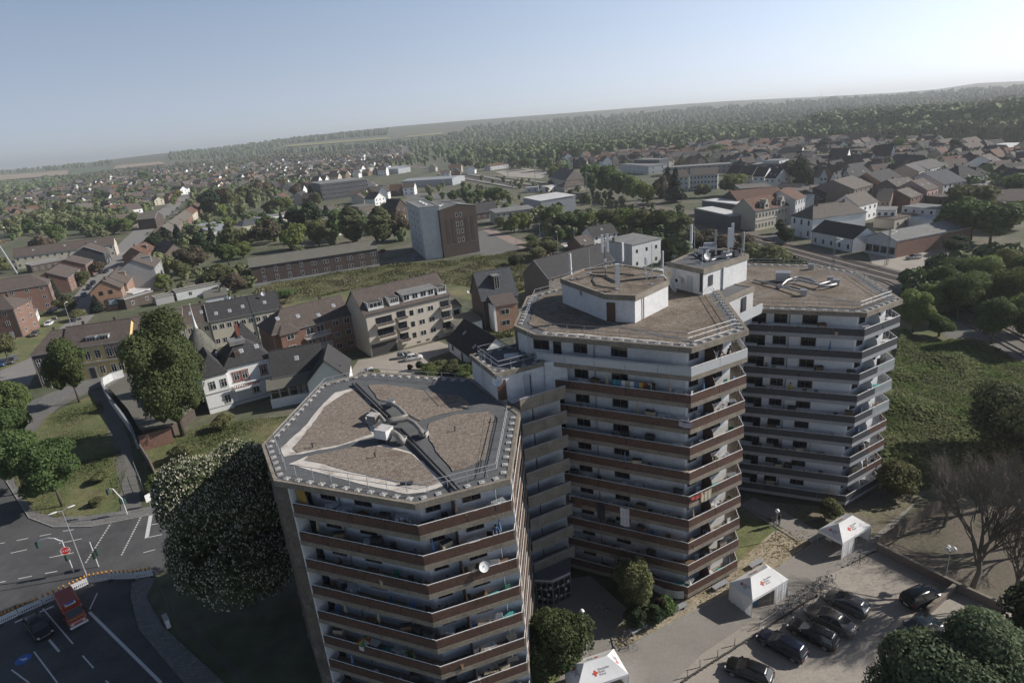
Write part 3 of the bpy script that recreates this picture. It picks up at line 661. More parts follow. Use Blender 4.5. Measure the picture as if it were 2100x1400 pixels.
for a,b,nn_ in((q0,q1,3),(q1,q2,3)):
    d=(b-a)/np.linalg.norm(b-a);L=np.linalg.norm(b-a);mb=MB()
    for zz in(0.15,0.9,2.2,3.1):mb.bar((*(a+d*.05),zz+.06),(*(b-d*.05),zz+.06),.08,.1)
    for k in range(nn_+1):p=a+d*(L*k/nn_*0.96+.05);mb.box(p[0]-.04,p[0]+.04,p[1]-.04,p[1]+.04,0.05,3.24)
    mb.build('glazing_frame',M('grey_frame',(0.2,0.205,0.21),.6),PO,po);mb=MB();mb.bar((*a,3.42),(*b,3.42),.12,.16);mb.build('fascia',frame_w,PO,po)
    mb=MB();mb.bar((*(a+d*.06+np.array([0,.03])),3.2),(*(b-d*.06+np.array([0,.03])),3.2),.02,3.1);mb.build('pane',glass,PO,po)
    for k in range(6):
        p=a+d*L*(0.12+0.14*k);zz=(1.4,2.5,1.1,2.35,1.7,2.6)[k];mb=MB();mb.bar((*(p-np.array([0,.02])),zz),(*(p+d*.22-np.array([0,.02])),zz),.012,.3);mb.build('notice',white_p,PO,po)
# ---- octagonal roof hut of the middle tower
hutp=[G(*p,31.6) for p in((1148.6,571),(1240,603),(1303,606),(1373,574),(1366,556),(1274,541),(1195,551))]
HU,hutp=block('roof_hut','white many-sided lift hut with a brown door and gravel roof on the middle tower','roof hut',hutp,top2+0.1,31.6,render_w,0.58,gravel_m)
on_edge(HU,hutp[1],hutp[2],0.04,0.95,top2+0.15,2.1,'door',door_b,-0.08)
on_edge(HU,hutp[0],hutp[1],0.45,0.35,top2+2.0,0.5,'vent_grille',concrete_g,-0.10)
on_edge(HU,hutp[2],hutp[3],0.22,0.12,top2+0.1,2.5,'downpipe',concrete,0.02)
# ---- second stair block with the white plant hut
e0,e1=v2(G(1491,613,28.5)),v2(G(1549,588,28.5));ed=(e1-e0)/np.linalg.norm(e1-e0);en=np.array([-ed[1],ed[0]])
b2=[tuple(e0-ed*2.6),tuple(e1),tuple(e1+en*8.0),tuple(e0+en*8.0-ed*3)]
SB2,b2=block('stair_tower','stair block joining the middle and the right tower, carrying the white plant hut','stair block',b2,24.0,28.6,render_d,0.55,membrane)
mb=MB();mb.prism([tuple(e0-ed*2.0+en*1.4),tuple(e0+ed*1.2+en*1.4),tuple(e0+ed*1.2+en*7),tuple(e0-ed*2.0+en*7)],0,24.0);mb.build('wall',conc_d,SB2,tuple(SB2.location))
for k in(9,):
    p0,p1=e0+ed*0.3,e1-ed*.05
    mb=MB();mb.bar((*(p0-en*1.0),ZF(k)+.95),(*(p1-en*1.0),ZF(k)+.95),.12,1.2);mb.prism([tuple(p0-en*1.0),tuple(p1-en*1.0),tuple(p1),tuple(p0)],ZF(k)-.2,ZF(k));mb.build('gallery_parapet',panel_w if k==9 else concrete_g,SB2,tuple(SB2.location))
on_edge(SB2,e0,e1,0.55,0.9,ZF(9),2.1,'door',dark_metal,0.0)
hp=[G(*p,31.75) for p in((1373,537),(1443,552),(1536,521),(1486,508),(1412,519))]
PH,hp=block('plant_hut','white square plant hut crowded with antennas between the middle and right towers','roof hut',hp,28.5,31.75,render_w,0.62,membrane)
i0=min(range(len(hp)),key=lambda i:np.hypot(*(v2(hp[i])-v2(G(1443,552,31.75)))))
on_edge(PH,hp[i0],hp[(i0+1)%5],0.13,0.75,29.5,1.25,'window',frame_d,-0.08)
on_edge(PH,hp[i0],hp[(i0+1)%5],0.42,0.45,28.5,2.6,'cable_duct',render_w,0.05)
on_edge(PH,hp[i0-1],hp[i0],0.52,0.85,28.55,2.05,'door',door_g,-0.08)
on_edge(PH,hp[i0-1],hp[i0],0.90,0.30,29.0,2.2,'cable_tray',dark_metal,0.02)
p=v2(hp[i0-1])+(v2(hp[i0])-v2(hp[i0-1]))*0.33;d=(v2(hp[i0])-v2(hp[i0-1]));d/=np.linalg.norm(d);nn=np.array([-d[1],d[0]])
AC=thing('air_conditioner','white air conditioner unit on the wall of the white plant hut','air conditioner',(*(p-nn*.2),29.55),math.atan2(d[1],d[0]))
mb=MB();mb.box(-.4,.4,-.3,.05,0,.62);mb.build('casing',white_p,AC);mb=MB();mb.lathe([(.24,-.33),(.24,-.30)],14,(-.08,0,.31),'y');mb.build('fan_grille',dark_metal,AC)
# ---- antennas
def dish(name,label,loc,r,az,el,arm=True,m=white_p,group=None):
    D=thing(name,label,'satellite dish',loc,az,group)
    mb=MB();prof=[(r*k/5,0.28*r*(k/5)**2-0.28*r) for k in range(6)];k=16
    mb.lathe([(max(a,.002),b) for a,b in prof]+[(r,0.02)],k);mb.f.pop();o=mb.build('reflector',m,D,smooth=True);o.location=(0,0,r*0.9+.1);o.rotation_euler=(R(90-el),0,0)
    mb=MB();mb.tube([(0,.1,0),(0,.1,r*.9+.1),(0,0,r*.9+.1)],.03,5);mb.build('bracket',steel,D)
    mb=MB();mb.tube([(0,-.05,.1+r*.1),(0,-.65*r,r*.9+.15)],.009,4);mb.box(-.025,.025,-.68*r-.02,-.68*r+.03,r*.9+.12,r*.9+.18);mb.build('feed_arm',steel,D)
    return D
def panel_antenna(label,base,top,z0,w=0.28,dep=0.14,mastonly=False,both=False,group='antennas on the tower roof huts',m=white_p,az=0.0,frac=0.55):
    x,y=G(*base,z0);zt_=H_over(top[0],top[1],x,y)
    A=thing('antenna',label,'antenna',(x,y,z0),az,group);h=zt_-z0
    mb=MB();mb.tube([(0,0,0),(0,0,h*(1.0 if mastonly else.97))],.045 if not mastonly else.035,6);mb.box(-.2,.2,-.2,.2,0,.08);mb.build('mast',dark_metal if both else steel,A)
    if not mastonly:
        for s in((-1,1) if both else(0,)):
            mb=MB();xs=s*.32;mb.box(xs-w/2,xs+w/2,-.1-dep,-.1,h*(1-frac),h);o=mb.build('radome',m,A)
        for t in(.2,.35):mb=MB();mb.box(-.12,.12,-.22,-.04,h*t,h*t+.3);mb.build('radio_unit',steel_w,A)
    return A
zh=31.48
panel_antenna('slim white panel antenna at the left corner of the many-sided hut',(1173,573),(1169,519),zh,az=-.8)
panel_antenna('bare steel pole right of the leftmost panel antenna on the many-sided hut',(1210,561),(1209,508),zh,mastonly=True)
panel_antenna('tallest dark mast with twin white panels standing on the many-sided hut',(1241.7,566),(1238,480),zh,both=True,az=.2,frac=.42)
panel_antenna('broad pale panel antenna at the front middle of the many-sided hut',(1266,594),(1261,540),zh,w=.42,dep=.3,frac=.8)
panel_antenna('grey panel antenna at the back edge of the many-sided hut',(1276,545),(1273,497),zh,az=.5,frac=.7)
panel_antenna('short white antenna near the right end of the many-sided hut',(1323,562),(1323,527),zh,w=.2,frac=.4)
panel_antenna('thin tall whip pole on the right part of the many-sided hut',(1337,583),(1336,500),zh,mastonly=True)
panel_antenna('grey panel antenna at the right corner of the many-sided hut',(1356,567),(1357,515),zh,az=1.2,frac=.6)
z2_=31.62
panel_antenna('white round panel antenna at the left corner of the white plant hut',(1418,520),(1415,461),z2_,w=.3,az=-.6)
panel_antenna('thin dark pole beside the left antenna of the white plant hut',(1424,522),(1421,466),z2_,mastonly=True)
panel_antenna('beige slim antenna at the back middle of the white plant hut',(1466,516),(1467,471),z2_,m=plinth,frac=.8)
panel_antenna('wide pale twin antenna near the right middle of the white plant hut',(1493,531),(1498,467),z2_,w=.38,dep=.25,frac=.6)
panel_antenna('tall pale antenna just behind the wide twin antenna of the plant hut',(1500,520),(1503,457),z2_,w=.3,frac=.7)
panel_antenna('beige panel antenna at the right corner of the white plant hut',(1521,523),(1523,476),z2_,az=1.1,m=plinth,frac=.85)
panel_antenna('short dark pole near the front corner of the plant hut roof',(1440,541),(1440,515),z2_,mastonly=True)
dish('satellite_dish','small grey satellite dish lying low on the plant hut roof',(*G(1450,534,z2_),z2_),.45,.4,30)
dish('satellite_dish','small round dish high on the antenna pole at the plant hut right side',(*G(1506,524,z2_),z2_+1.6),.3,1.2,10)
dish('satellite_dish','large grey dish at the left foot of the plant hut beside its ladder',(*G(1380,602,28.4),28.5),.85,1.1,25)
ladder('ladder','caged ladder on the left face of the white plant hut',tuple(v2(hp[i0-1])+d*.9-nn*.05),tuple(-nn),28.6,32.6)
ah=[((1442,516),(1458,516),'white roof air handler with a round top on the plant hut',1.1),((1432,521),(1440,521),'small grey cabinet left of the air handler on the plant hut',.8)]
for(a_,b_,lab,h) in ah:
    x,y=G(*a_,z2_);A=thing('air_handler',lab,'air handler',(x,y,z2_),-.3)
    mb=MB();mb.box(0,1.5*h,-.5,.4,.15,.55*h+.15);mb.build('casing',white_p,A);mb=MB();mb.lathe([(.42*h,0.05),(.42*h,1.5*h-.05)],14,(0,-.05,.55*h+.12),'x');mb.build('hood',steel,A);
    mb=MB();mb.box(.1,.25,-.4,.3,0,.16);mb.box(1.0,1.15,-.4,.3,0,.16);mb.build('foot',dark_metal,A)
def pile(lab,pts,z,m,r,cat='pipe',name='cable_run',group=None):
    P=[(*G(*p,z),z+r+.02) for p in pts];mb=MB();mb.tube(P,r,6);o=mb.build(name,m);tag(o,lab,cat,group);return o
pile('black cable run curving over the many-sided hut roof',[(1175,575),(1210,566),(1240,568),(1262,580),(1300,575),(1350,570)],zh,dark_metal,.1,'cable')
pile('dark cable run along the back of the many-sided hut',[(1215,560),(1250,560),(1300,566)],zh,dark_metal,.07,'cable')
pile('black cable loop at the left of the many-sided hut roof',[(1222,566),(1215,575),(1222,586),(1240,590),(1262,592)],zh,dark_metal,.06,'cable')
for(lab,pts) in(('pale cable tray crossing the plant hut roof',[(1425,524),(1450,538)]),('second pale cable tray on the plant hut roof',[(1455,536),(1500,523)])):
    pile(lab,pts,z2_,steel,.09,'cable tray')
def curve_pipe(lab,P3,r,m,cat='duct',name='duct'):
    out=[]
    for i in range(len(P3)-1):
        a,b=v2(P3[i]),v2(P3[i+1]);out+=[tuple(a+(b-a)*t) for t in(0,.5)]
    out.append(tuple(P3[-1]));mb=MB();mb.tube(out,r,10);return tag(mb.build(name,m,smooth=True),lab,cat)
x,y=G(1325,575,zh)
curve_pipe('pale swan-neck pipe arching at the right of the many-sided hut roof',[(x,y,zh+.1),(x+.4,y+.1,zh+.9),(x+1.1,y+.2,zh+1.2),(x+1.9,y+.25,zh+.9),(x+2.0,y+.3,zh+.3)],.07,steel_w,'pipe','swan_neck_pipe')
curve_pipe('lower white swan-neck pipe beside the arching one on the hut roof',[(x+.9,y-.6,zh+.1),(x+1.2,y-.6,zh+.5),(x+1.8,y-.5,zh+.55),(x+2.1,y-.5,zh+.1)],.06,steel_w,'pipe','swan_neck_pipe')
# ---- nearest tower: fan box and ducts
D5=lambda x,y,dz:(*G(500+x/3,560+y/3,zt+dz),zt+dz)
bx,by,_=D5(868,1005,0.4)
FB=thing('ventilation_box','rusty white fan box in the middle of the nearest tower roof','ventilation box',(bx,by,zt),R(-28))
mb=MB();mb.box(-.62,.62,-.55,.55,.4,1.25);mb.build('casing',white_p,FB);mb=MB();mb.box(-.66,.66,-.6,.6,1.25,1.30);mb.build('lid',rust,FB)
mb=MB();mb.box(-.6,-.45,-.5,.5,0,.4);mb.box(.45,.6,-.5,.5,0,.4);mb.build('foot',membrane,FB)
FB2=thing('ventilation_box','smaller rusty duct box behind the white fan box on the nearest roof','ventilation box',D5(805,925,0)[:2]+(zt,),R(-28))
mb=MB();mb.box(-.5,.5,-.4,.4,.3,.95);mb.build('casing',duct,FB2);mb=MB();mb.box(-.53,.53,-.43,.43,.95,.99);mb.build('lid',rust,FB2)
curve_pipe('dull duct dropping into its shaft left of the fan box',[D5(785,850,.15),D5(790,840,.75),D5(830,870,.75),D5(868,915,.75)],.19,duct)
curve_pipe('dull duct hooking round behind the fan box',[D5(905,815,.1),D5(905,800,.75),D5(950,825,.75),D5(1000,875,.75),D5(960,890,.75),D5(875,905,.75)],.19,duct)
curve_pipe('long dull duct bending right from the fan box',[D5(880,915,.75),D5(960,905,.75),D5(1010,900,.75),D5(1050,925,.75),D5(1108,985,.75),D5(1112,1000,.1)],.20,duct)
curve_pipe('short wide duct running forward from the fan box',[D5(915,975,.8),D5(950,1000,.7),D5(975,1030,.5),D5(975,1045,.1)],.27,duct)
for lab,q in(('white shaft head at the right end of the long dull duct',(1110,1000)),('white shaft head at the front of the fan box ducts',(975,1040)),('pale shaft head at the far end of the hooked duct',(905,812))):
    X=D5(*q,0);A=thing('shaft_head',lab,'vent shaft',X[:2]+(zt,),R(-25));mb=MB();mb.box(-.35,.35,-.3,.3,0,.5);mb.build('shaft',plinth,A);mb=MB();mb.box(-.4,.4,-.35,.35,.5,.55);mb.build('cap',alum,A)
for j,(a_,b_) in enumerate((((668,680),(880,885)),((690,678),(900,880)),((945,960),(1300,1330)),((968,958),(1325,1325)))):
    curve_pipe(['left dark pipe from the far rail to the fan box','right dark pipe from the far rail to the fan box','left dark pipe from the fan box to the near corner','right dark pipe from the fan box to the near corner'][j],[D5(*a_,.18),D5(*b_,.18)],.11,M('dark_rubber_pipe',(0.06,0.062,0.065),.6),'pipe','roof_pipe')
for lab,q in(('short black vent stub on the walkway left of the fan box',(425,1075)),('short black vent stub on the front gravel quarter',(810,1135)),('short black vent stub on the right gravel quarter',(1300,975)),('short black vent stub on the right walkway',(1555,915))):
    X=D5(*q,0);mb=MB();mb.tube([(0,0,0),(0,0,.45)],.06,6);mb.tube([(0,0,.45),(0,0,.5)],.1,6);o=mb.build('vent_stub',dark_metal);o.location=X[:2]+(zt,);tag(o,lab,'vent pipe','vent stubs on the nearest roof')
X=D5(965,1298,.05);mb=MB();mb.tube([(0,0,.16),(1.0,-.1,.16)],.14,8);o=mb.build('felt_roll',dark_metal);o.location=X[:2]+(zt,);tag(o,'black felt roll lying on the bleached grit border','felt roll')
for j in range(3):
    a_,b_=D5(1555-35*j,870,.06),D5(1480-25*j,1220,.06);mb=MB();mb.tube([a_,b_],.02,4);o=mb.build('conductor_wire',dark_metal);tag(o,'thin conductor wire on the right strip of the nearest roof','wire','conductor wires on the nearest roof')
# ---- right tower roof ducts
D7=lambda x,y,dz:(*G(1400+x/3,500+y/3,top3+.1+dz),top3+.1+dz)
FB3=thing('ventilation_box','grey fan box beside the bright ducts on the right tower roof','ventilation box',D7(615,232,0)[:2]+(top3+.1,),R(-25))
mb=MB();mb.box(-.9,.9,-.7,.7,.2,1.3);mb.build('casing',steel,FB3);mb=MB();mb.box(-.95,.95,-.75,.75,1.3,1.36);mb.build('lid',alum,FB3)
curve_pipe('bright duct bundle running right from the fan box, rear pipe',[D7(655,215,.8),D7(720,205,.8),D7(790,222,.8),D7(850,262,.5),D7(900,258,.5),D7(942,248,.5),D7(944,255,.1)],.17,alum)
curve_pipe('bright duct bundle running right from the fan box, front pipe',[D7(655,228,.8),D7(715,222,.8),D7(780,240,.8),D7(840,250,.6),D7(905,232,.5),D7(906,240,.1)],.15,alum)
curve_pipe('short bright duct leading left from the fan box',[D7(670,215,.8),D7(640,225,.8),D7(600,262,.4),D7(590,275,.1)],.17,alum)
curve_pipe('long bright duct crossing the left of the right tower roof',[D7(438,222,.3),D7(520,240,.4),D7(600,262,.4),D7(740,300,.5),D7(743,312,.1)],.12,alum)
for lab,q in(('white shaft head at the front of the right roof ducts',(743,322)),('pale shaft head at the right end of the right roof ducts',(943,258)),('pale shaft head behind the right end of the roof ducts',(906,240)),('small chimney block at the back rail of the right tower',(788,160))):
    X=D7(*q,0);A=thing('shaft_head',lab,'vent shaft',X[:2]+(top3+.1,),R(-25));mb=MB();mb.box(-.35,.35,-.3,.3,0,.8);mb.build('shaft',plinth,A);mb=MB();mb.box(-.4,.4,-.35,.35,.8,.86);mb.build('cap',alum,A)
for a_,b_,z_,lab in(((1197+1000-1000,654),(1442,746-40),top2+.17,0),((1547,608),(1700,558),top3+.17,0),((1650,600),(1775,625),top3+.17,0)):
    A_,B_=G(*a_,z_),G(*b_,z_);mb=MB();mb.bar((*A_,z_+.02),(*B_,z_+.02),.35,.06);o=mb.build('roof_walkway_strip',membrane,tower2 if z_<28 and z_>28 else(tower2 if abs(z_-top2-.17)<.1 else tower3),tuple((tower2 if abs(z_-top2-.17)<.1 else tower3).location))
dish('satellite_dish','white satellite dish above the brown door of the stair block',(-1.75,55.75,24.75),.58,R(-30),30)
for k,(q,lab) in enumerate((((1436,530),'left of the plant hut dish'),((1448,522),'behind the plant hut dish'),((1462,526),'at the middle of the plant hut roof'),((1476,522),'left of the twin antenna'),((1484,530),'in front of the twin antenna'),((1508,527),'right of the twin antenna'),((1516,519),'at the right corner of the plant hut roof'))):
    x,y=G(*q,z2_);T=thing('equipment_cabinet','small dark equipment cabinet '+lab,'cabinet',(x,y,z2_),k*.7);mb=MB();mb.box(-.3,.3,-.2,.2,.1,.55+.1*(k%3));mb.build('casing',(dark_metal,steel,membrane)[k%3],T);mb=MB();mb.box(-.34,.34,-.24,.24,.56+.1*(k%3),.59+.1*(k%3));mb.box(-.25,.25,-.15,.15,0,.1);mb.build('frame',dark_metal,T)
# ================================================================ HOUSES
def roof_geo(L,D,he,hr,ov,hA,hB,kind):
    """surfaces as polygons for a ridge running along x"""
    x0,x1,y0,y1=-ov,L+ov,-ov,D+ov;m=D/2;zl=he-hr*ov/m if kind!='flat' else he
    a=m*0.8 if hA else-ov*0.0;b=m*0.8 if hB else 0
    rx0=a if hA else x0;rx1=L-b if hB else x1
    zr=he+hr
    P=[[(x0,y0,zl),(x1,y0,zl),(rx1,m,zr),(rx0,m,zr)],[(x1,y1,zl),(x0,y1,zl),(rx0,m,zr),(rx1,m,zr)]]
    if hA:P.append([(x0,y1,zl),(x0,y0,zl),(rx0,m,zr)])
    if hB:P.append([(x1,y0,zl),(x1,y1,zl),(rx1,m,zr)])
    return P
GUT=M('zinc_gutter',(0.24,0.25,0.26),.6,.1)
def house_parts(T,L,D,he,hr,kind,axis,wall,roof,hipA=False,hipB=False,ov=0.3,fl=2,cols=4,scols=2,fr=frame_w,det=2,chim=1,verge=None,win=(1.15,1.35),skyl=0,dorm=0,base=None,skipf=False,door=True):
    sw=(lambda p:(p[1],p[0],p[2])) if axis=='y' else(lambda p:p)
    LL,DD=(L,D) if axis=='x' else(D,L)
    mb=MB();m=DD/2
    if kind in('flat','shed'):
        mb.box(0,L,0,D,0,he-.02)
        mb.build('wall',wall,T)
        mb=MB()
        if kind=='flat':mb.box(-ov*.5,L+ov*.5,-ov*.5,D+ov*.5,he-.02,he+.22)
        else:mb.slab([(-ov,-ov,he+.05),(L+ov,-ov,he+.05),(L+ov,D+ov,he+hr),(-ov,D+ov,he+hr)],.2)
        ro=mb.build('roof',roof,T)
        if kind=='flat' and det>1:
            mb=MB();
            for b_ in((-ov*.5,L+ov*.5,-ov*.5,-ov*.5+.2),(-ov*.5,L+ov*.5,D+ov*.5-.2,D+ov*.5),(-ov*.5,-ov*.5+.2,-ov*.5+.2,D+ov*.5-.2),(L+ov*.5-.2,L+ov*.5,-ov*.5+.2,D+ov*.5-.2)):mb.box(*b_,he+.22,he+.4)
            mb.build('parapet',verge or plinth,ro)
    else:
        v=[];z1=he-.03;zt_=he+hr-.12
        mb.add([(0,0,0),(LL,0,0),(LL,DD,0),(0,DD,0),(0,0,z1),(LL,0,z1),(LL,DD,z1),(0,DD,z1)],[(0,1,5,4),(1,2,6,5),(2,3,7,6),(3,0,4,7)])
        if not hipA:mb.add([(0,0,z1),(0,DD,z1),(0,m,zt_)],[(0,2,1)])
        if not hipB:mb.add([(LL,0,z1),(LL,DD,z1),(LL,m,zt_)],[(0,1,2)])
        mb.v=[sw(p) for p in mb.v];
        if axis=='y':mb.f=[f[::-1] for f in mb.f]
        mb.build('wall',wall,T)
        mb=MB()
        for P in roof_geo(LL,DD,he,hr,ov,hipA,hipB,kind):
            P=[sw(p) for p in P];P=P[::-1] if axis=='y' else P;mb.slab(P,.16)
        ro=mb.build('roof',roof,T)
        if verge is not None:
            mb=MB()
            for xx,hh in((-ov-.02,hipA),(LL+ov-.02,hipB)):
                if hh:continue
                for ya in(-ov,DD+ov):
                    zl=he-hr*ov/m;mb.add([sw((xx+dx,yy,zz+dz)) for dx in(0,.06) for(yy,zz) in((ya,zl),(m,he+hr)) for dz in(-.18,.04)],[(0,1,3,2),(4,6,7,5),(0,2,6,4),(1,5,7,3),(0,4,5,1),(2,3,7,6)])
            mb.build('verge_board',verge,ro)
        if det>1:
            r0=m*.8 if hipA else-ov;r1=LL-(m*.8 if hipB else-ov)
            mb=MB();mb.tube([sw((r0,m,he+hr+.02)),sw((r1,m,he+hr+.02))],.11,6);mb.build('ridge',roof,ro)
    if chim and kind!='flat':
        for k in range(chim):
            x=LL*(.25+.5*k) if chim>1 else LL*random.choice((.3,.7));p=sw((x,m+.5,he+hr-.9));mb=MB();mb.box(p[0]-.28,p[0]+.28,p[1]-.28,p[1]+.28,p[2],p[2]+1.7);mb.build('chimney',walls['dbrick'],ro)
    if det>1 and axis=='x' and kind in('gable','hip'):
        zg=he-hr*ov/m;mb=MB();mb.box(-ov,L+ov,-ov-.14,-ov-.02,zg-.16,zg-.03);mb.build('gutter',GUT,ro)
        for xx in(.12,L-.22):mb=MB();mb.box(xx,xx+.1,-.12,-.01,0,zg-.1);mb.build('downpipe',GUT,T)
    def row(side,n,length,floors):
        for f in range(floors):
            z=(he/fl)*f+min(1.0,he/fl*.36)
            for c in range(n):
                if side=='f' and f==0 and door and c==n//2 and det>1:continue
                t=length*(c+.5)/n-win[0]/2
                h_=min(win[1],he/fl-1.1)
                if side=='f':window(T,t,-.005,z,0,win[0],h_,fr,1 if det>1 else 0)
                elif side=='r':window(T,L+.005,t,z,R(90),win[0],h_,fr,1 if det>1 else 0)
                else:window(T,-.005,length-t,z,R(-90),win[0],h_,fr,1 if det>1 else 0)
    if not skipf:row('f',cols,L,fl)
    if scols:row('r',scols,D,fl)
    if scols and T.get('leftw',0):row('l',scols,D,fl)
    if door and det>1 and not skipf:
        t=L*(cols//2+.5)/max(cols,1)-.5;mb=MB();mb.box(t,t+1.0,-.06,0.01,0,2.1);mb.build('door',random.choice((door_b,dark_metal,door_g)),T)
    if axis=='x' and kind=='gable' or axis=='x' and kind=='hip':
        sl=math.atan2(hr,m);cs,sn=math.cos(sl),math.sin(sl)
        for k in range(skyl):
            x=L*(k+.6)/(skyl+.2);u=random.uniform(.3,.6)*m/cs
            o=put('skylight',SKY_ME,T,(x,u*cs,he+u*sn),rot=(sl,0,0))
        for k in range(dorm):
            x=L*(k+.5)/dorm;w=1.7
            y=m*.25;z=he+hr*.25;y2=m*.85;z2=he+hr*.85
            mb=MB();mb.add([(x-w/2,y,z-.1),(x+w/2,y,z-.1),(x+w/2,y,z2-.15),(x-w/2,y,z2-.15),(x-w/2,y2,z2-.1),(x+w/2,y2,z2-.1)],[(0,1,2,3),(1,5,2),(0,3,4),(3,2,5,4)]);dm=mb.build('dormer',wall,T)
            mb=MB();mb.box(x-w/2-.15,x+w/2+.15,y-.2,y2,z2-.15,z2-.02);mb.build('dormer_roof',roofs['flat'],dm)
            a,b=win_mesh(w-.4,z2-z-.5,fr,1,False);put('window',a,dm,(x-w/2+.2,y-.005,z+.15));put('pane',b,dm,(x-w/2+.2,y-.006,z+.15))
    return ro
SKY_ME=MB().box(-.4,.4,-.5,.5,-.02,.07).mesh('skylight',frame_w)
_mb=MB().box(-.4,.4,-.5,.5,-.02,.07).box(-.32,.32,-.42,.42,.07,.09)
SKY_ME=_mb.mesh('skylight',[frame_w,M('skylight_glass',(0.30,0.33,0.37),0.15,0.1)],fm=[0]*6+[1]*6)
HOUSES=[]
def house(label,A,B,he,D,hr=3.5,kind='gable',axis='x',wall='brick',roof='brown',cat='house',name='house',group=None,zo=0.0,leftw=0,world=False,**k):
    a=np.array(A if world else G(*A,he));b=np.array(B if world else G(*B,he));L=float(np.linalg.norm(b-a));ang=math.atan2(*(b-a)[::-1])
    T=thing(name,label,cat,(a[0],a[1],0),ang,group)
    if leftw:T['leftw']=1
    T_ro=house_parts(T,L,D,he,hr,kind,axis,walls[wall],roofs[roof],**k)
    if leftw:del T['leftw']
    HOUSES.append((a,b,D));T_L[T.name]=L
    return T
T_L={}
# --- near left -------------------------------------------------------
house('long red brick apartment block with a brown hipped roof at the left edge',(-60,607),(98,581),9.3,11,3.2,'hip',wall='brick',roof='brown',fl=3,cols=5,hipA=True,hipB=True,cat='apartment block')
house('red brick block cut by the left edge, nearer than the hipped brick block',(-60,642),(27,631),9.3,11,3.2,'hip',wall='brick',roof='brown',fl=3,cols=2,hipB=True,cat='apartment block')
house('low flat-roofed garage with white doors between the two left brick blocks',(38,653),(71,647),2.8,10,0,'flat',wall='white',roof='olive',fl=1,cols=0,scols=3,cat='garage',name='garage',door=False)
house('red brick house with two storeys of white windows facing the left street',(137.5,569),(162.5,551),6.0,13,3.2,'gable',wall='brick',roof='brown',fl=2,cols=4,scols=0)
house('taller narrow red brick house behind the white-windowed brick house',(174,542),(189,532),6.5,14,3.2,'gable',wall='brick',roof='brown',fl=2,cols=3,scols=0)
house('house with a black slatted gable beside the cream terrace',(212,517),(222,510),6.5,15,4.0,'gable',wall='slate',roof='brown',fl=2,cols=2,scols=0,verge=frame_w)
house('very long cream terrace under one brown roof with a bright end gable',(27,527),(233,500),6.5,11,3.6,'gable',wall='cream',roof='brown',fl=2,cols=14,scols=0,cat='terrace',name='terrace_house',skyl=3)
house('low flat-roofed brick wing between the left brick houses',(63,545),(133,532),3.6,8,0,'flat',wall='dbrick',roof='flat',fl=1,cols=5,scols=0,door=False)
T=house('orange brick gable-fronted house with a large framed ground floor window',(184,600),(247,590),7.2,9,3.4,'gable','y',wall='obrick',roof='brown',fl=2,cols=0,scols=2,skipf=True,verge=dark_metal)
L=T_L[T.name]
for x in(.27,.58):window(T,L*x,-.005,5.6,0,1.2,1.4,frame_d,1,True)
mb=MB();mb.box(L*.40,L*.92,-.18,0,1.4,4.0);mb.build('bay_frame',dark_metal,T);mb=MB();mb.box(L*.50,L*.88,-.22,-.17,1.8,3.7);mb.build('pane',M('reflecting_glass',(0.28,0.33,0.36),.15,.3,.4),T)
house('brick terrace house right behind the orange gable house',(258,581),(275,558),6.8,9,3.2,'gable',wall='obrick',roof='brown',fl=2,cols=5,scols=0,dorm=1)
house('big grey-gabled house with lit brick front and white dormer strip',(315,547),(329,532),9.0,13,3.8,'gable',wall='grey',roof='brown',fl=3,cols=3,scols=0,dorm=1)
house('white rendered garage box between the orange and the grey-gabled house',(273,603),(308,593),3.6,8,0,'flat',wall='white',roof='white',fl=1,cols=0,scols=0,cat='garage',name='garage',door=False)
house('low dark brick extension with one white window right of the orange house',(255,615),(313,598),3.4,7,0,'flat',wall='dbrick',roof='flat',fl=1,cols=2,scols=0,door=False)
house('flat-roofed shed right of the dark brick extension',(318,612),(355,604),2.6,4,0,'flat',wall='grey',roof='olive',fl=1,cols=0,scols=0,cat='shed',name='shed',door=False)
house('flat-roofed outbuilding in the gardens above the cream row',(360,590+10),(470,578),3.0,5,0,'flat',wall='pgrey',roof='olive',fl=1,cols=2,scols=0,cat='shed',name='shed',door=False)
house('pale blue-grey garden house behind the cream row houses',(420,612),(466,604),3.8,6,1.2,'shed',wall='pgrey',roof='olive',fl=1,cols=2,scols=0,cat='shed',name='shed',door=False)
# --- the row along the upper road ------------------------------------
T=house('corner house of dark brick with a ribbed tile half-hip roof',(62,727),(130,715),8.3,9.5,3.6,'gable',wall='dbrick',roof='brown',fl=2,cols=3,scols=0,hipA=True,win=(1.0,1.8))
T=house('ochre and brick house with arched white windows and two wide dormers',(130,714),(262,695),8.5,10,3.8,'gable',wall='yellow',roof='brown',fl=2,cols=0,scols=0,skipf=True,skyl=1,chim=2)
L=T_L[T.name]
mb=MB();mb.box(L*.60,L*.995,-.06,-.005,4.4,8.2);mb.build('brick_facing',walls['obrick'],T)
mb=MB();mb.box(0,L,-.18,-.005,3.95,4.25);mb.box(-.1,L+.1,-.3,-.005,8.0,8.3);mb.build('cornice',plinth,T)
for x in(.10,.32,.48,.66,.78,.92):
    a_,b_=win_mesh(1.2,2.0,frame_w,1,True);w_=put('window',a_,T,(L*x-.6,-.1,4.9));put('pane',b_,w_)
    mb=MB();n_=8;arc=[(L*x+.6*math.cos(math.pi*i/n_),-.14,6.9+.55*math.sin(math.pi*i/n_)) for i in range(n_+1)];mb.tube(arc,.1,5);mb.build('arch',frame_w,w_,(L*x-.6,-.1,4.9))
    if x!=.32:window(T,L*x-.6,-.06,1.0,0,1.15,2.0,frame_w,1,True)
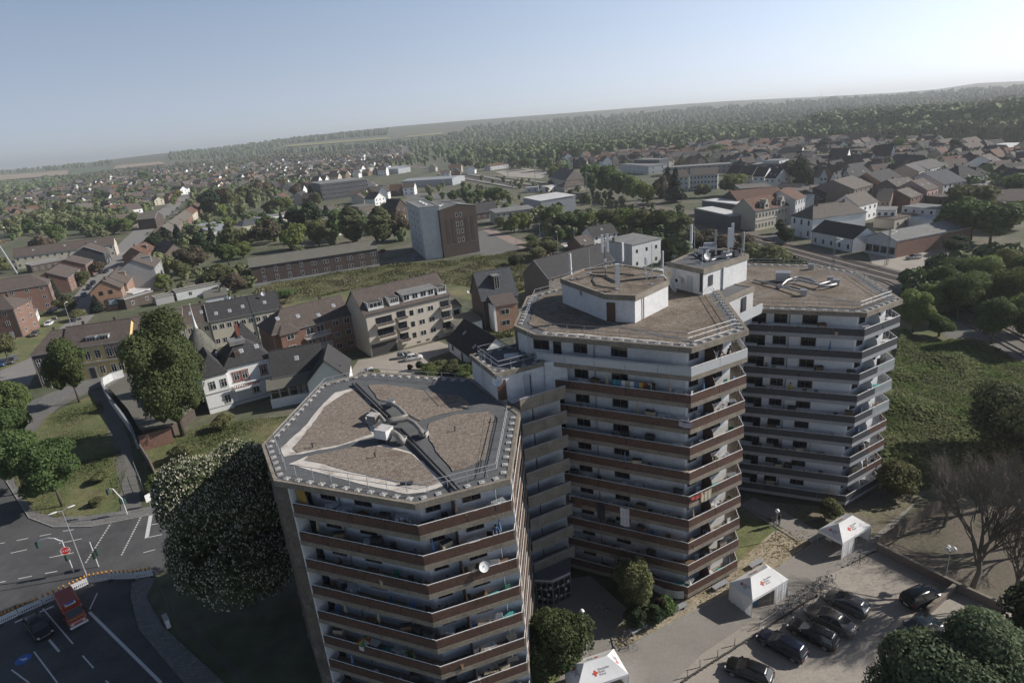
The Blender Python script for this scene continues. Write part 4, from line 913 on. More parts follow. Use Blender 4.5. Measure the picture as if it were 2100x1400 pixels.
mb=MB();mb.box(L*.32-.9,L*.32+.9,-.08,0,.0,3.2);mb.build('door_surround',plinth,T);mb=MB();mb.box(L*.32-.6,L*.32+.6,-.12,-.07,0,2.8);mb.build('door',dark_metal,T)
for x in(.42,.62):
    w=2.1;mb=MB();mb.box(L*x-w/2,L*x+w/2,.9,2.6,8.7,10.0);dm=mb.build('dormer',frame_w,T)
    mb=MB();mb.box(L*x-w/2-.1,L*x+w/2+.1,.7,3.4,10.0,10.12);mb.build('dormer_roof',roofs['flat'],dm);window(dm,L*x-w/2+.15,.895,8.85,0,w-.3,1.0,frame_w,2,pane=False);put('pane',win_mesh(w-.3,1.0,frame_w,2,False)[1],dm,(L*x-w/2+.15,.89,8.85))
house('brown-roofed house hidden behind the tall tree, left of the turret',(262,692),(378,668),8.2,9.5,3.6,'gable',wall='cream',roof='brown',fl=2,cols=6,scols=0,skyl=2)
house('cream row house with a brown roof just behind the turret spire',(378,664),(428,656),7.6,9,3.6,'gable',wall='cream',roof='brown',fl=2,cols=3,scols=0,skyl=2,verge=frame_w)
house('cream row house under the pair of white roof dishes',(429,657),(518,640),7.6,9,3.6,'gable',wall='cream',roof='dark',fl=2,cols=6,scols=0,skyl=3,verge=frame_w)
house('cream end house of the row beside the meadow',(519,640),(575,629),7.6,9,3.6,'gable',wall='cream',roof='dark',fl=2,cols=4,scols=1,skyl=1,verge=dark_metal)
T=house('three-storey brick apartment house with white balconies left of the beige block',(558,684),(719,643),8.8,11,3.8,'gable',wall='brick',roof='brown',fl=3,cols=0,scols=0,skipf=True,hipA=True,skyl=4,cat='apartment house',chim=2)
L=T_L[T.name]
for f in range(3):
    z=f*2.9+.9
    for x in(.78,.93):window(T,L*x-.7,-.005,z,0,1.5,1.35,frame_w,1)
    window(T,L*.14,-1.31,z,0,1.7,1.5,frame_w,1,True)
mb=MB();mb.box(L*.07,L*.29,-1.3,0,0,8.4);mb.build('bay_wall',walls['brick'],T)
mb=MB();w0,w1=L*.07-.3,L*.29+.3;xm=(w0+w1)/2;mb.slab([(w0,-1.7,8.3),(w1,-1.7,8.3),(w1-1.6,1.0,9.8),(w0+1.6,1.0,9.8)],.15);mb.slab([(w0,-1.7,8.3),(w0+1.6,1.0,9.8),(w0,2.0,9.2)],.15);mb.slab([(w1,-1.7,8.3),(w1,2.0,9.2),(w1-1.6,1.0,9.8)],.15);mb.build('bay_roof',roofs['brown'],T)
for f in(1,2):
    mb=MB();mb.box(L*.36,L*.68,-1.5,0,f*2.9-.2,f*2.9);bl=mb.build('balcony',plinth,T)
    mb=MB();
    for q in range(24):xx=L*.36+(L*.32)*q/23;mb.box(xx-.02,xx+.02,-1.5,-1.46,f*2.9,f*2.9+1.0)
    mb.box(L*.36,L*.68,-1.52,-1.44,f*2.9+.98,f*2.9+1.04);mb.build('balustrade',frame_w,bl)
    for x in(.40,.53):window(T,L*x,-.005,f*2.9+.1,0,1.9,2.1,frame_w,1)
# --- beige apartment block -------------------------------------------
bA,bB=v2(G(747,643,10.8)),v2(G(922,608,10.0));BL=float(np.linalg.norm(bB-bA))
T=house('large beige apartment block with balconies and roof terraces behind the courtyard',tuple(bA),tuple(bB),10.6,12.5,4.6,'gable',wall='beige',roof='brown',fl=4,cols=0,scols=0,skipf=True,world=True,chim=1,cat='apartment block')
for(x,w) in((.52,1.0),(.63,1.6),(.75,1.6)):
    for f in range(3):window(T,BL*x-w/2,-.005,1.9+2.85*f,0,w,1.3,frame_w if w>1.2 else frame_d,1 if w>1.2 else 0)
for x in(.56,.67,.78):window(T,BL*x-.5,-.005,.35,0,1.0,.35,frame_d,0)
def loggia(T,x0,x1,z,dep=1.3,lab=None):
    mb=MB();mb.box(x0,x1,-dep,0,z-.18,z);mb.box(x0,x1,-dep,-dep+.12,z,z+.85);mb.box(x0,x0+.1,-dep+.12,0,z,z+.85);mb.box(x1-.1,x1,-dep+.12,0,z,z+.85);b_=mb.build('balcony',walls['beige'] if True else None,T)
    window(T,x0+.2,-.01,z+.1,0,x1-x0-.4,2.1,frame_d,2)
    mb=MB();mb.tube([(x0,-dep,z+.95),(x1,-dep,z+.95)],.03,5);mb.build('handrail',steel,b_)
    mb=MB();mb.box(x0+.2,x1-.2,-dep-.2,-dep,z+.65,z+.85);mb.build('flower_box',door_b,b_)
for(x0,x1,zs) in((.10,.30,(4.0,6.9)),(.34,.46,(1.6,4.4,7.2)),(.86,.985,(1.6,4.4,7.2))):
    for z in zs:loggia(T,BL*x0,BL*x1,z)
sl=4.6/6.25
for(x0,x1) in((.06,.22),(.30,.40),(.87,.97)):
    mb=MB();mb.add([(BL*x0,.5,10.9),(BL*x1,.5,10.9),(BL*x1,2.6,10.9+0),(BL*x0,2.6,10.9+0)],[(0,1,2,3)]);
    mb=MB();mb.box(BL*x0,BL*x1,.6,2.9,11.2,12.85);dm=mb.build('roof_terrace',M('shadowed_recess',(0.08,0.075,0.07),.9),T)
    mb=MB()
    for xx in(BL*x0-.12,BL*x1):mb.box(xx,xx+.12,.4,3.0,11.0,12.9)
    mb.box(BL*x0,BL*x1,.4,.55,11.0,11.6);mb.build('terrace_cheek',frame_w,dm)
    window(dm,BL*x0+.3,.59,11.3,0,(x1-x0)*BL-.6,1.4,frame_w,2,pane=False);put('pane',win_mesh((x1-x0)*BL-.6,1.4,frame_w,2,False)[1],dm,(BL*x0+.3,.585,11.3))
mb=MB();mb.box(BL*.46,BL*.84,.7,3.2,11.1,12.9);dm=mb.build('dormer',render_w,T)
mb=MB();mb.slab([(BL*.44,.3,12.95),(BL*.86,.3,12.95),(BL*.86,4.2,13.5),(BL*.44,4.2,13.5)],.16);mb.build('dormer_roof',roofs['flat'],dm)
for x in(.50,.60,.70,.79):put('window',win_mesh(1.5,1.3,frame_w,1,False)[0],dm,(BL*x-.75,.69,11.4));put('pane',win_mesh(1.5,1.3,frame_w,1,False)[1],dm,(BL*x-.75,.688,11.4))
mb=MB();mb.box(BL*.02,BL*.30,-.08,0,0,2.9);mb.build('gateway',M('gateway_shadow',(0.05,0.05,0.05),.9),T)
mb=MB();mb.box(0,BL,-.45,-.28,10.25,10.42);mb.build('gutter',dark_metal,T)
# --- villa -------------------------------------------------------------
house_v=thing('villa','white villa with red window surrounds, a slate turret and tiled hip roofs','villa',(*G(423,862),0),0)
vz=8.6
va,vb=v2(G(460,752,vz)),v2(G(553,729,vz));vd=(vb-va)/np.linalg.norm(vb-va);vn=np.array([-vd[1],vd[0]]);vl=float(np.linalg.norm(vb-va))
house_v.location=(*va,0);house_v.rotation_euler=(0,0,math.atan2(vd[1],vd[0]));V=house_v
vl2=float(np.linalg.norm(v2(G(408,763,vz))-v2(G(460,753,vz))))
mb=MB();mb.box(0,vl,0,11,0,vz);mb.build('wall',walls['white'],V)
mb=MB();mb.box(-vl2,-.01,-.8,9,0,vz-.3);mb.build('wall',walls['white'],V)
mb=MB()
for P in roof_geo(vl,11,vz,4.2,.35,True,True,'hip'):mb.slab(P,.16)
mb.build('roof',roofs['dark'],V)
mb=MB()
for P in roof_geo(9.8,vl2,vz-.3,3.4,.3,True,False,'hip'):mb.slab([(-vl2+p[1],-.8+p[0],p[2]) for p in P][::-1],.16)
mb.build('roof',roofs['dark'],V)
mb=MB();mb.box(vl*.25,vl*.6,3.0,6.5,vz+2.9,vz+3.7);mb.build('flat_roof_deck',roofs['flat'],V)
mb=MB();mb.box(vl*.45,vl+.2,9.5,17,0,vz+.4);mb.build('wall',walls['dbrick'],V)
mb=MB();x0,x1,y0,y1=vl*.45-.3,vl+.5,9.2,17.3;ap=((x0+x1)/2,12.8,vz+5.2);zz=vz+.4
for a_,b_ in(((x0,y0),(x1,y0)),((x1,y0),(x1,y1)),((x1,y1),(x0,y1)),((x0,y1),(x0,y0))):mb.slab([(*a_,zz),(*b_,zz),ap],.14)
mb.build('roof',roofs['dark'],V)
def vwin(x,y,z,w,h,trim=reds):
    o=window(V,x-w/2,y-.07,z,0,w,h,frame_w,1,True)
    mb=MB();mb.box(-.2,-.0,-.02,.065,-.12,h+.1);mb.box(w,w+.2,-.021,.065,-.12,h+.1);mb.box(-.28,w+.28,-.05,.065,h+.02,h+.28);mb.box(-.28,w+.28,-.1,.065,-.28,-.06);mb.build('window_surround',trim,o)
for x in(.20,.38,.80):vwin(vl*x,0,5.2,1.05,1.6)
vwin(vl*.55,0,1.7,1.1,1.8,walls['beige'])
for x in(.3,.75):window(V,-vl2*x,-.86,4.9,0,1.1,1.7,frame_w,1,True);
window(V,-vl2*.3,-.86,1.4,0,1.1,1.7,frame_w,1,True)
mb=MB();mb.box(-vl2-.05,-.02,-.92,-.8,4.05,4.2);mb.box(0,vl+.02,-.1,-.005,3.95,4.1);mb.box(-vl2-.03,vl+.02,-.86,-.8,1.0,1.12);mb.build('string_course',M('grey_stringcourse',(.3,.31,.32),.8),V)
mb=MB();mb.box(vl*.08,vl*.62,-1.9,0,3.6,4.1);bl=mb.build('balcony',walls['white'],V)
mb=MB();
for q in range(15):mb.lathe([(.07,4.15),(.11,4.4),(.06,4.6),(.09,4.85)],6,(vl*.08+.1+(vl*.54-.2)*q/14,-1.8,0))
mb.build('baluster',reds,bl);mb=MB();mb.box(vl*.08,vl*.62,-1.95,-1.65,4.85,5.0);mb.build('coping',walls['white'],bl)
for zz in range(8):
    mb=MB();mb.box(vl-.02-(.25 if zz%2 else.4),vl+.03,-.04,.3,zz*1.0+.8,zz*1.0+1.3);mb.build('quoin',reds,V)
for x,y_,z_ in((vl*.45,2.2,1.0),(vl*.80,2.4,1.0)):put('skylight',SKY_ME,V,(x,y_,vz+y_*4.2/5.5+.05),rot=(math.atan2(4.2,5.5),0,0))
put('skylight',SKY_ME,V,(-vl2*.45,.9,vz+1.2),rot=(R(40),0,0))
mb=MB();mb.box(vl*.28,vl*.40,1.2,2.6,vz+.8,vz+2.0);mb.build('dormer',walls['dbrick'],V)
mb=MB();mb.box(vl*.52,vl*.60,9.0,9.9,vz,vz+5.5);mb.build('chimney',reds,V)
mb=MB();tx,ty=-vl2+2.0,9.5
mb.lathe([(2.7,0),(2.7,vz+1.6)],16,(tx,ty,0));mb.build('turret_wall',walls['white'],V)
mb=MB();mb.lathe([(3.25,vz+1.3),(3.1,vz+1.7),(2.5,vz+3.2),(1.5,vz+5.1),(.55,vz+6.4),(.35,vz+6.6)],20,(tx,ty,0));mb.build('turret_roof',M('lichen_slate',(0.17,0.165,0.14),.9,.35,1.5,.03,pat='tile',psize=(.3,.3)),V,smooth=True)
mb=MB();mb.lathe([(.5,vz+6.3),(.32,vz+7.0),(.14,vz+8.6),(.05,vz+11.5),(.12,vz+11.6),(.05,vz+11.8)],10,(tx,ty,0));mb.build('spire',steel_w,V,smooth=True)
T=house('tiled annex of the villa with a lean-to glazed porch and timber posts',(560,772),(665,752),5.6,9,4.0,'gable',wall='white',roof='dark',fl=2,cols=0,scols=0,skipf=True,cat='annex',name='annex_building',chim=0,skyl=1)
L=T_L[T.name]
mb=MB();mb.slab([(-1.5,-3.2,4.0),(L,-3.2,4.0),(L,0,5.2),(-1.5,0,5.2)],.16);mb.build('lean_to_roof',roofs['olive'],T)
mb=MB();mb.box(-1.2,L,-2.9,-.01,0,1.9);mb.build('porch_wall',walls['white'],T)
mb=MB();mb.box(L*.36,L,-1.5,-.015,1.9,4.5);mb.build('porch_wall',walls['pgrey'],T)
for q in range(3):window(T,-.9+1.75*q,-2.88,1.95,0,1.6,1.9,frame_w,0,True)
for q in range(6):mb=MB();mb.box(4.8+(L-5)*q/5,4.95+(L-5)*q/5,-2.8,-2.65,1.9,4.0);mb.build('post',dark_metal,T)
for q in range(3):window(T,6.2+3.0*q,-1.52,2.5,0,.9,1.1,frame_d,0)
T=house('steep dark cross gable at the right end of the villa annex',(630,782),(712,770),5.2,10,3.9,'gable','y',wall='white',roof='dark',fl=1,cols=0,scols=0,skipf=True,chim=0,cat='annex',name='annex_building',verge=dark_metal)
# --- white small houses right of the beige block -------------------
house('white flat-hipped house right beside the beige block',(925,632),(945,627),6.0,9,1.3,'hip',wall='white',roof='olive',fl=2,cols=1,scols=0,hipA=True,hipB=True,chim=0,door=False,win=(1.8,1.4),fr=frame_d)
house('white lean-to with a shallow olive roof below the flat-hipped house',(935,668),(988,655),3.2,5,1.2,'shed',wall='white',roof='olive',fl=1,cols=1,scols=0,chim=0,door=False)
T=house('tall steep grey-roofed brick house with a brick front bay',(988,613),(1060,600),8.2,9,6.0,'gable',wall='dbrick',roof='slate',fl=3,cols=0,scols=0,skipf=True,dorm=1,chim=0)
L=T_L[T.name]
mb=MB();mb.box(L*.22,L*.82,-4.0,0,0,6.8);mb.build('bay_wall',walls['obrick'],T);mb=MB();mb.slab([(L*.18,-4.3,6.8),(L*.86,-4.3,6.8),(L*.86,.3,8.6),(L*.18,.3,8.6)],.18);mb.build('bay_roof',roofs['brown'],T)
for z in(1.4,4.3):window(T,L*.35,-4.01,z,0,2.3,1.4,frame_w,1)
mb=MB();mb.box(L*.16,L*.22,-4.0,0,0,6.9);mb.build('bay_wall',walls['white'],T)
for z in(1.4,):window(T,L*.87,-.01,z,0,1.0,1.4,frame_w,0)
T=house('small white house with a large black roof and one skylight by the courtyard',(918,695),(978,738),3.0,9.5,4.0,'gable',wall='white',roof='black',fl=1,cols=3,scols=0,chim=0,skyl=2,fr=frame_d)
# --- houses on the back road ---------------------------------------
T=house('long house with a blank grey-brick gable and brown roof across the meadow',(1124,569),(1258,532),7.9,11,4.4,'gable',wall='brown',roof='dark',fl=3,cols=8,scols=0,verge=plinth,chim=3,cat='terrace',name='terrace_house')
house('boxy pale house with a low grey roof and brown door',(1296,502),(1355,488),8.4,13,.6,'shed',wall='pgrey',roof='flat',fl=2,cols=3,scols=0,chim=0,win=(.9,1.2),fr=frame_d,cat='house')
house('white cottage with a dark gable roof behind the long brown house',(1217,485),(1266,476),5.0,9,3.2,'gable',wall='white',roof='dark',fl=2,cols=4,scols=0,leftw=1,skyl=1)
house('small brown-roofed brick house in front of the white cottage',(1193,503),(1218,497),4.5,8,2.8,'gable',wall='brick',roof='brown',fl=1,cols=2,scols=0,skyl=1)
house('flat white carport roof left of the small brown-roofed house',(1158,508),(1178,506),2.6,5,0,'flat',wall='anth',roof='white',fl=1,cols=0,scols=0,cat='carport',name='carport',door=False)
# --- warehouse and silo ---------------------------------------------
T=house('long dark brick warehouse with paired white windows beside the meadow',(512,547),(773,508),7.4,9.5,2.6,'gable',wall='dbrick',roof='olive',fl=2,cols=0,scols=0,skipf=True,cat='warehouse',name='warehouse',chim=0)
L=T_L[T.name]
for f in range(2):
    for c in range(10):
        x=L*(c+.9)/10.3;z=1.2+3.2*f
        if c<4:window(T,x-.55,-.01,z,0,1.2,2.0,frame_w,1,True)
        else:
            window(T,x-1.0,-.01,z,0,.8,1.4,frame_w,0);window(T,x+.15,-.01,z,0,.8,1.4,frame_w,0)
mb=MB();mb.box(0,L,-.5,-.005,0,.7);mb.build('plinth',concrete_g,T)
sa,sb=v2(G(860,427,21.0)),v2(G(900,423,21.0));sc_=v2(G(833,413,21.0))
T=thing('silo_building','tall pale rendered tower block with a column of small windows, attached to the brick granary','silo',(*sa,0),0)
so_=tuple(T.location);mb=MB();p4=[sa,sb,sb+(sc_-sa),sc_];mb.prism([tuple(p) for p in p4],0,21.0);mb.build('wall',walls['pgrey'],T,so_)
mb=MB();mb.prism([tuple(p) for p in inset([tuple(q) for q in p4],[.3]*4)],21.0,21.08);mb.build('roof',roofs['flat'],T,so_)
mb=MB()
for i in range(4):a_,b_=p4[i],p4[(i+1)%4];mb.bar((*a_,21.35),(*b_,21.35),.35,.36)
mb.build('parapet',plinth,T,so_)
dS=(sc_-sa);LS=np.linalg.norm(dS);dS=dS/LS;angS=math.atan2(dS[1],dS[0])+math.pi
for f in range(6):
    for c in range(3):
        p=sa+dS*LS*(.25+.25*c);window(T,p[0]-so_[0],p[1]-so_[1],2.2+3.0*f,angS,1.0,1.2,frame_d,0)
for k in range(3):q=sa+(sb-sa)*.5+(sc_-sa)*(.25+.2*k);mb=MB();mb.lathe([(.9,21.1),(.8,21.5),(.3,21.8)],10,(*q,0));mb.build('dome_light',frame_w,T,so_,smooth=True)
T=house('seven-storey dark brick granary with blind arches and small paired windows',(900,431),(975,420),19.6,16,1.5,'gable','y',wall='granary',roof='flat',fl=6,cols=0,scols=0,skipf=True,cat='granary',name='granary',chim=0,ov=.2)
L=T_L[T.name]
for i,z in enumerate((4.0,7.5,10.5,14.2)):
    for x in(.45,.57):window(T,L*x-.5,-.01,z+1.6,0,.95,1.7,frame_w,0)
for x in(.18,.33,.70,.86):mb=MB();mb.box(L*x-.75,L*x+.75,-.06,.0,5.5,15.5);mb.build('blind_arch',M('blind_arch_brick',(0.045,0.034,0.03),.95,.25),T)  # blind arches are flat strips in a darker brick tone
mb=MB();mb.box(0,L,-.12,0,4.6,4.85);mb.build('string_course',walls['dbrick'],T)
for k in range(4):mb=MB();mb.lathe([(.9,0),(.8,.4),(.3,.7)],10,(L*.2+k*1.6,7+k*1.2,20.1));mb.build('dome_light',frame_w,T,smooth=True)
# --- middle distance --------------------------------------------------
house('big anthracite office block with a flat pale-edged roof',(657,378),(752,367),14.6,40,0,'flat',wall='anth',roof='flat',fl=4,cols=14,scols=4,cat='office block',name='office_block',win=(4.2,1.6),door=False,verge=plinth)
house('long grey metal hall with skylights beside the railway',(823,372),(927,366),6.5,30,1.5,'gable',wall='metal',roof='tin',fl=1,cols=6,scols=2,cat='hall',name='industrial_hall',chim=0,door=False,skyl=6)
house('bluish hall with a mono-pitch roof behind the long grey hall',(782,348),(816,346),7,30,2,'shed',wall='metal',roof='tin',fl=1,cols=3,scols=2,cat='hall',name='industrial_hall',chim=0,door=False)
house('low white-edged office with a green roof left of the long grey hall',(805,382),(826,381),5,18,0,'flat',wall='white',roof='olive',fl=2,cols=4,scols=0,cat='office',name='office_building',door=False)
house('small black and white gabled house left of the silo',(768,408),(790,404),5.5,12,4,'gable','y',wall='white',roof='dark',fl=2,cols=3,scols=0,verge=frame_w)
house('flat brown-roofed block between the office and the silo',(735,425),(768,420),4.5,14,0,'flat',wall='brown',roof='olive',fl=1,cols=4,scols=0,cat='workshop',name='workshop',door=False)
house('broad tan-roofed workshop between office block and poplars',(660,432),(690,428),5.5,16,2.2,'gable',wall='cream',roof='tan',fl=1,cols=3,scols=1,cat='workshop',name='workshop',chim=0)
house('low brown workshop under the dark trees left of the poplars',(640,455),(690,448),5.0,16,1.8,'shed',wall='brown',roof='olive',fl=1,cols=4,scols=0,cat='workshop',name='workshop',chim=0)
house('brick gable house peeking out left of the silo top',(812,425),(833,421),8,12,4.5,'gable','y',wall='dbrick',roof='dark',fl=2,cols=2,scols=0)
house('school building with a white ribbon of windows in the middle distance',(530,449),(582,441),7.0,12,0,'flat',wall='white',roof='flat',fl=2,cols=9,scols=0,cat='school',name='school_building',fr=frame_w,door=False,win=(3.0,1.5))
house('dark-roofed pavilion left of the white-ribbon school',(497,463),(531,457),5.0,12,3.0,'hip',wall='cream',roof='slate',fl=1,cols=4,scols=0,hipA=True,hipB=True,cat='school',name='school_building',chim=0)
house('low tan-roofed school wing right of the white ribbon',(582,447),(612,436),5.0,14,2.2,'gable',wall='cream',roof='tan',fl=1,cols=4,scols=0,cat='school',name='school_building',chim=0)
house('grey metal hall with a bright mono-pitch roof by the tracks',(1073,405),(1108,412),8.0,22,0.8,'shed',wall='metal',roof='white',fl=1,cols=0,scols=0,cat='hall',name='industrial_hall',chim=0,door=False)
house('two-storey cream house with rows of solar panels on its flat roof',(1016,437),(1097,427),6.2,12,.8,'shed',wall='cream',roof='flat',fl=2,cols=7,scols=2,chim=0)
house('low cream annex with a flat roof right of the solar-panel house',(1085,445),(1125,440),3.4,10,0,'flat',wall='cream',roof='tan',fl=1,cols=3,scols=0,door=False)
house('dark chalet-style house with a deep gable behind the solar-panel house',(975,437),(1022,430),4.2,11,4.6,'gable',wall='dbrick',roof='dark',fl=1,cols=4,scols=0)
T=house('old cream railway station with big hipped gables beside the trees',(1128,362),(1160,370),7.2,18,6.5,'gable',wall='cream',roof='tan',fl=2,cols=5,scols=0,hipB=True,cat='station',name='station_building',dorm=0)
T=house('main gabled wing of the old railway station',(1160,366),(1194,362),7.2,16,6.8,'hip',wall='cream',roof='tan',fl=2,cols=4,scols=2,hipA=True,hipB=True,cat='station',name='station_building',dorm=1)
house('low brown-roofed wing in front of the old railway station',(1157,383),(1203,377),4.0,12,3.0,'hip',wall='cream',roof='brown',fl=1,cols=5,scols=1,hipA=True,hipB=True,cat='station',name='station_building',chim=0)
house('pale glass lift shelter at the end of the near platform',(1078,386),(1104,384),3.6,6,0,'flat',wall='pgrey',roof='white',fl=1,cols=2,scols=1,cat='shelter',name='platform_shelter',door=False)
house('white glass lift shelter below the station hipped wing',(1120,384),(1143,380),3.6,6,0,'flat',wall='white',roof='white',fl=1,cols=2,scols=1,cat='shelter',name='platform_shelter',door=False)
house('long low reddish-roofed depot behind the platforms',(1005,341),(1043,336),5,12,2.2,'gable',wall='pgrey',roof='rust',fl=1,cols=6,scols=0,cat='depot',name='depot',chim=0)
# --- right bank of the railway ---------------------------------------
house('low hall with a bright white flat roof and dark front',(1424,428),(1497,444),6.0,9,0,'flat',wall='anth',roof='white',fl=1,cols=0,scols=0,cat='hall',name='industrial_hall',door=False,verge=dark_metal)
mb=MB()
T=house('long ornate cream building with a rust-brown roof and two stepped dormers',(1549,432),(1628,417),8.4,12,4.6,'gable',wall='cream',roof='rust',fl=2,cols=12,scols=0,leftw=1,cat='town house',name='town_house',chim=0,verge=plinth,win=(1.0,1.8))
L=T_L[T.name]
mb=MB();mb.box(-.1,L,-.2,-.006,4.0,4.3);mb.box(-.1,L,-.25,-.006,7.9,8.2);mb.build('cornice',plinth,T)
for x in(.28,.70):
    mb=MB();w=2.6;mb.add([(L*x-w/2,-.1,8.2),(L*x+w/2,-.1,8.2),(L*x+w/2,-.1,10.4),(L*x+w/4,-.1,10.9),(L*x+w/6,-.1,12.1),(L*x-w/6,-.1,12.1),(L*x-w/4,-.1,10.9),(L*x-w/2,-.1,10.4)]+[(L*x-w/2,3,8.2),(L*x+w/2,3,8.2),(L*x+w/2,3,10.4),(L*x+w/4,3,10.9),(L*x+w/6,3,12.1),(L*x-w/6,3,12.1),(L*x-w/4,3,10.9),(L*x-w/2,3,10.4)],[tuple(range(8))]+[(i,8+i,8+(i+1)%8,(i+1)%8) for i in range(8)]);dm=mb.build('gable_dormer',walls['cream'],T)
    for q in(-.6,.2):put('window',win_mesh(.5,1.2,frame_d,0,False)[0],dm,(L*x+q,-.11,9.0));put('pane',win_mesh(.5,1.2,frame_d,0,False)[1],dm,(L*x+q,-.11,9.0))
    mb=MB();mb.box(L*x-w/2-2.2,L*x-w/2,.4,2.8,8.9,10.6);mb.build('dormer_cheek',roofs['dark'],dm)
house('taller town house with a bright rust roof beside the ornate building',(1631,409),(1653,402),10.5,14,3.6,'gable',wall='pgrey',roof='rust',fl=3,cols=4,scols=0,cat='town house',name='town_house',win=(1.0,1.7))
house('big red-brown barn roof behind the ornate building',(1514,413),(1612,404),6.5,20,4.0,'gable',wall='dbrick',roof='rust',fl=1,cols=0,scols=0,cat='hall',name='industrial_hall',chim=0,door=False)
house('long tan flat roof behind the red-brown barn',(1518,388),(1585,384),6.5,22,0,'flat',wall='grey',roof='tan',fl=1,cols=0,scols=0,cat='hall',name='industrial_hall',door=False)
house('wide dark barn roof right of the tan flat roof',(1583,390),(1630,392),6,16,3,'gable',wall='anth',roof='dark',fl=1,cols=0,scols=0,cat='hall',name='industrial_hall',chim=0,door=False)
sA,sB,sC=G(1623,442,7.6),G(1667,449,7.6),G(1743,432,7.6)
T=house('white station house with tall dark windows and a mottled hipped roof',sA,sB,7.7,24,4.0,'hip',wall='white',roof='tan',fl=2,cols=3,scols=0,hipA=True,hipB=True,world=True,axis='y',cat='station house',name='station_building',win=(.9,1.9),fr=frame_d,chim=2)
house('brick rear wing with balconies behind the white station house',(1695,445),(1743,433),6.5,6,2.4,'gable',wall='obrick',roof='tan',fl=2,cols=5,scols=0,chim=0)
T=house('long low white building with a black roof along the railway',(1666,473),(1750,489),4.8,10,3.2,'gable',wall='white',roof='black',fl=1,cols=5,scols=0,cat='station annex',name='railway_building',chim=0,win=(.9,1.5),fr=frame_d,door=False)
T=house('wide corrugated hall with a blue-white gable and brick flank',(1777,484),(1839,493),5.6,34,2.0,'gable','y',wall='pgrey',roof='flat',fl=1,cols=4,scols=0,cat='warehouse',name='warehouse',chim=0,win=(2.2,2.2),fr=frame_d,door=False)
L=T_L[T.name];mb=MB();mb.box(L,L+.12,.1,33.9,0,5.0);mb.build('brick_facing',walls['brick'],T)
house('small graffiti-smudged flat signal box by the elevated track',(1912,526),(1944,533),3.4,7,0,'flat',wall='dbrick',roof='flat',fl=1,cols=0,scols=0,cat='signal box',name='signal_box',door=False,verge=plinth)
house('second bright white flat roof behind the low dark-fronted hall',(1440,412),(1508,420),6.3,9,0,'flat',wall='anth',roof='white',fl=1,cols=0,scols=0,cat='hall',name='industrial_hall',door=False)
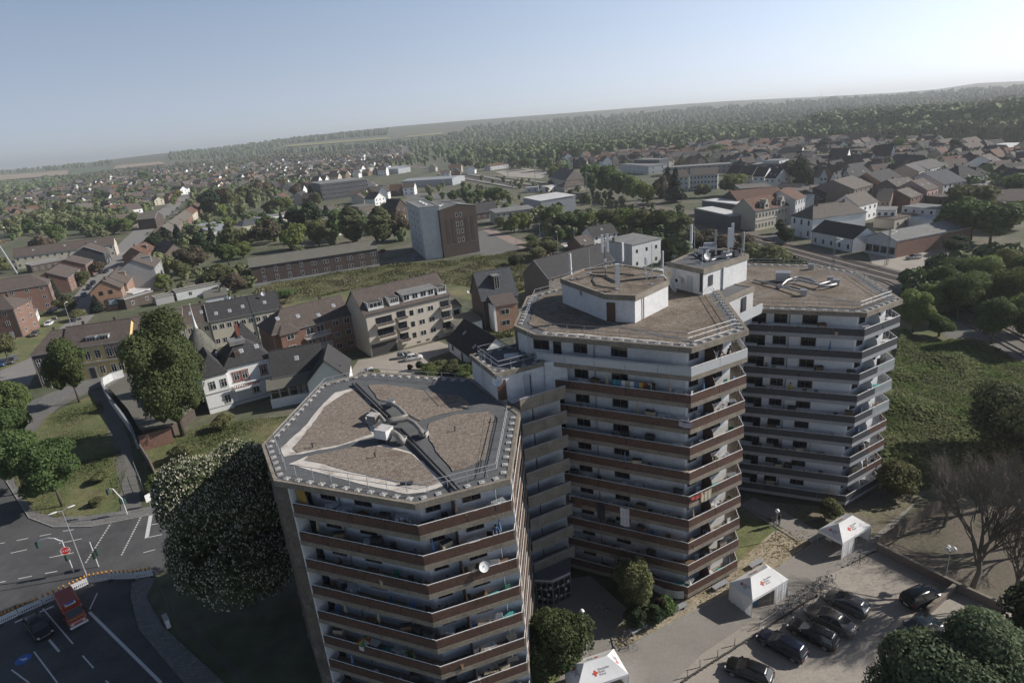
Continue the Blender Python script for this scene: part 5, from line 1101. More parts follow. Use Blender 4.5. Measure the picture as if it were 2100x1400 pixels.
TOWN=[
 ('white gable-ended house between the dark roofs of the old town',(1699,375),(1717,375),9,11,5,'gable','y','white','dark',3,0),
 ('pale gable house with many small windows beside the blank white gable',(1721,368),(1745,367),9.5,11,5,'gable','y','grey','dark',3,4),
 ('narrow gable house left of the blank white gable',(1681,363),(1697,362),9,11,4.5,'gable','y','pgrey','brown',3,2),
 ('dark-roofed house with a yellow gable right of the pale gable house',(1748,364),(1790,356),8,12,4.5,'gable','x','yellow','dark',2,4),
 ('blank brown gable house with a row of skylights',(1752,388),(1790,378),9,20,4,'gable','x','brown','tan',3,4),
 ('white-fronted house adjoining the blank brown gable house',(1771,386),(1788,380),8,12,3,'gable','x','white','tan',3,3),
 ('orange brick terrace with skylights in the old town',(1805,372),(1850,362),8.5,14,4,'gable','x','obrick','dark',3,7),
 ('brick house with a small roof left of the orange brick terrace',(1786,380),(1805,376),7,12,3.5,'gable','x','brick','brown',2,3),
 ('beige house with a black mansard roof in the old town',(1833,348),(1873,347),10,14,3.5,'hip','x','beige','black',3,3),
 ('cream-green house with white window strip right of the mansard',(1885,352),(1903,346),9.5,14,3.5,'gable','x','cream','grey',3,4),
 ('long white dormered house right of the cream-green house',(1903,347),(1942,338),9.5,16,3.5,'gable','x','white','grey',3,7),
 ('big slate-roofed house with a pale blue gable and skylights',(1935,378),(1982,370),8,20,5,'gable','x','pgrey','slate',3,5),
 ('white house with a dark hipped roof behind the slate-roofed house',(1968,365),(2020,359),9,14,5,'hip','x','white','dark',3,4),
 ('pale yellow flat-roofed house near the right edge',(2019,382),(2078,375),6,12,0,'flat','x','cream','flat',2,4),
 ('wide black-roofed hall near the right edge',(1945,402),(2000,404),6,14,3.5,'gable','x','beige','black',1,0),
 ('huge low dark shed roof at the right edge',(2010,412),(2180,412),5,28,3,'gable','x','brown','brown',1,0),
 ('gabled house with a steep light roof above the white station house',(1760,422),(1800,412),7,12,4,'gable','x','white','tan',2,4),
 ('house with two dark dormers right of the steep light roof',(1797,410),(1825,410),6.5,12,4,'gable','x','brick','tan',2,3),
 ('white box house with a shallow roof near the railway hall',(1797,432),(1838,432),6,10,0,'flat','x','white','flat',2,3),
 ('brick-sided pale box house right of the white box house',(1850,424),(1920,430),6,10,0,'flat','x','pgrey','flat',2,4),
 ('small white tower-like house end right of the pale box house',(1924,425),(1940,426),6,8,0,'flat','x','white','flat',2,1),
 ('brick courtyard house with an arch in the old town',(1868,405),(1893,398),6,12,3,'gable','x','brick','tan',2,3),
 ('green-shadowed courtyard house left of the pink house',(1845,386),(1888,380),8,14,3.5,'gable','x','brown','tan',2,3),
 ('pink gabled house in the old town centre right',(1902,390),(1925,384),7.5,14,4,'gable','x','pink','brown',2,3),
 ('dark brick shed wall below the pink house',(1897,402),(1942,406),5,10,0,'flat','x','dbrick','brown',1,0),
 ('apartment terrace with bays and dormers left of the dark roofs',(1415,360),(1472,357),9.5,13,4,'gable','x','pgrey','tan',3,8),
 ('brown-roofed apartment wing behind the dark conifers',(1372,365),(1412,362),9,13,4,'gable','x','pgrey','brown',3,4),
 ('row house with a black roof and white party wall, first of the dark row',(1490,356),(1515,356),7,12,5,'gable','x','cream','black',2,2),
 ('second black-roofed row house of the dark row',(1516,358),(1543,358),7,12,5,'gable','x','cream','black',2,2),
 ('third black-roofed row house of the dark row',(1544,361),(1568,361),7,12,5,'gable','x','white','black',2,2),
 ('fourth black-roofed row house of the dark row',(1569,364),(1590,365),7,12,5,'gable','x','white','black',2,2),
 ('long flat-roofed block with a grey balcony front in the old town',(1541,338),(1605,336),9,16,0,'flat','x','anth','flat',3,6),
 ('pale stair tower block at the end of the flat grey block',(1598,330),(1618,326),11,12,0,'flat','x','pgrey','flat',4,2),
 ('terraced white office with a long flat roof right of the tree line',(1272,337),(1330,341),7,18,0,'flat','x','pgrey','flat',2,7),
 ('dark upper storey block set on the terraced white office',(1300,328),(1352,328),10,12,0,'flat','x','anth','flat',3,8),
 ('very long grey flat-roofed school block in the middle distance',(1360,345),(1500,336),6.5,16,0,'flat','x','grey','flat',2,14),
 ('white sharp gable catching the sun in the old town',(1736,322),(1745,319),9,12,6,'gable','y','white','dark',3,0),
 ('pair of pointed pale gables at the far side of the old town, left',(1819,317),(1827,316),9,12,6,'gable','y','beige','dark',3,0),
 ('pair of pointed pale gables at the far side of the old town, right',(1826,318),(1836,317),9,12,7,'gable','y','white','dark',3,0),
 ('white flat-roofed supermarket near the wood at the right',(1990,303),(2078,303),6,40,0,'flat','x','grey','white',1,10),
 ('sharp white gable with a long dark roof left of the old town',(1640,318),(1652,314),8,16,6,'gable','y','white','black',2,0),
 ('house with a dark pyramid roof and bright skylights at the right edge',(2045,338),(2062,333),8,16,5,'gable','x','white','brown',3,4),
 ('low white garage row near the big bushes',(1863,447),(1923,455),3.2,8,0,'flat','x','white','white',1,0),
 ('brown low wall building behind the corrugated hall',(1835,451),(1880,440),3.6,8,0,'flat','x','beige','brown',1,3),
 ('white tent-roofed shop between the rust roofs and the station house',(1652,412),(1684,408),4.5,12,2.6,'gable','y','white','white',1,0),
 ('white cube warehouse behind the rust-roofed town house',(1654,392),(1682,380),7,14,0,'flat','x','white','tan',1,0),
 ('dark brick town house with three pale windows',(1674,399),(1710,393),7,12,2,'gable','x','dbrick','dark',2,4),
]
for(lab,A,B,he,D,hr,kind,ax,w,r,fl,cols) in TOWN:
    house(lab,A,B,he,D,hr,kind,ax,wall=w,roof=r,fl=fl,cols=cols,scols=2 if cols else 0,hipA=kind=='hip',hipB=kind=='hip',det=1,chim=1 if kind!='flat' else 0,cat='town house',name='town_house',skyl=2 if kind=='gable' and random.random()<.5 else 0,door=False,skipf=cols==0)
for i in range(13):
    t=i/12;x0=350+(468-350)*t**.9;y0=474-(474-380)*t**.9
    w=12-6*t
    house('%s gable-fronted row house counted up the far left street'%ORD[min(i,11)] if i<12 else 'last gable-fronted row house at the top of the far left street',(x0,y0),(x0+w,y0-w*.75),5.6,8.5,3.6,'gable',wall=random.choice(['brick','dbrick','beige','brown']),roof=random.choice(['brown','tan','tan','rust']),fl=2,cols=2,scols=0,det=1,group='row houses along the far left street',name='row_house')
house('two tall brick houses by the far street bend, nearer one',(317,447),(334,441),7.5,12,4,'gable','y',wall='dbrick',roof='tan',fl=3,cols=3,scols=2,det=1,verge=plinth)
house('long brown-roofed house with dormers left of the far street',(240,454),(296,444),6.0,12,4,'gable',wall='brown',roof='brown',fl=2,cols=6,scols=2,det=1,dorm=0)
house('brown gabled house in front of the dormered long house',(214,456),(242,450),5.0,12,3.5,'gable','y',wall='dbrick',roof='brown',fl=2,cols=2,scols=0,det=1)
house('long flat nursery roofs behind the left street trees',(240,433),(285,427),3.5,25,0,'flat',wall='grey',roof='tin',fl=1,cols=0,scols=0,det=1,cat='hall',name='industrial_hall',door=False)
house('ginger-roofed brick house among the left trees',(149,428),(181,421),5.5,11,3.5,'gable',wall='brick',roof='rust',fl=2,cols=3,scols=1,det=1,verge=frame_w)
house('small brown-roofed house below the far street on its right side',(318,510),(338,520),5.5,10,4,'gable',wall='brown',roof='brown',fl=2,cols=2,scols=0,det=1)
house('rust-brown gable house between the grey-gabled house and the trees',(296,520),(322,508),5.5,10,3.6,'gable',wall='brick',roof='rust',fl=2,cols=3,scols=0,det=1,dorm=1)
house('white villa with dark roof right of the far street',(395,462),(432,476),5.0,14,0,'flat',wall='white',roof='tin',fl=1,cols=3,scols=0,det=1,door=False)
T=house('stone church tower rising above the far left trees',(311,330),(316,329.5),24,8,3,'hip',wall='beige',roof='tin',fl=2,cols=1,scols=1,hipA=True,hipB=True,det=1,cat='church tower',name='church_tower',chim=0,door=False)
# --- far town: shared shapes, individually placed ----------------------
def proto_house(L,D,he,hr,w,r,hip,label,far=False):
    T=thing('town_house',label,'house',(0,-300,0),0)
    house_parts(T,L,D,he,hr,'gable' if not hip else 'hip','x',walls[w],roofs[r],hipA=hip,hipB=hip,fl=2,cols=3,scols=2,det=1,chim=1,door=False,win=(1.3,1.3))
    snapshot(T);return T
PROTO=[]
NAMEW={'white':'white','cream':'cream','brick':'red brick','dbrick':'dark brick','grey':'grey','beige':'beige','obrick':'orange brick'}
NAMER={'dark':'anthracite','brown':'brown','tan':'sun-bleached','red':'orange-red','grey':'grey','slate':'slate'}
for(L,D,he,hr,w,r,hip) in((11,9,5.4,4,'white','dark',0),(13,9,5.6,4,'brick','brown',0),(10,10,5.5,4.4,'cream','dark',0),(16,10,6,4,'dbrick','brown',0),(12,9,5.4,4,'white','tan',0),(12,10,5.5,3.5,'brick','tan',1),
    (11,9,5.4,4.2,'beige','red',0),(14,9,5.6,4,'grey','slate',0),(22,10,6.5,4,'brick','red',0),(12,10,6,3.6,'white','dark',1),(20,11,7.5,4,'cream','brown',0),(11,9,5,4,'brick','grey',0),(24,11,7,4.2,'dbrick','dark',0),(13,9,5.5,4,'obrick','brown',0)):
    PROTO.append((proto_house(L,D,he,hr,w,r,hip,''),w,r,L))
placed=[]
def region(poly,n,where,dirs,minor,prot,off=1.0,jx=6):
    """rows of houses inside a ground polygon given in picture coordinates"""
    P=[G(*p) for p in poly];xs=[p[0] for p in P];ys=[p[1] for p in P];c=0;tries=0
    def inside(x,y):
        r_=False;j=len(P)-1
        for i in range(len(P)):
            if(P[i][1]>y)!=(P[j][1]>y) and x<(P[j][0]-P[i][0])*(y-P[i][1])/(P[j][1]-P[i][1])+P[i][0]:r_=not r_
            j=i
        return r_
    while c<n and tries<9000:
        tries+=1
        px=random.uniform(min(p[0] for p in poly),max(p[0] for p in poly));py=random.uniform(min(p[1] for p in poly),max(p[1] for p in poly))
        x,y=G(px,py)
        if not inside(x,y):continue
        if any((x-a)**2+(y-b)**2<(s+minor)**2 for a,b,s in placed):continue
        pr,w,r,L=PROTO[random.choice(prot)]
        ang=R(random.choice(dirs)+random.uniform(-3,3))
        lab='%s house with %s roof %s'%(NAMEW[w],('an ' if NAMER[r][0] in 'ao' else 'a ')+NAMER[r],where)
        if c==0 and pr['label']=='':pr['label']=lab;pr.location=(x,y,0);pr.rotation_euler=(0,0,ang);pr['group']='houses '+where;PLACEDP.add(pr.name)
        elif pr['label']=='':pr['label']=lab;pr.location=(x,y,0);pr.rotation_euler=(0,0,ang);pr['group']='houses '+where
        else:dup(pr,(x,y,0),ang,lab,'houses '+where)
        placed.append((x,y,L*.45));c+=1
PLACEDP=set()
for a,b,D in HOUSES:placed.append(((a[0]+b[0])/2,(a[1]+b[1])/2,max(np.linalg.norm(b-a)*.5,D*.5)))
allp=list(range(14))
region([(0,470),(0,398),(100,395),(190,385),(215,400),(170,425),(140,440),(60,455)],42,'in the estate at the far left',(-35,55,-30,60),4,[0,1,3,4,7,2,11,12,0,4,9])
region([(110,392),(260,360),(330,352),(420,345),(500,342),(560,350),(460,378),(420,395),(330,395),(220,400),(200,390)],62,'round the church at the far left',(-20,70,30),5,[1,3,5,6,8,11,13,0,4,6,8])
region([(410,395),(460,380),(560,352),(640,348),(720,352),(760,365),(700,360),(640,380),(520,378),(470,400)],34,'beyond the park on the left',(-15,75,20),5,[0,2,4,5,9,10,0,4,7])
region([(560,345),(640,325),(720,308),(800,300),(840,303),(760,320),(720,345),(640,350)],34,'in the suburb below the yellow field',(-10,80,30),6,[0,2,4,9,0,4,7,5])
region([(1160,345),(1180,335),(1330,322),(1400,310),(1560,300),(1700,300),(1750,320),(1600,325),(1500,328),(1350,330),(1250,340)],46,'in the old town below the wood',(10,100,-10),5,[6,8,1,3,10,8,5,0,2,11,13])
region([(1620,380),(1640,330),(1760,312),(1900,322),(2100,345),(2200,370),(2200,460),(2000,400),(1900,372),(1800,372),(1700,385)],44,'in the crowded old town at the right',(8,98,20),3.5,[1,3,10,12,2,4,9,5,7,11,13,0])
region([(1700,305),(1820,300),(2000,308),(2200,330),(2200,350),(2060,340),(1900,325),(1760,315)],26,'at the foot of the wood at the right',(5,95,30),5,[1,3,10,6,2,9,5,0])
for pr,w,r,L in PROTO:
    if pr['label']=='':
        for c in list(pr.children):
            for g in list(c.children):bpy.data.objects.remove(g)
            bpy.data.objects.remove(c)
        bpy.data.objects.remove(pr)
# --- houses beyond those picked out one by one: one joined mass
def house_mass(name,poly,n,dirs,seed,gap=1.0,big=False):
    g=np.random.default_rng(seed);P=[];xs=[p[0] for p in poly];ys=[p[1] for p in poly];t=0;grid={}
    for(a,b,s_) in placed:grid.setdefault((int(a//30),int(b//30)),[]).append((a,b,s_))
    while len(P)<n and t<30000:
        t+=1;px,py=g.uniform(min(xs),max(xs)),g.uniform(min(ys),max(ys));r_=False;j=len(poly)-1
        for i in range(len(poly)):
            if(poly[i][1]>py)!=(poly[j][1]>py) and px<(poly[j][0]-poly[i][0])*(py-poly[i][1])/(poly[j][1]-poly[i][1])+poly[i][0]:r_=not r_
            j=i
        if not r_:continue
        x,y,z=GT(px,py);k=(int(x//30),int(y//30));L=g.uniform(9,24 if g.random()<.3 else 13)
        if any((x-a)**2+(y-b)**2<(s_*gap+L*.42*gap)**2 for di in(-1,0,1) for dj in(-1,0,1) for a,b,s_ in grid.get((k[0]+di,k[1]+dj),())):continue
        grid.setdefault(k,[]).append((x,y,L*.42));placed.append((x,y,L*.42));P.append((x,y,z,L))
    mb=MB();fm=[]
    for(x,y,z,L) in P:
        D=g.uniform(8,11);he=g.uniform(4.5,7.5);hr=g.uniform(3.2,5);a=R(g.choice(dirs)+g.uniform(-4,4));c,s_=math.cos(a),math.sin(a);m=D/2
        T_=lambda u,v,w:(x+u*c-v*s_,y+u*s_+v*c,z+w)
        q=[T_(0,0,0),T_(L,0,0),T_(L,D,0),T_(0,D,0),T_(0,0,he),T_(L,0,he),T_(L,D,he),T_(0,D,he),T_(0,m,he+hr-.1),T_(L,m,he+hr-.1)]
        mb.add(q,[(0,1,5,4),(1,2,6,9,5),(2,3,7,6),(3,0,4,8,7)]);wm_i=int(g.choice([0,0,1,2,2,3,4]));fm+=[wm_i]*4
        o=.35;rt=[T_(-o,-o,he-.2),T_(L+o,-o,he-.2),T_(L+o,m,he+hr+.1),T_(-o,m,he+hr+.1),T_(L+o,D+o,he-.2),T_(-o,D+o,he-.2)];mb.add(rt,[(0,1,2,3),(3,2,4,5)]);fm+=[int(g.choice([5,5,6,7,7,7,8]))]*2
        ch=g.uniform(.2,.8)*L;cc=[T_(ch+dx,m+dy,he+hr+dz) for dz in(-.8,.9) for dx,dy in((0,0),(.6,0),(.6,.6),(0,.6))];mb.add(cc,[(4,5,6,7),(0,1,5,4),(1,2,6,5),(2,3,7,6),(3,0,4,7)]);fm+=[3]*5
        for f in range(2):
            for k in range(max(2,int(L/3.6))):
                u=L*(k+.5)/max(2,int(L/3.6));w0=he/2*f+.9;mb.add([T_(u-.6,-.03,w0),T_(u+.6,-.03,w0),T_(u+.6,-.03,w0+1.3),T_(u-.6,-.03,w0+1.3)],[(0,1,2,3)]);fm.append(9)
            for k in range(2):u=D*(k+.5)/2;w0=he/2*f+.9;mb.add([T_(L+.03,u-.5,w0),T_(L+.03,u+.5,w0),T_(L+.03,u+.5,w0+1.3),T_(L+.03,u-.5,w0+1.3)],[(0,1,2,3)]);fm.append(9)
    o=mb.build(name,[walls[k] for k in('white','cream','brick','dbrick','beige')]+[roofs[k] for k in('brown','rust','dark','tan')]+[glass],fm=fm);return stuff(o)
for a_,b_ in zip(STRP,STRP[1:]):
    for k in range(10):t_=k/10;x_,y_=G(a_[0]+(b_[0]-a_[0])*t_,a_[1]+(b_[1]-a_[1])*t_);placed.append((x_,y_,13))
house_mass('distant_houses',[(0,470),(0,392),(190,382),(330,350),(430,345),(470,370),(420,390),(340,425),(290,460),(240,450),(120,440)],200,(-35,55),1)
house_mass('distant_houses',[(400,400),(440,370),(560,345),(760,335),(760,352),(700,372),(640,385),(560,372),(460,400)],170,(-20,70),2)
house_mass('distant_houses',[(60,392),(220,360),(560,330),(800,303),(840,302),(800,325),(640,345),(420,350),(200,385)],330,(-15,75,30),3)
house_mass('distant_houses',[(1180,346),(1200,330),(1400,305),(1640,296),(1900,300),(2200,325),(2200,440),(2080,400),(1900,370),(1620,385),(1500,345)],330,(8,98,25),4)
house_mass('distant_houses',[(560,372),(640,360),(790,345),(830,352),(820,366),(760,362),(660,375),(640,430),(560,420)],26,(-10,80),5)
house_mass('distant_houses',[(1010,325),(1180,318),(1400,292),(1400,300),(1180,330),(1010,335)],40,(8,98),6)
house_mass('distant_houses',[(700,392),(760,380),(850,385),(860,405),(790,425),(700,420)],9,(-5,85),7)
house_mass('distant_houses',[(860,345),(1000,352),(1000,372),(900,368)],5,(-5,85),8)
house_mass('distant_houses',[(620,345),(760,330),(820,322),(840,330),(760,345),(660,362)],60,(-10,80),9)
# ================================================================ TREES AND GREENERY
def crown_mesh(name,mat,h,r,n,leaf_s,shape='round',core=True,seed=0,lobes=14,z0=None,flat=0.0):
    """many small leaf faces spread through an uneven crown; base of the crown at z0, top at h"""
    g=np.random.default_rng(seed);z0=h*.18 if z0 is None else z0;H=h-z0;zc=z0+H/2
    L=[]
    for i in range(lobes):
        if shape=='round':
            u=g.normal(size=3);u/=np.linalg.norm(u);c=u*np.array([r*.62,r*.62,H*.34])*g.uniform(.55,1.2);s=g.uniform(.26,.54)*(.74 if lobes>30 else 1)
            L.append((c[0],c[1],zc+c[2],r*s,H/2*s*1.05))
        elif shape=='tall':
            t=(i+.5)/lobes;a=g.uniform(0,6.28);w=math.sin(math.pi*min(1,.12+t*.9))**.6;c=r*.42*w
            L.append((c*math.cos(a),c*math.sin(a),z0+H*(.08+.86*t),r*(.35+.42*w)*g.uniform(.8,1.1),H*.13))
        elif shape=='cone':
            t=(i+.5)/lobes;w=(1-t)*.95+.08;a=g.uniform(0,6.28);L.append((r*.3*w*math.cos(a),r*.3*w*math.sin(a),z0+H*t,r*w*.8,H*.10))
    if shape=='round':L.append((0,0,zc,r*.62,H*.40))
    L=np.array(L);wgt=L[:,3]*L[:,4];wgt=wgt/wgt.sum()
    idx=g.choice(len(L),n,p=wgt);C=L[idx]
    u=g.normal(size=(n,3));u/=np.linalg.norm(u,axis=1)[:,None]
    u[:,2]=np.where(u[:,2]<-.25,-u[:,2]*.6,u[:,2]);u/=np.linalg.norm(u,axis=1)[:,None]
    rad=g.uniform(.72,1.08,n)**.7
    P=np.stack([C[:,0]+u[:,0]*C[:,3]*rad,C[:,1]+u[:,1]*C[:,3]*rad,C[:,2]+u[:,2]*C[:,4]*rad],1)
    k=max(20,n//16);T=P[g.choice(n,k)];nn_=g.integers(0,k,n);pull=g.uniform(0,.35,n)[:,None]
    D=T[nn_]-P;near=(np.linalg.norm(D,axis=1)<r*.45)[:,None];P=P+D*pull*near
    nrm=u+g.normal(0,.55,(n,3));nrm/=np.linalg.norm(nrm,axis=1)[:,None]
    a=np.cross(nrm,g.normal(size=(n,3)));a/=np.linalg.norm(a,axis=1)[:,None];b=np.cross(nrm,a)
    s=leaf_s*g.uniform(.6,1.35,n)[:,None]
    V=np.stack([P-a*s,P+b*s*.75,P+a*s,P-b*s*.75],1).reshape(-1,3)
    me=bpy.data.meshes.new(name)
    nf=n;vc=V;fidx=np.arange(4*n,dtype=np.int32)
    extra_v=[];extra_f=[]
    if core:
        for(x,y,z,rr,hh) in L:
            b0=4*n+len(extra_v);k=6
            for(fr_,zz) in((.02,-1),(.75,-.5),(.8,.35),(.02,.8)):
                for j in range(k):aa=6.283*j/k;extra_v.append((x+rr*.74*fr_*math.cos(aa),y+rr*.74*fr_*math.sin(aa),z+hh*.74*zz))
            for i in range(3):
                for j in range(k):q=b0+i*k+j;w=b0+i*k+(j+1)%k;extra_f.append((q,w,w+k,q+k))
    allv=np.concatenate([vc,np.array(extra_v).reshape(-1,3)]) if extra_v else vc
    allf=np.concatenate([fidx,np.array(extra_f,dtype=np.int32).ravel()]) if extra_f else fidx
    nF=len(allf)//4
    me.vertices.add(len(allv));me.vertices.foreach_set('co',allv.astype(np.float32).ravel())
    me.loops.add(len(allf));me.loops.foreach_set('vertex_index',allf)
    me.polygons.add(nF);me.polygons.foreach_set('loop_start',np.arange(0,4*nF,4,dtype=np.int32));me.polygons.foreach_set('loop_total',np.full(nF,4,dtype=np.int32))
    me.materials.append(mat);me.update();me.validate();return me
def trunk_mesh(h,r,limbs=5,seed=1,mat=bark,crown_r=4):
    g=random.Random(seed);mb=MB();top=h*.7
    mb.tube([(0,0,0),(g.uniform(-.1,.1),g.uniform(-.1,.1),h*.25),(g.uniform(-.3,.3),g.uniform(-.3,.3),h*.45),(g.uniform(-.4,.4),g.uniform(-.4,.4),top)],r,8,r*.25)
    for i in range(limbs):
        a=6.283*i/limbs+g.uniform(-.4,.4);z=h*g.uniform(.22,.45);rr=crown_r*g.uniform(.45,.7);zz=h*g.uniform(.5,.8)
        mb.tube([(0,0,z),(rr*.4*math.cos(a),rr*.4*math.sin(a),z+(zz-z)*.5),(rr*math.cos(a),rr*math.sin(a),zz)],r*.4,5,r*.1)
    return mb.mesh('trunk',mat,smooth=True)
def bare_mesh(h,r,seed,mat,depth=5,spread=.55,k0=6,r0=.3):
    g=random.Random(seed);mb=MB()
    def br(p,d,L,rad,lv):
        q=(p[0]+d[0]*L,p[1]+d[1]*L,p[2]+d[2]*L);m=tuple((p[i]+q[i])/2+g.uniform(-.06,.06)*L for i in range(3))
        mb.tube([p,m,q],rad,6 if lv==0 else(4 if lv<3 else 3),rad*.6,caps=False)
        if lv>=depth:return
        for i in range(k0 if lv==0 else g.choice((3,3,4))):
            a=g.uniform(0,6.283);t=spread*g.uniform(.6,1.4)
            u=Vector(d);w=u.orthogonal().normalized();w.rotate(Matrix.Rotation(a,3,u));nd=(u*math.cos(t)+w*math.sin(t));nd.z+=.08;nd.normalize()
            st=g.uniform(.55,1.0);s0=tuple(p[j]+(q[j]-p[j])*st for j in range(3))
            br(s0,tuple(nd),L*g.uniform(.62,.82),rad*.55,lv+1)
    br((0,0,0),(0.03,0.02,1),h*.27,r0,0)
    return mb.mesh('branch',mat)
LIB={}
def lib(kind,size):
    key=(kind,size)
    if key not in LIB:
        n,ls,cnt={'big':(15000,.24,2),'mid':(5200,.42,3),'small':(1800,.62,3)}[size]
        out=[]
        shape={'poplar':'tall','conifer':'cone'}.get(kind,'round');h,r={'poplar':(17,3.6),'conifer':(14,3.6)}.get(kind,(12,5.2))
        for s in range(cnt):
            out.append((crown_mesh('crown',leaf[kind],h,r,n,ls,shape,seed=len(LIB)*7+s+3,lobes=(16 if shape=='round' else 22)+s,z0=h*.06),trunk_mesh(h,.3,5,s,bark,r),h,r))
        LIB[key]=out
    return LIB[key]
def tree(px,py,h,r,kind,size,label,group=None,name='tree',world=None):
    x,y=world or G(px,py);T=thing(name,label,'tree',(x,y,0),random.uniform(0,6.28),group)
    me,tr,H0,R0=random.choice(lib(kind,size));s=(r/R0,r/R0,h/H0)
    o=put('crown',me,T,sc=s)
    if size!='small':o2=put('trunk',tr,T,sc=s)
    return T
# --- individual large trees
def bigtree(base,h,r,mat,n,ls,label,z0,seed,lobes=24,shape='round',name='tree',tr=.45,cat='tree',world=None):
    x,y=world or G(*base);T=thing(name,label,cat,(x,y,0),0)
    put('crown',crown_mesh('crown',mat,h,r,n,ls,shape,seed=seed,lobes=lobes,z0=z0),T);put('trunk',trunk_mesh(h,tr,7,seed,bark,r),T);return T
bigtree((376,893),24.5,7.6,leaf['dark'] if False else leafm('leaf_lime_tree',(0.085,0.115,0.045)),42000,.20,'tall dark green tree standing in front of the white villa',2.0,11,lobes=40,name='lime_tree',tr=.5)
bigtree((163,825),13.4,4.6,leaf['oak'],15000,.2,'single street tree before the ochre house',3.2,12,lobes=20,name='street_tree',tr=.22)
CH=bigtree((462,1262),20.2,9.3,leaf['chestnut'],70000,.2,'huge flowering chestnut covered in cream blossom beside the nearest tower',0.4,13,lobes=46,name='chestnut_tree',tr=.55,world=(-32.2,57.6))
g=np.random.default_rng(5);cm=CH.children[0].data;vv=np.empty(len(cm.vertices)*3,dtype=np.float32);cm.vertices.foreach_get('co',vv);vv=vv.reshape(-1,3)
c0=np.array([0,0,9.8]);sel=vv[g.choice(len(vv),90000)];dd=(sel-c0)/np.array([9.3,9.3,10.2]);keep=(np.linalg.norm(dd,axis=1)>.62)&(sel[:,2]>1.5);sel=sel[keep][:22000];dd=dd[keep][:22000]
mb=MB()
for p,d_ in zip(sel,dd):
    q=p+d_/np.linalg.norm(d_)*.12;hh=g.uniform(.13,.25);w=hh*.34;lean=g.normal(0,.05,2)
    mb.add([(q[0]-w,q[1],q[2]),(q[0],q[1]-w,q[2]),(q[0]+w,q[1],q[2]),(q[0],q[1]+w,q[2]),(q[0]+lean[0],q[1]+lean[1],q[2]+hh)],[(0,1,4),(1,2,4),(2,3,4),(3,0,4),(3,2,1,0)])
stuff(mb.build('blossom',blossom,CH))
for i,(b,h,r,lab) in enumerate((((128,1038),11.5,5.0,'nearest tree of the left roadside clump, its trunk on the lawn'),((52,1010),11.5,4.8,'second tree of the left roadside clump, over the road'),((28,955),12,4.6,'third tree of the left roadside clump'),((-8,905),12.5,4.6,'left roadside tree cut by the picture edge'),((50,880),11,4.0,'farthest full tree of the left roadside clump'),((-40,990),12,5,'left roadside tree mostly outside the picture'))):
    bigtree(b,h,r,leaf['oak'],17000,.19,lab,2.0,21+i,lobes=32,name='roadside_tree',tr=.2)
bigtree((20,745),8.0,3.2,leaf['olive'],7000,.22,'small olive street tree at the left edge by the parked cars',2.2,31,name='street_tree',tr=.14)
bigtree((1148,1370),6.2,3.3,leaf['light'] if False else leafm('leaf_shrub_tree',(0.10,0.135,0.055)),14000,.13,'leafy small tree right of the nearest tower by the globe lamp',.3,32,lobes=22,name='small_tree',tr=.15)
bigtree((1312,1262),6.6,1.9,leaf['olive'],9000,.12,'irregular olive-green tree in front of the middle tower',.3,33,lobes=18,shape='round',name='small_tree',tr=.12)
bigtree((1290,1225),4.6,1.6,leaf['olive'],5000,.12,'lower left companion of the olive-green tree',.3,34,name='small_tree',tr=.1)
bigtree((1345,1275),2.2,1.0,leaf['dark'],2500,.1,'round clipped dark bush in the dry bed',.05,35,name='bush',tr=.05,cat='bush')
bigtree((1300,1285),2.6,1.2,leaf['dark'],2800,.1,'round dark bush at the left end of the dry bed',.05,36,name='bush',tr=.05,cat='bush')
bigtree((1368,1258),2.0,1.1,leaf['oak'],2500,.1,'green bush right of the clipped one in the dry bed',.05,37,name='bush',tr=.05,cat='bush')
bigtree((1357,1258),1.9,.7,leaf['purple'],1500,.09,'purple-leaved bush between the green bushes',.05,38,name='bush',tr=.05,cat='bush')
bigtree((1700,1062),2.4,1.5,leaf['olive'],2800,.12,'bush at the left of the far red cross tent',.05,39,name='bush',tr=.05,cat='bush')
bigtree((1838,1010),5.0,3.0,leaf['olive'],7000,.17,'thicket at the foot of the right tower',.1,40,name='bush',tr=.1,cat='bush')
bigtree(None,15.2,5.8,leafm('leaf_maple',(0.13,0.165,0.09)),80000,.13,'large maple crown rising over the parked cars at the lower right',3.0,41,lobes=70,name='maple_tree',tr=.4,world=(28.6,31.0))
bigtree(None,11.5,5.5,leaf['dark'],30000,.16,'dark tree behind the maple crown at the right edge',1.5,42,lobes=26,name='tree',tr=.3,world=(44.5,38.5))
for i,(b,h,r,k,lab) in enumerate((((1872,682),12,5.2,'light','round yellow-green tree touching the right tower roof edge'),((1962,655),14,6.2,'oak','second tree of the park row right of the towers'),((2032,705),12.5,5.8,'oak','round tree with a bare trunk on the park path'),((2085,650),14,6.5,'light','broad tree at the right edge of the park row'),
      ((1925,620),12,5.6,'oak','tree behind the yellow-green park tree'),((2005,600),13,6.5,'light','pale tree top behind the park row'),((2060,590),13,6.5,'olive','olive tree top near the elevated track'),((1880,610),9,4,'oak','small dark tree between the right roof and the park row'),((2120,720),13,6,'oak','park tree cut by the right edge'),((1905,650),10,5.5,'light','low bright tree filling the gap in the park row'),((1990,640),12,6.5,'oak','broad low tree in the middle of the park row'),((2060,640),12,6.5,'light','bright tree behind the round path tree'),((1950,590),10,6,'oak','rear park tree near the signal box'),((1870,600),7,4.5,'olive','scrubby tree between the tracks and the park row'),((2110,600),12,7,'oak','rear tree at the right edge of the park row'),((1925,690),6,4,'oak','low tree left of the park path'),((2100,680),12,6,'light','bright tree at the right edge over the path'))):
    bigtree(b,h*.76,r*.68,leaf[k],12000,.17,lab,h*.12,50+i,lobes=30,name='park_tree',tr=.25)
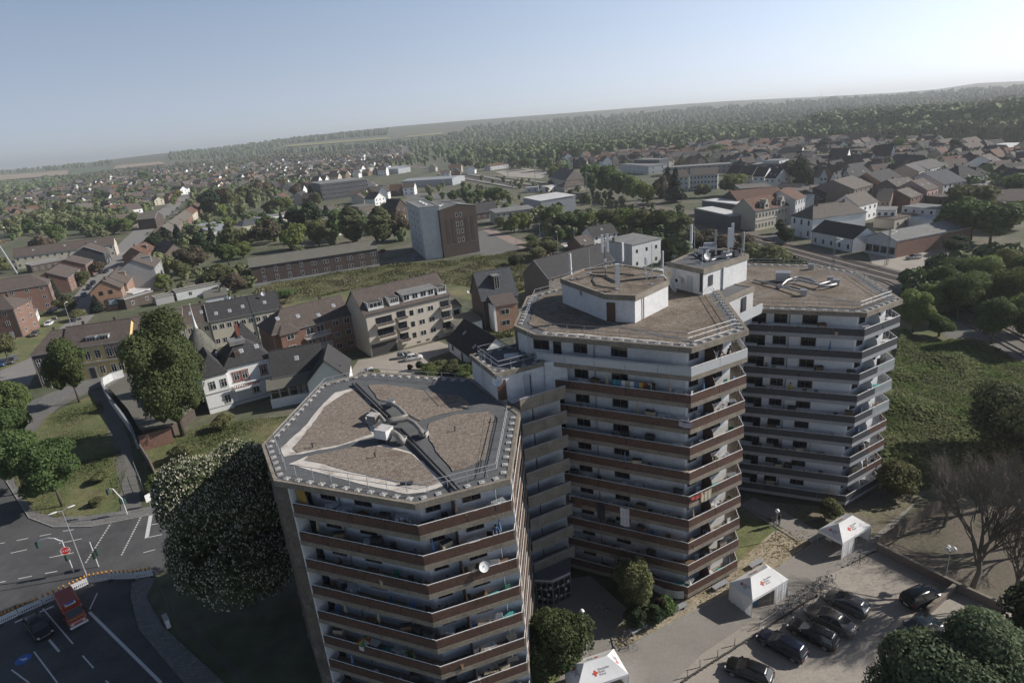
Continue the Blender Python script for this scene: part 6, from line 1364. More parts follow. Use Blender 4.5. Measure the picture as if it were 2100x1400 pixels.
bigtree((2080,945),9.5,7,leafm('leaf_dull_shrub',(0.13,0.14,0.07)),16000,.22,'big spreading shrub on the meadow at the right edge',.1,61,lobes=26,name='shrub',tr=.2,cat='shrub')
for i,(b,h,lab,dp) in enumerate((((1992,1212),19,'large bare-branched tree on the playground casting shadows on the car park',6),((2085,1120),14,'bare tree at the right edge behind the large one',6),((1935,1080),11,'slender bare tree left of the large bare tree',6),((2075,1235),15,'bare tree at the right edge behind the maple',6),((2130,1130),15,'bare tree trunk cut by the right edge',5),((2010,1050),11,'bare tree at the top of the playground',5),((2140,1010),13,'farthest bare tree at the right edge',5))):
    T=thing('bare_tree',lab,'tree',(*G(*b),0),i*1.3);put('branch',bare_mesh(h,5,70+i,bark_g,dp,.33,8,.30 if i==0 else.18),T)
    put('crown',crown_mesh('crown',leaf['brown'],h*.95,h*.42,700,.06,seed=80+i,core=False,z0=h*.3),T)
# --- middle-distance trees, listed from the photograph: base px, py, height, radius, kind, label
MT=[(97,530,13,6,'brown','broad brown conifer before the long cream terrace'),(118,500,12,6,'oak','round tree behind the brown conifer'),(66,480,12,6,'oak','fresh green tree at the left by the cream terrace'),(30,478,11,5,'olive','olive tree left of the crane boom'),
(10,560,8,4.5,'olive','bushy tree at the left edge below the crane'),(115,620,10,3.4,'conifer','dark blue-green spruce beside the left brick block'),(140,640,6,3.5,'olive','low bushes right of the dark spruce'),(175,585,6,3,'olive','small tree before the red brick house'),
(205,565,7,3.5,'brown','small brownish tree by the black-gabled house'),(190,480,10,5,'oak','first tree of the row above the cream terrace'),(215,474,10,5,'oak','second tree of the row above the cream terrace'),(240,480,11,5.5,'oak','third tree of the row above the cream terrace'),(262,478,11,5.5,'light','fourth tree of the row above the cream terrace'),(278,465,11,5,'oak','fifth tree of the row above the cream terrace'),
(160,470,9,4,'light','pale willow-like tree in the left gardens'),(130,450,10,6,'oak','dense tree left of the willow'),(145,440,9,5,'oak','tree above the dense garden tree'),(75,455,9,6,'brown','brown treetop in the left gardens'),(210,430,8,6,'light','light green treetop row, left part'),(235,425,8,6,'light','light green treetop row, right part'),
(203,640,6,2.6,'conifer','columnar dark conifer before the orange gable house'),(165,655,3.5,3,'olive','garden shrubs by the old satellite dish'),(335,592,6,3,'light','fresh green small tree right of the grey-gabled house'),(375,575,9,4,'olive','sunlit tree behind the gardens'),(395,560,11,7,'brown','broad leafless brown tree behind the gardens'),
(350,520,13,6,'conifer','dark firs right of the small brown-roofed house, left'),(372,512,13,5,'conifer','dark firs in the middle of the gardens'),(420,530,12,5,'dark','dark tree right of the broad brown tree'),(452,590,9,5.5,'olive','round olive tree left of the warehouse'),(482,600,7,4.5,'brown','brown shrubby tree at the warehouse corner'),
(470,545,9,5.5,'oak','green tree above the warehouse left corner'),(500,530,8,5,'light','light green shrub tree behind the warehouse'),(440,515,12,4,'conifer','slim dark conifer behind the gardens'),(480,510,11,7,'olive','wide olive tree with reddish side'),(515,505,9,5,'brown','reddish tree behind the warehouse'),(555,500,13,6.5,'brown','large brown-olive tree before the school'),
(612,512,13,7.5,'light','rounded pale willow behind the warehouse roof'),(655,505,13,6,'olive','olive tree right of the pale willow'),(640,480,17,8,'dark','massive dark green tree above the pale willow'),(610,480,15,6,'dark','dark green tree left of the massive one'),(580,470,10,3,'conifer','small conifer before the school'),
(725,500,18,6,'poplar','left pale poplar beside the silo road'),(785,497,17,6,'poplar','right pale poplar beside the silo road'),(820,492,14,7,'brown','brown tree between the right poplar and the silo'),(700,490,15,7,'oak','dark tree left of the left poplar'),(435,440,19,9,'dark','great dark blue-green cedar in the park'),(478,437,19,7,'olive','cone-shaped olive tree in the park'),(455,425,18,9,'purple','copper beech in the park'),(500,420,18,9,'olive','tall olive tree right of the copper beech'),
(515,425,15,5,'conifer','slender conifer right of the olive tree'),(535,400,16,11,'brown','bronze tree behind the park'),(575,440,12,7,'oak','park tree left of the cemetery rows'),(590,432,11,6,'light','light park tree by the cemetery rows'),(560,442,9,5,'olive','low park tree above the school'),(610,405,13,7,'brown','brown treetop behind the cemetery'),(470,470,7,6,'light','pale garden tree before the school pavilion'),
(640,410,13,5,'conifer','dark fir left of the office block'),(650,445,10,4,'conifer','dark firs before the tan workshop'),(367,405,10,6,'yellow','bright yellow-green tree at the far street'),(300,375,22,14,'oak','tree mass below the church tower'),(330,395,11,8,'dark','dark trees left of the far street'),(222,415,13,8,'dark','left dark tree behind the gardens'),(205,418,13,8,'dark','dark conifer group left of the far street'),
(880,425,8,4,'light','yellow-green tree behind the silo roof'),(930,415,9,4,'oak','young tree in the station square, left'),(955,410,9,4,'oak','young tree in the station square, middle'),(970,418,9,4,'oak','young tree in the station square, right'),(985,412,9,4,'light','fourth young tree in the station square'),(1008,415,10,5,'oak','fifth tree in the station square'),(1025,418,11,6,'oak','large tree at the end of the station square'),
(1055,478,8,4.5,'light','left sunlit bush before the solar-panel house'),(1075,474,9,3.6,'light','right sunlit bush before the solar-panel house'),(1131,468,10,5,'oak','round tree at the left end of the dense hedge'),(1150,500,6,3,'oak','round bush on the car yard island'),(1118,505,4,4,'olive','low bushes on the car yard island'),(1095,512,4,4,'olive','scrub at the edge of the car yard'),
(1130,525,6,5,'olive','grey-green willow scrub by the back road'),(1105,535,5,4,'olive','willow scrub left of the back road'),(1165,478,10,6,'oak','dense hedge tree, first'),(1190,480,10,6,'oak','dense hedge tree, second'),(1215,482,10,6,'light','dense hedge tree, third'),(1240,480,10,6,'oak','dense hedge tree, fourth'),(1265,482,11,6,'olive','dense hedge tree, fifth'),(1290,484,12,7,'light','pale tree in the belt above the boxy house'),
(1320,488,12,7,'olive','olive tree in the belt behind the boxy house'),(1345,490,12,7,'olive','tall olive tree in the belt'),(1375,492,12,7,'oak','green tree in the belt before the bright hall'),(1400,500,11,7,'olive','olive tree in the belt right of the bright-roof hall front'),(1300,500,5,1.6,'light','small poplar sapling before the belt'),(1435,520,8,7,'brown','brown scrub behind the antennas'),(1470,528,8,7,'brown','brown scrub behind the twin antenna'),
(1500,530,8,7,'brown','brown scrub right of the antennas'),(1545,545,7,7,'olive','grey-green bush behind the right tower roof'),(1590,548,7,6,'olive','olive bush by the tracks'),(1375,540,5,3,'dark','dark bush behind the plant hut'),(1600,478,5,2.4,'dark','small dark tree beside the white station house'),(1610,500,6,4,'dark','dark bush under the station house'),
(1215,395,18,9,'oak','great tree left of the middle of the station trees'),(1245,400,19,9,'oak','tallest of the great trees beside the station'),(1270,408,18,9,'oak','broad tree right of the tallest station tree'),(1295,412,16,7,'light','sunlit tree at the right of the station trees'),(1325,420,13,7,'light','separate sunlit round tree right of the station trees'),(1355,415,15,5,'brown','reddish slim tree beside the dark conifers'),(1370,405,17,6,'conifer','left dark conifer of the pair'),(1385,415,18,6,'conifer','right dark conifer of the pair'),
(1500,400,13,8,'light','pale round tree beside the apartment terrace'),(1440,405,8,5,'olive','small tree before the apartment terrace'),(1640,385,16,8,'dark','dark tree rising over the barn roofs'),(1610,370,12,6,'dark','dark treetop beside the row houses'),(1990,495,15,9,'oak','big round bush tree by the elevated track'),(1960,490,10,7,'olive','bush left of the big round tree'),(2030,500,12,8,'oak','dark bush right of the big round tree'),(1985,460,14,10,'olive','feathery olive tree behind the big round tree'),(1940,478,8,5,'light','light tree right of the corrugated hall'),(1960,520,5,5,'dark','low scrub behind the signal box'),(2070,470,10,9,'light','tree line near the right edge'),
(1140,375,14,7,'light','pale tree left of the station gable'),(1115,350,15,9,'oak','wooded belt behind the platforms, right'),(1080,348,14,9,'oak','wooded belt behind the platforms, middle'),(1050,343,13,9,'oak','wooded belt behind the platforms, left'),(960,345,13,8,'dark','dark trees left of the depot'),(930,340,12,8,'dark','dark trees beyond the tracks'),(985,350,11,8,'oak','trees between tracks and depot'),
(795,335,14,10,'brown','round brown tree mass by the railway'),(760,340,14,9,'oak','trees beyond the office block'),(730,470,6,4,'oak','bush below the left poplar'),(840,330,12,10,'oak','trees at the far track bend'),(2090,420,12,9,'oak','trees at the right edge behind the sheds'),(2000,345,10,8,'oak','round tree in the right old town'),(1395,322,14,10,'oak','large tree mass in the old town below the wood'),(1470,325,15,11,'light','big sunlit trees in the old town'),(1440,330,13,8,'brown','brown trees beside the sunlit ones'),
(620,560,2.5,3,'olive','scrub at the meadow by the warehouse'),(590,610,2.6,3,'oak','dark shrub behind the cream row'),(765,785,3,2.2,'olive','shrub behind the nearest tower rail'),(864,758,1.8,1.2,'dark','round dark bush by the courtyard cars'),(842,759,1.5,.8,'purple','reddish bush by the courtyard cars'),(900,760,2.4,3,'olive','reedy bushes behind the nearest tower, left'),(930,765,2.6,3,'olive','reedy bushes behind the nearest tower, right'),(885,770,2.4,2.6,'light','tall grass clump by the tower rail'),(955,770,2.6,2.6,'oak','bushes left of the stair block'),
(1090,500,3.5,3,'oak','bush beside the reddish pavement'),(1060,545,4,3,'dark','dark shrub at the meadow edge by the long house'),(1180,600,2,2,'dark','dark hedge by the long house gable'),(210,985,1.8,1.6,'olive','small bush on the left lawn'),(200,1035,1.2,1.2,'olive','low bush by the signal on the left lawn'),(380,940,3,2.4,'olive','bush in the villa garden'),(330,1010,3,2,'light','shrub beside the chestnut'),(460,880,3,2,'olive','sparse shrub in the villa garden')]
for i,(px,py,h,r,k,lab) in enumerate(MT):
    d=math.hypot(*G(px,py));near=d<190
    tree(px,py,h,r,k,'mid' if d<330 else 'small',lab,name='bush' if h<4.2 else 'tree')
# --- tree scatter in gardens and town, up to 300 of the kind
cnt=0
def scatter(poly,n,kinds,hr_,group,sz='small'):
    global cnt
    xs=[p[0] for p in poly];ys=[p[1] for p in poly];c=0;t_=0
    while c<n and t_<6000:
        t_+=1;px,py=random.uniform(min(xs),max(xs)),random.uniform(min(ys),max(ys));r_=False;j=len(poly)-1
        for i in range(len(poly)):
            if(poly[i][1]>py)!=(poly[j][1]>py) and px<(poly[j][0]-poly[i][0])*(py-poly[i][1])/(poly[j][1]-poly[i][1])+poly[i][0]:r_=not r_
            j=i
        if not r_:continue
        x,y=G(px,py)
        if any((x-a)**2+(y-b)**2<(s*.75)**2 for a,b,s in placed):continue
        h=random.uniform(*hr_);k=random.choice(kinds)
        nm={'oak':'mid-green','light':'fresh green','dark':'dark green','olive':'olive','brown':'brownish','conifer':'dark conifer','purple':'copper','poplar':'pale columnar','yellow':'yellow'}[k]
        tree(px,py,h,h*random.uniform(.36,.5),k,sz,'%s tree standing %s'%(nm,group),'trees '+group);c+=1;cnt+=1
scatter([(0,480),(0,395),(120,385),(250,352),(420,338),(560,330),(700,318),(800,300),(830,320),(740,360),(640,370),(560,345),(450,390),(340,440),(200,440),(90,470)],42,['oak','oak','dark','olive','brown','conifer','light'],(8,15),'among the far left houses')
scatter([(290,500),(430,440),(520,440),(640,420),(800,400),(830,440),(720,480),(560,500),(400,530),(320,560)],14,['oak','dark','olive','brown','light','conifer'],(7,13),'between the far street and the silo')
scatter([(1200,340),(1400,315),(1600,298),(1800,292),(2100,290),(2100,330),(1950,330),(1750,325),(1550,330),(1300,340)],14,['oak','light','olive','dark','brown'],(9,15),'in the old town below the wood')
scatter([(560,575),(860,545),(1060,520),(1080,590),(900,600),(700,600)],0,['olive'],(1,2),'in the meadow')
scatter([(830,320),(1000,335),(1180,348),(1180,360),(1040,345),(900,350)],4,['oak','dark','olive'],(8,13),'along the far tracks')
# --- the wood towards the horizon and distant tree masses: one mass each, nobody could count them
STR=[G(a_[0]+(b_[0]-a_[0])*k/10,a_[1]+(b_[1]-a_[1])*k/10) for a_,b_ in zip(STRP,STRP[1:]) for k in range(10)]
def mass(name,poly,n,hmin,hmax,mat,kq=44,seed=0,spread=1.0,zb=0.0):
    g=np.random.default_rng(seed);P=[]
    xs=[p[0] for p in poly];ys=[p[1] for p in poly]
    while len(P)<n:
        px=g.uniform(min(xs),max(xs),4000);py=g.uniform(min(ys),max(ys),4000);ins=np.zeros(4000,bool);j=len(poly)-1
        for i in range(len(poly)):
            (xi,yi),(xj,yj)=poly[i],poly[j];c=((yi>py)!=(yj>py))&(px<(xj-xi)*(py-yi)/(yj-yi+1e-9)+xi);ins^=c;j=i
        for a,b in zip(px[ins][:400],py[ins][:400]):
            q=GT(a,b)
            if a>520 or b<335 or all((q[0]-u-7)**2+(q[1]-v+7)**2>380 for u,v in STR):P.append(q)
    P=np.array(P[:n]);H=g.uniform(hmin,hmax,n);r=H*g.uniform(.34,.5,n)*spread
    N=n*kq;ci=np.repeat(np.arange(n),kq);u=g.normal(size=(N,3));u/=np.linalg.norm(u,axis=1)[:,None];u[:,2]=np.abs(u[:,2])*1.0-.15
    q=g.uniform(.75,1.1,N);C=np.stack([P[ci,0]+u[:,0]*r[ci]*q,P[ci,1]+u[:,1]*r[ci]*q,P[ci,2]+H[ci]*.55+u[:,2]*H[ci]*.45*q],1)
    nr=u+g.normal(0,.5,(N,3));nr/=np.linalg.norm(nr,axis=1)[:,None];a=np.cross(nr,g.normal(size=(N,3)));a/=np.linalg.norm(a,axis=1)[:,None];b=np.cross(nr,a)
    s=(r[ci]*g.uniform(.18,.38,N))[:,None]
    V=np.stack([C-a*s,C+b*s*.8,C+a*s,C-b*s*.8],1).reshape(-1,3)
    k=6;body=[];bf=[]
    ang=np.arange(k)*2*math.pi/k;rings=[(.55,.0),(.85,.45),(.55,.85),(.02,.95)]
    bv=np.zeros((n,4*k,3))
    for ri,(fr_,zz) in enumerate(rings):
        for j in range(k):bv[:,ri*k+j,0]=P[:,0]+r*fr_*math.cos(ang[j])*.9;bv[:,ri*k+j,1]=P[:,1]+r*fr_*math.sin(ang[j])*.9;bv[:,ri*k+j,2]=P[:,2]+H*zz*.95
    base=np.array([[i*k+j,i*k+(j+1)%k,(i+1)*k+(j+1)%k,(i+1)*k+j] for i in range(3) for j in range(k)],dtype=np.int64)
    F=(base[None]+(np.arange(n)*4*k)[:,None,None]+4*N).reshape(-1)
    allv=np.concatenate([V,bv.reshape(-1,3)]);allf=np.concatenate([np.arange(4*N),F]).astype(np.int32);nF=len(allf)//4
    me=bpy.data.meshes.new(name);me.vertices.add(len(allv));me.vertices.foreach_set('co',allv.astype(np.float32).ravel());me.loops.add(len(allf));me.loops.foreach_set('vertex_index',allf)
    me.polygons.add(nF);me.polygons.foreach_set('loop_start',np.arange(0,4*nF,4,dtype=np.int32));me.polygons.foreach_set('loop_total',np.full(nF,4,dtype=np.int32));me.materials.append(mat);me.update()
    o=put(name,me);o['kind']='stuff';return o
def wood_mat(n,c1,c2):
    return M(n,c1,.9,.25,.02,pat='patch',psize=(.012,.5),pcol=c2,fine=20)
wm=wood_mat('wood_foliage',(0.12,0.17,0.07),(0.18,0.21,0.10));wm2=wood_mat('far_wood_foliage',(0.11,0.15,0.075),(0.15,0.17,0.10))
mass('wood',[(830,312),(840,303),(1000,287),(1200,272),(1500,252),(1800,240),(2300,225),(2300,305),(2080,298),(1900,292),(1700,298),(1560,292),(1450,305),(1300,318),(1180,328),(1040,335),(930,330)],3200,12,21,wm,54,1)
mass('tall_wood',[(1650,258),(1800,246),(2300,228),(2300,268),(2100,282),(1850,285),(1640,285)],420,20,32,wm,90,2)
mass('far_wood',[(920,288),(960,266),(1100,252),(1300,238),(1500,222),(1700,208),(1900,196),(2400,165),(2400,235),(1800,250),(1400,262),(1100,284)],4200,14,26,wm2,22,3)
mass('far_wood',[(350,325),(480,312),(560,304),(600,295),(720,283),(800,277),(800,270),(720,276),(600,288),(470,306),(350,318)],700,16,26,wm2,22,4)
mass('far_wood',[(350,330),(560,318),(640,313),(860,298),(1000,283),(1000,274),(930,279),(860,292),(640,309),(570,313),(540,308),(350,322)],560,14,22,wm2,22,31)
mass('treeline',[(120,372),(200,360),(330,345),(450,330),(560,325),(690,316),(800,306),(830,308),(700,330),(560,340),(420,350),(300,358),(180,380)],620,9,17,wood_mat('suburb_foliage',(0.10,0.13,0.06),(0.14,0.13,0.08)),40,5)
mass('treeline',[(-60,425),(-60,380),(0,378),(120,366),(170,365),(150,378),(100,392),(30,400)],300,9,16,wm,60,6)
mass('far_treeline',[(-100,366),(0,358),(120,349),(233,338),(233,334),(120,344),(0,354),(-100,361)],160,14,22,wm2,26,7)
mass('suburb_greenery',[(0,470),(0,400),(180,385),(400,350),(600,345),(760,340),(770,360),(600,390),(500,440),(380,440),(330,500),(240,470),(100,470)],1100,4,12,wood_mat('garden_foliage',(0.10,0.14,0.055),(0.16,0.165,0.08)),40,8)
mass('suburb_greenery',[(1180,345),(1350,325),(1560,310),(2200,330),(2200,350),(1900,335),(1650,345),(1500,335),(1350,345)],420,4,10,wm,34,9)
mass('suburb_greenery',[(290,500),(430,450),(520,450),(640,430),(700,460),(560,490),(400,530),(320,560)],200,3,8,MATS['garden_foliage'],70,10)
mass('suburb_greenery',[(1000,470),(1120,440),(1180,445),(1420,500),(1400,512),(1200,480),(1100,470)],90,3,8,MATS['garden_foliage'],90,11)
mass('trackside_trees',[(640,352),(760,334),(860,318),(1000,328),(1160,345),(1180,358),(1020,342),(900,338),(780,348),(700,362)],150,6,13,wm,60,21)
mass('garden_shrubs',[(860,392),(900,380),(1060,398),(1080,425),(1040,440),(900,415)],40,3,8,MATS['garden_foliage'],90,22)
mass('park_thicket',[(1850,600),(1960,560),(2060,545),(2250,560),(2250,640),(2060,625),(1940,640),(1870,650)],130,4,8,wood_mat('thicket_foliage',(0.11,0.15,0.06),(0.16,0.18,0.08)),160,23)
mass('town_greenery',[(1400,330),(1640,318),(1900,325),(2200,360),(2200,440),(2050,430),(1900,380),(1640,380),(1500,350)],190,4,11,wm,60,17)
mass('town_greenery',[(100,410),(330,360),(560,345),(740,340),(740,352),(560,372),(440,380),(330,440),(120,460)],420,5,11,MATS['garden_foliage'],44,18)
mass('garden_shrubs',[(560,500),(600,440),(800,430),(840,470),(840,500),(700,500),(600,525)],60,3,8,MATS['garden_foliage'],110,12)
mass('garden_shrubs',[(330,560),(520,560),(520,600),(360,620),(330,600)],46,1.5,5,MATS['garden_foliage'],110,13)
mass('garden_shrubs',[(20,500),(20,460),(200,440),(300,460),(260,500),(120,490)],70,4,9,MATS['garden_foliage'],110,14)
mass('trackside_trees',[(1000,360),(1100,372),(1220,400),(1400,440),(1420,455),(1300,440),(1100,395),(980,372)],60,2,6,MATS['garden_foliage'],70,15)
mass('trackside_trees',[(1100,470),(1180,480),(1420,505),(1420,545),(1380,520),(1300,500),(1140,492)],60,3,8,MATS['garden_foliage'],110,16)
# --- meadow weeds and brambles: tufts nobody could count
def tufts(name,poly,n,smin,smax,mat,seed,hmul=1.0,clump=True):
    g=np.random.default_rng(seed);P=[];W_=[G(*p) for p in poly];xs=[p[0] for p in W_];ys=[p[1] for p in W_]
    while len(P)<n:
        px=g.uniform(min(xs),max(xs),6000);py=g.uniform(min(ys),max(ys),6000);ins=np.zeros(6000,bool);j=len(W_)-1
        for i in range(len(W_)):
            (xi,yi),(xj,yj)=W_[i],W_[j];ins^=((yi>py)!=(yj>py))&(px<(xj-xi)*(py-yi)/(yj-yi+1e-9)+xi);j=i
        P+=list(zip(px[ins],py[ins]))
    P=np.array(P[:n])
    if clump:
        f=np.sin(P[:,0]*.41+1.3*np.sin(P[:,1]*.23))+np.sin(P[:,1]*.37+1.7*np.sin(P[:,0]*.19));hm=np.clip(.7+f*.3,.4,1.3)
    else:hm=np.ones(n)
    s=(g.uniform(smin,smax,n)*hm)[:,None]
    a=g.normal(size=(n,3))*np.array([1,1,.35]);a/=np.linalg.norm(a,axis=1)[:,None];b=np.stack([g.normal(0,.45,n),g.normal(0,.45,n),np.ones(n)],1);b/=np.linalg.norm(b,axis=1)[:,None]
    C=np.stack([P[:,0],P[:,1],s[:,0]*g.uniform(.1,.9,n)*hmul],1)
    V=np.stack([C-a*s*.5,C+a*s*.5,C+a*s*.3+b*s*.8,C-a*s*.3+b*s*.8],1).reshape(-1,3)
    me=bpy.data.meshes.new(name);me.vertices.add(4*n);me.vertices.foreach_set('co',V.astype(np.float32).ravel());me.loops.add(4*n);me.loops.foreach_set('vertex_index',np.arange(4*n,dtype=np.int32));me.polygons.add(n)
    me.polygons.foreach_set('loop_start',np.arange(0,4*n,4,dtype=np.int32));me.polygons.foreach_set('loop_total',np.full(n,4,dtype=np.int32));me.materials.append(mat);me.update();return stuff(put(name,me))
tm=M('meadow_weeds',(0.14,0.15,0.065),.9,.45,.15,pat='patch',psize=(.06,.52),pcol=(0.23,0.205,0.12),fine=14,trans=.2);tm2=M('bramble_leaves',(0.055,0.085,0.03),.9,.4,.2,pat='patch',psize=(.1,.55),pcol=(0.10,0.12,0.045),fine=12,trans=.2)
tm3=M('bramble_slope',(0.15,0.20,0.075),.9,.5,.35,pat='patch',psize=(.12,.5),pcol=(0.20,0.215,0.11),fine=9,trans=.45)
tufts('meadow_weeds',[(520,600),(570,575),(780,545),(860,540),(985,528),(1085,510),(1100,545),(1090,590),(1060,600),(900,580),(740,590),(560,630)],70000,.2,.6,tm,1)
tufts('brambles',[(1790,905),(1850,680),(1900,700),(1990,702),(2110,750),(2300,830),(2300,950),(2100,960),(1960,1000),(1830,1010)],190000,.3,.8,tm3,2)
tufts('lawn_grass',[(290,920),(420,870),(620,850),(700,960),(520,1050),(330,1040)],30000,.08,.25,M('lawn_blades',(0.09,0.12,0.04),.9,.3,.3,trans=.2),3)
tufts('lawn_grass',[(20,965),(60,900),(100,850),(200,805),(262,960),(235,1050),(130,1062),(60,1050)],30000,.06,.2,MATS['lawn_blades'],4)
tufts('dry_grass',[(1262,1330),(1300,1270),(1500,1165),(1600,1085),(1690,1092),(1600,1160),(1440,1243),(1290,1322)],1200,.1,.22,M('dry_grass',(0.42,0.36,0.24),.9,.3,1,trans=.2),5)
tufts('garden_plants',[(990,700),(1055,690),(1060,655),(1010,650)],2500,.2,.7,tm,6)
tufts('trackside_scrub',[(1540,535),(1620,535),(1720,556),(1800,585),(1760,590),(1600,560)],5000,.3,1.1,tm2,7)
# ================================================================ CARS
tyre_m=M('tyre_rubber',(0.02,0.02,0.02),.9,.1);rim_m=M('wheel_rim',(0.35,0.35,0.36),.35,.1,metal=.7);lampw=M('headlight_glass',(0.6,0.6,0.62),.15,.05);lampr=M('tail_light',(0.35,0.03,0.02),.3,.05)
carglass=M('car_glass',(0.035,0.04,0.045),.08,.2,.5,spec=.8)
def carpaint(n,c,mt=.3):return M('car_paint_'+n,c,.25,.04,.5,metal=mt,spec=.7)
def smooth_loft(mb,secs):
    """secs: list of rings with the same number of points"""
    k=len(secs[0]);b=len(mb.v)
    for s_ in secs:mb.v+=[tuple(p) for p in s_]
    for i in range(len(secs)-1):
        for j in range(k):q=b+i*k+j;w=b+i*k+(j+1)%k;mb.f.append((q,w,w+k,q+k))
    mb.f.append(tuple(b+j for j in range(k))[::-1]);mb.f.append(tuple(b+(len(secs)-1)*k+j for j in range(k)))
def car_proto(body,label,L=4.5,Wd=1.78,Hh=1.45,kind='saloon',paint_m=None):
    T=thing('car',label,'car',(0,-400,0),0)
    mb=MB();w=Wd/2;secs=[]
    if kind=='suv':st=[(-.50,.78,.45,.72),(-.49,.93,.30,.98),(-.40,1,.26,1.05),(0,1,.26,1.03),(.25,1,.26,1.0),(.42,.98,.28,.92),(.485,.90,.32,.78),(.50,.76,.42,.62)]
    else:st=[(-.50,.78,.40,.66),(-.49,.92,.26,.90),(-.40,1,.22,.96),(0,1,.22,.92),(.22,1,.22,.90),(.40,.98,.24,.78),(.48,.90,.28,.64),(.50,.74,.36,.52)]
    for(x,a,z0,z1) in st:
        ww=w*a;r=.09;secs.append([(x*L,-ww,z0+r),(x*L,-ww*.96,z0),(x*L,ww*.96,z0),(x*L,ww,z0+r),(x*L,ww,z1-r*1.2),(x*L,ww*.93,z1-.02),(x*L,ww*.5,z1+.02),(x*L,-ww*.5,z1+.02),(x*L,-ww*.93,z1-.02),(x*L,-ww,z1-r*1.2)])
    smooth_loft(mb,secs);body_o=mb.build('body',body,T,smooth=True)
    zb=.90 if kind!='suv' else 1.0;zt_=Hh
    gx={'saloon':(-.36,-.20,.04,.24),'estate':(-.475,-.42,.05,.25),'hatch':(-.47,-.36,.04,.27),'suv':(-.475,-.43,.04,.24)}[kind]
    x0,x1,x2,x3=[g_*L for g_ in gx];wb,wt=w*.93,w*.70
    mb=MB();mb.add([(x0,-wb,zb),(x3,-wb,zb),(x3,wb,zb),(x0,wb,zb),(x1,-wt,zt_-.05),(x2,-wt,zt_-.05),(x2,wt,zt_-.05),(x1,wt,zt_-.05)],[(0,1,5,4),(1,2,6,5),(2,3,7,6),(3,0,4,7),(4,5,6,7)]);mb.build('window_band',carglass,T)
    mb=MB();ro=[]
    for(x,zz,ww) in((x1-.06,zt_-.09,wt*.99),(x1+.18,zt_-.01,wt*1.02),((x1+x2)/2,zt_+.02,wt*1.02),(x2-.15,zt_,wt*1.01),(x2+.05,zt_-.07,wt*.98)):ro.append([(x,-ww,zz-.05),(x,ww,zz-.05),(x,ww*.96,zz),(x,ww*.5,zz+.02),(x,-ww*.5,zz+.02),(x,-ww*.96,zz)])
    smooth_loft(mb,ro);mb.build('roof',body,T,smooth=True)
    for s_ in(-1,1):
        mb=MB()
        for(xa,xb) in((x0,x1),(x3,x2),((x0+x3)/2-.05,(x1+x2)/2-.05)):
            mb.tube([(xa,s_*wb*1.005,zb),(xb,s_*wt*1.01,zt_-.05)],.045,5)
        mb.build('pillar',body,T)
        for xs in(-.31,.31):
            mb=MB();mb.lathe([(.25,-.1),(.32,-.09),(.32,.09),(.25,.1)],18,(xs*L,s_*(w-.11),.32),'y');ty=mb.build('tyre',tyre_m,T)
            mb=MB();mb.lathe([(.05,-.02),(.22,0),(.22,.015),(.05,.02)],10,(xs*L,s_*(w-.005),.32),'y');mb.build('rim',rim_m,ty)
        mb=MB();mb.lathe([(.02,-.08),(.10,-.06),(.12,.0),(.1,.06),(.02,.08)],8,(x3-.25,s_*(w+.06),zb+.06),'y');mb.build('mirror',body,T,smooth=True)
        mb=MB();mb.box(L*.465,L*.488,min(s_*w*.62,s_*w*.86),max(s_*w*.62,s_*w*.86),.58,.72);mb.build('headlight',lampw,T)
        mb=MB();zt2=.95 if kind=='suv' else.80;mb.box(-L*.497,-L*.478,min(s_*w*.60,s_*w*.9),max(s_*w*.60,s_*w*.9),zt2-.16,zt2);mb.build('tail_light',lampr,T)
    mb=MB();mb.box(-L*.5-.012,-L*.49,-.26,.26,.52,.63);mb.build('number_plate',white_p,T)
    snapshot(T);return T
PA={k:carpaint(k,c,m_) for k,c,m_ in(('black',(0.012,0.012,0.014),.2),('navy',(0.012,0.016,0.035),.3),('silver',(0.42,0.42,0.41),.6),('graphite',(0.16,0.15,0.14),.5),('bronze',(0.21,0.19,0.17),.5),('white',(0.68,0.68,0.67),.0),('green',(0.10,0.13,0.13),.4),('red',(0.30,0.03,0.02),.1),('blue',(0.05,0.10,0.20),.3))}
def place_car(kind,paint,a,b,label,group=None,L=None,z=0.0):
    """a, b: picture points of the car's front and tail on the ground"""
    A,B=np.array(G(*a)),np.array(G(*b));c=(A+B)/2;d=A-B;ang=math.atan2(d[1],d[0])
    key=(kind,paint)
    if key not in CARP:
        T=car_proto(PA[paint],label,{'saloon':4.7,'estate':4.5,'hatch':4.1,'suv':4.6}[kind],kind=kind,Hh={'suv':1.66}.get(kind,1.45));CARP[key]=T;T.location=(*c,z);T.rotation_euler=(0,0,ang)
        if group:T['group']=group
        return T
    return dup(CARP[key],(*c,z),ang,label,group)
CARP={}
GP='cars parked in the cobbled car park'
P13=lambda x,y:(1400+x/3,1000+y/3)
place_car('hatch','black',P13(270,1100),P13(550,1215),'black hatchback nearest the camera, cut by the bottom edge',GP)
place_car('estate','navy',P13(495,930),P13(725,1055),'dark navy estate, second in the car row from the front',GP)
place_car('estate','black',P13(695,870),P13(905,975),'black estate beside the silver saloon in the car row',GP)
place_car('saloon','bronze',P13(785,770),P13(1035,905),'bronze-grey saloon in the car row',GP)
place_car('hatch','graphite',P13(895,680),P13(1125,790),'graphite hatchback at the far end of the car row',GP)
place_car('suv','black',P13(1570,655),P13(1370,740),'black off-roader parked under the low wall',GP)
place_car('saloon','green',P13(1330,945),P13(1565,850),'grey-green saloon partly hidden by the maple crown',GP)
Pz=lambda x,y:(x/2.9786,930+y/2.9786)
place_car('estate','black',Pz(290,1135),Pz(205,1035),'dark car in the shaded lanes left of the red van')
Pc=lambda x,y:(700+x*.18095,540+y*.18095)
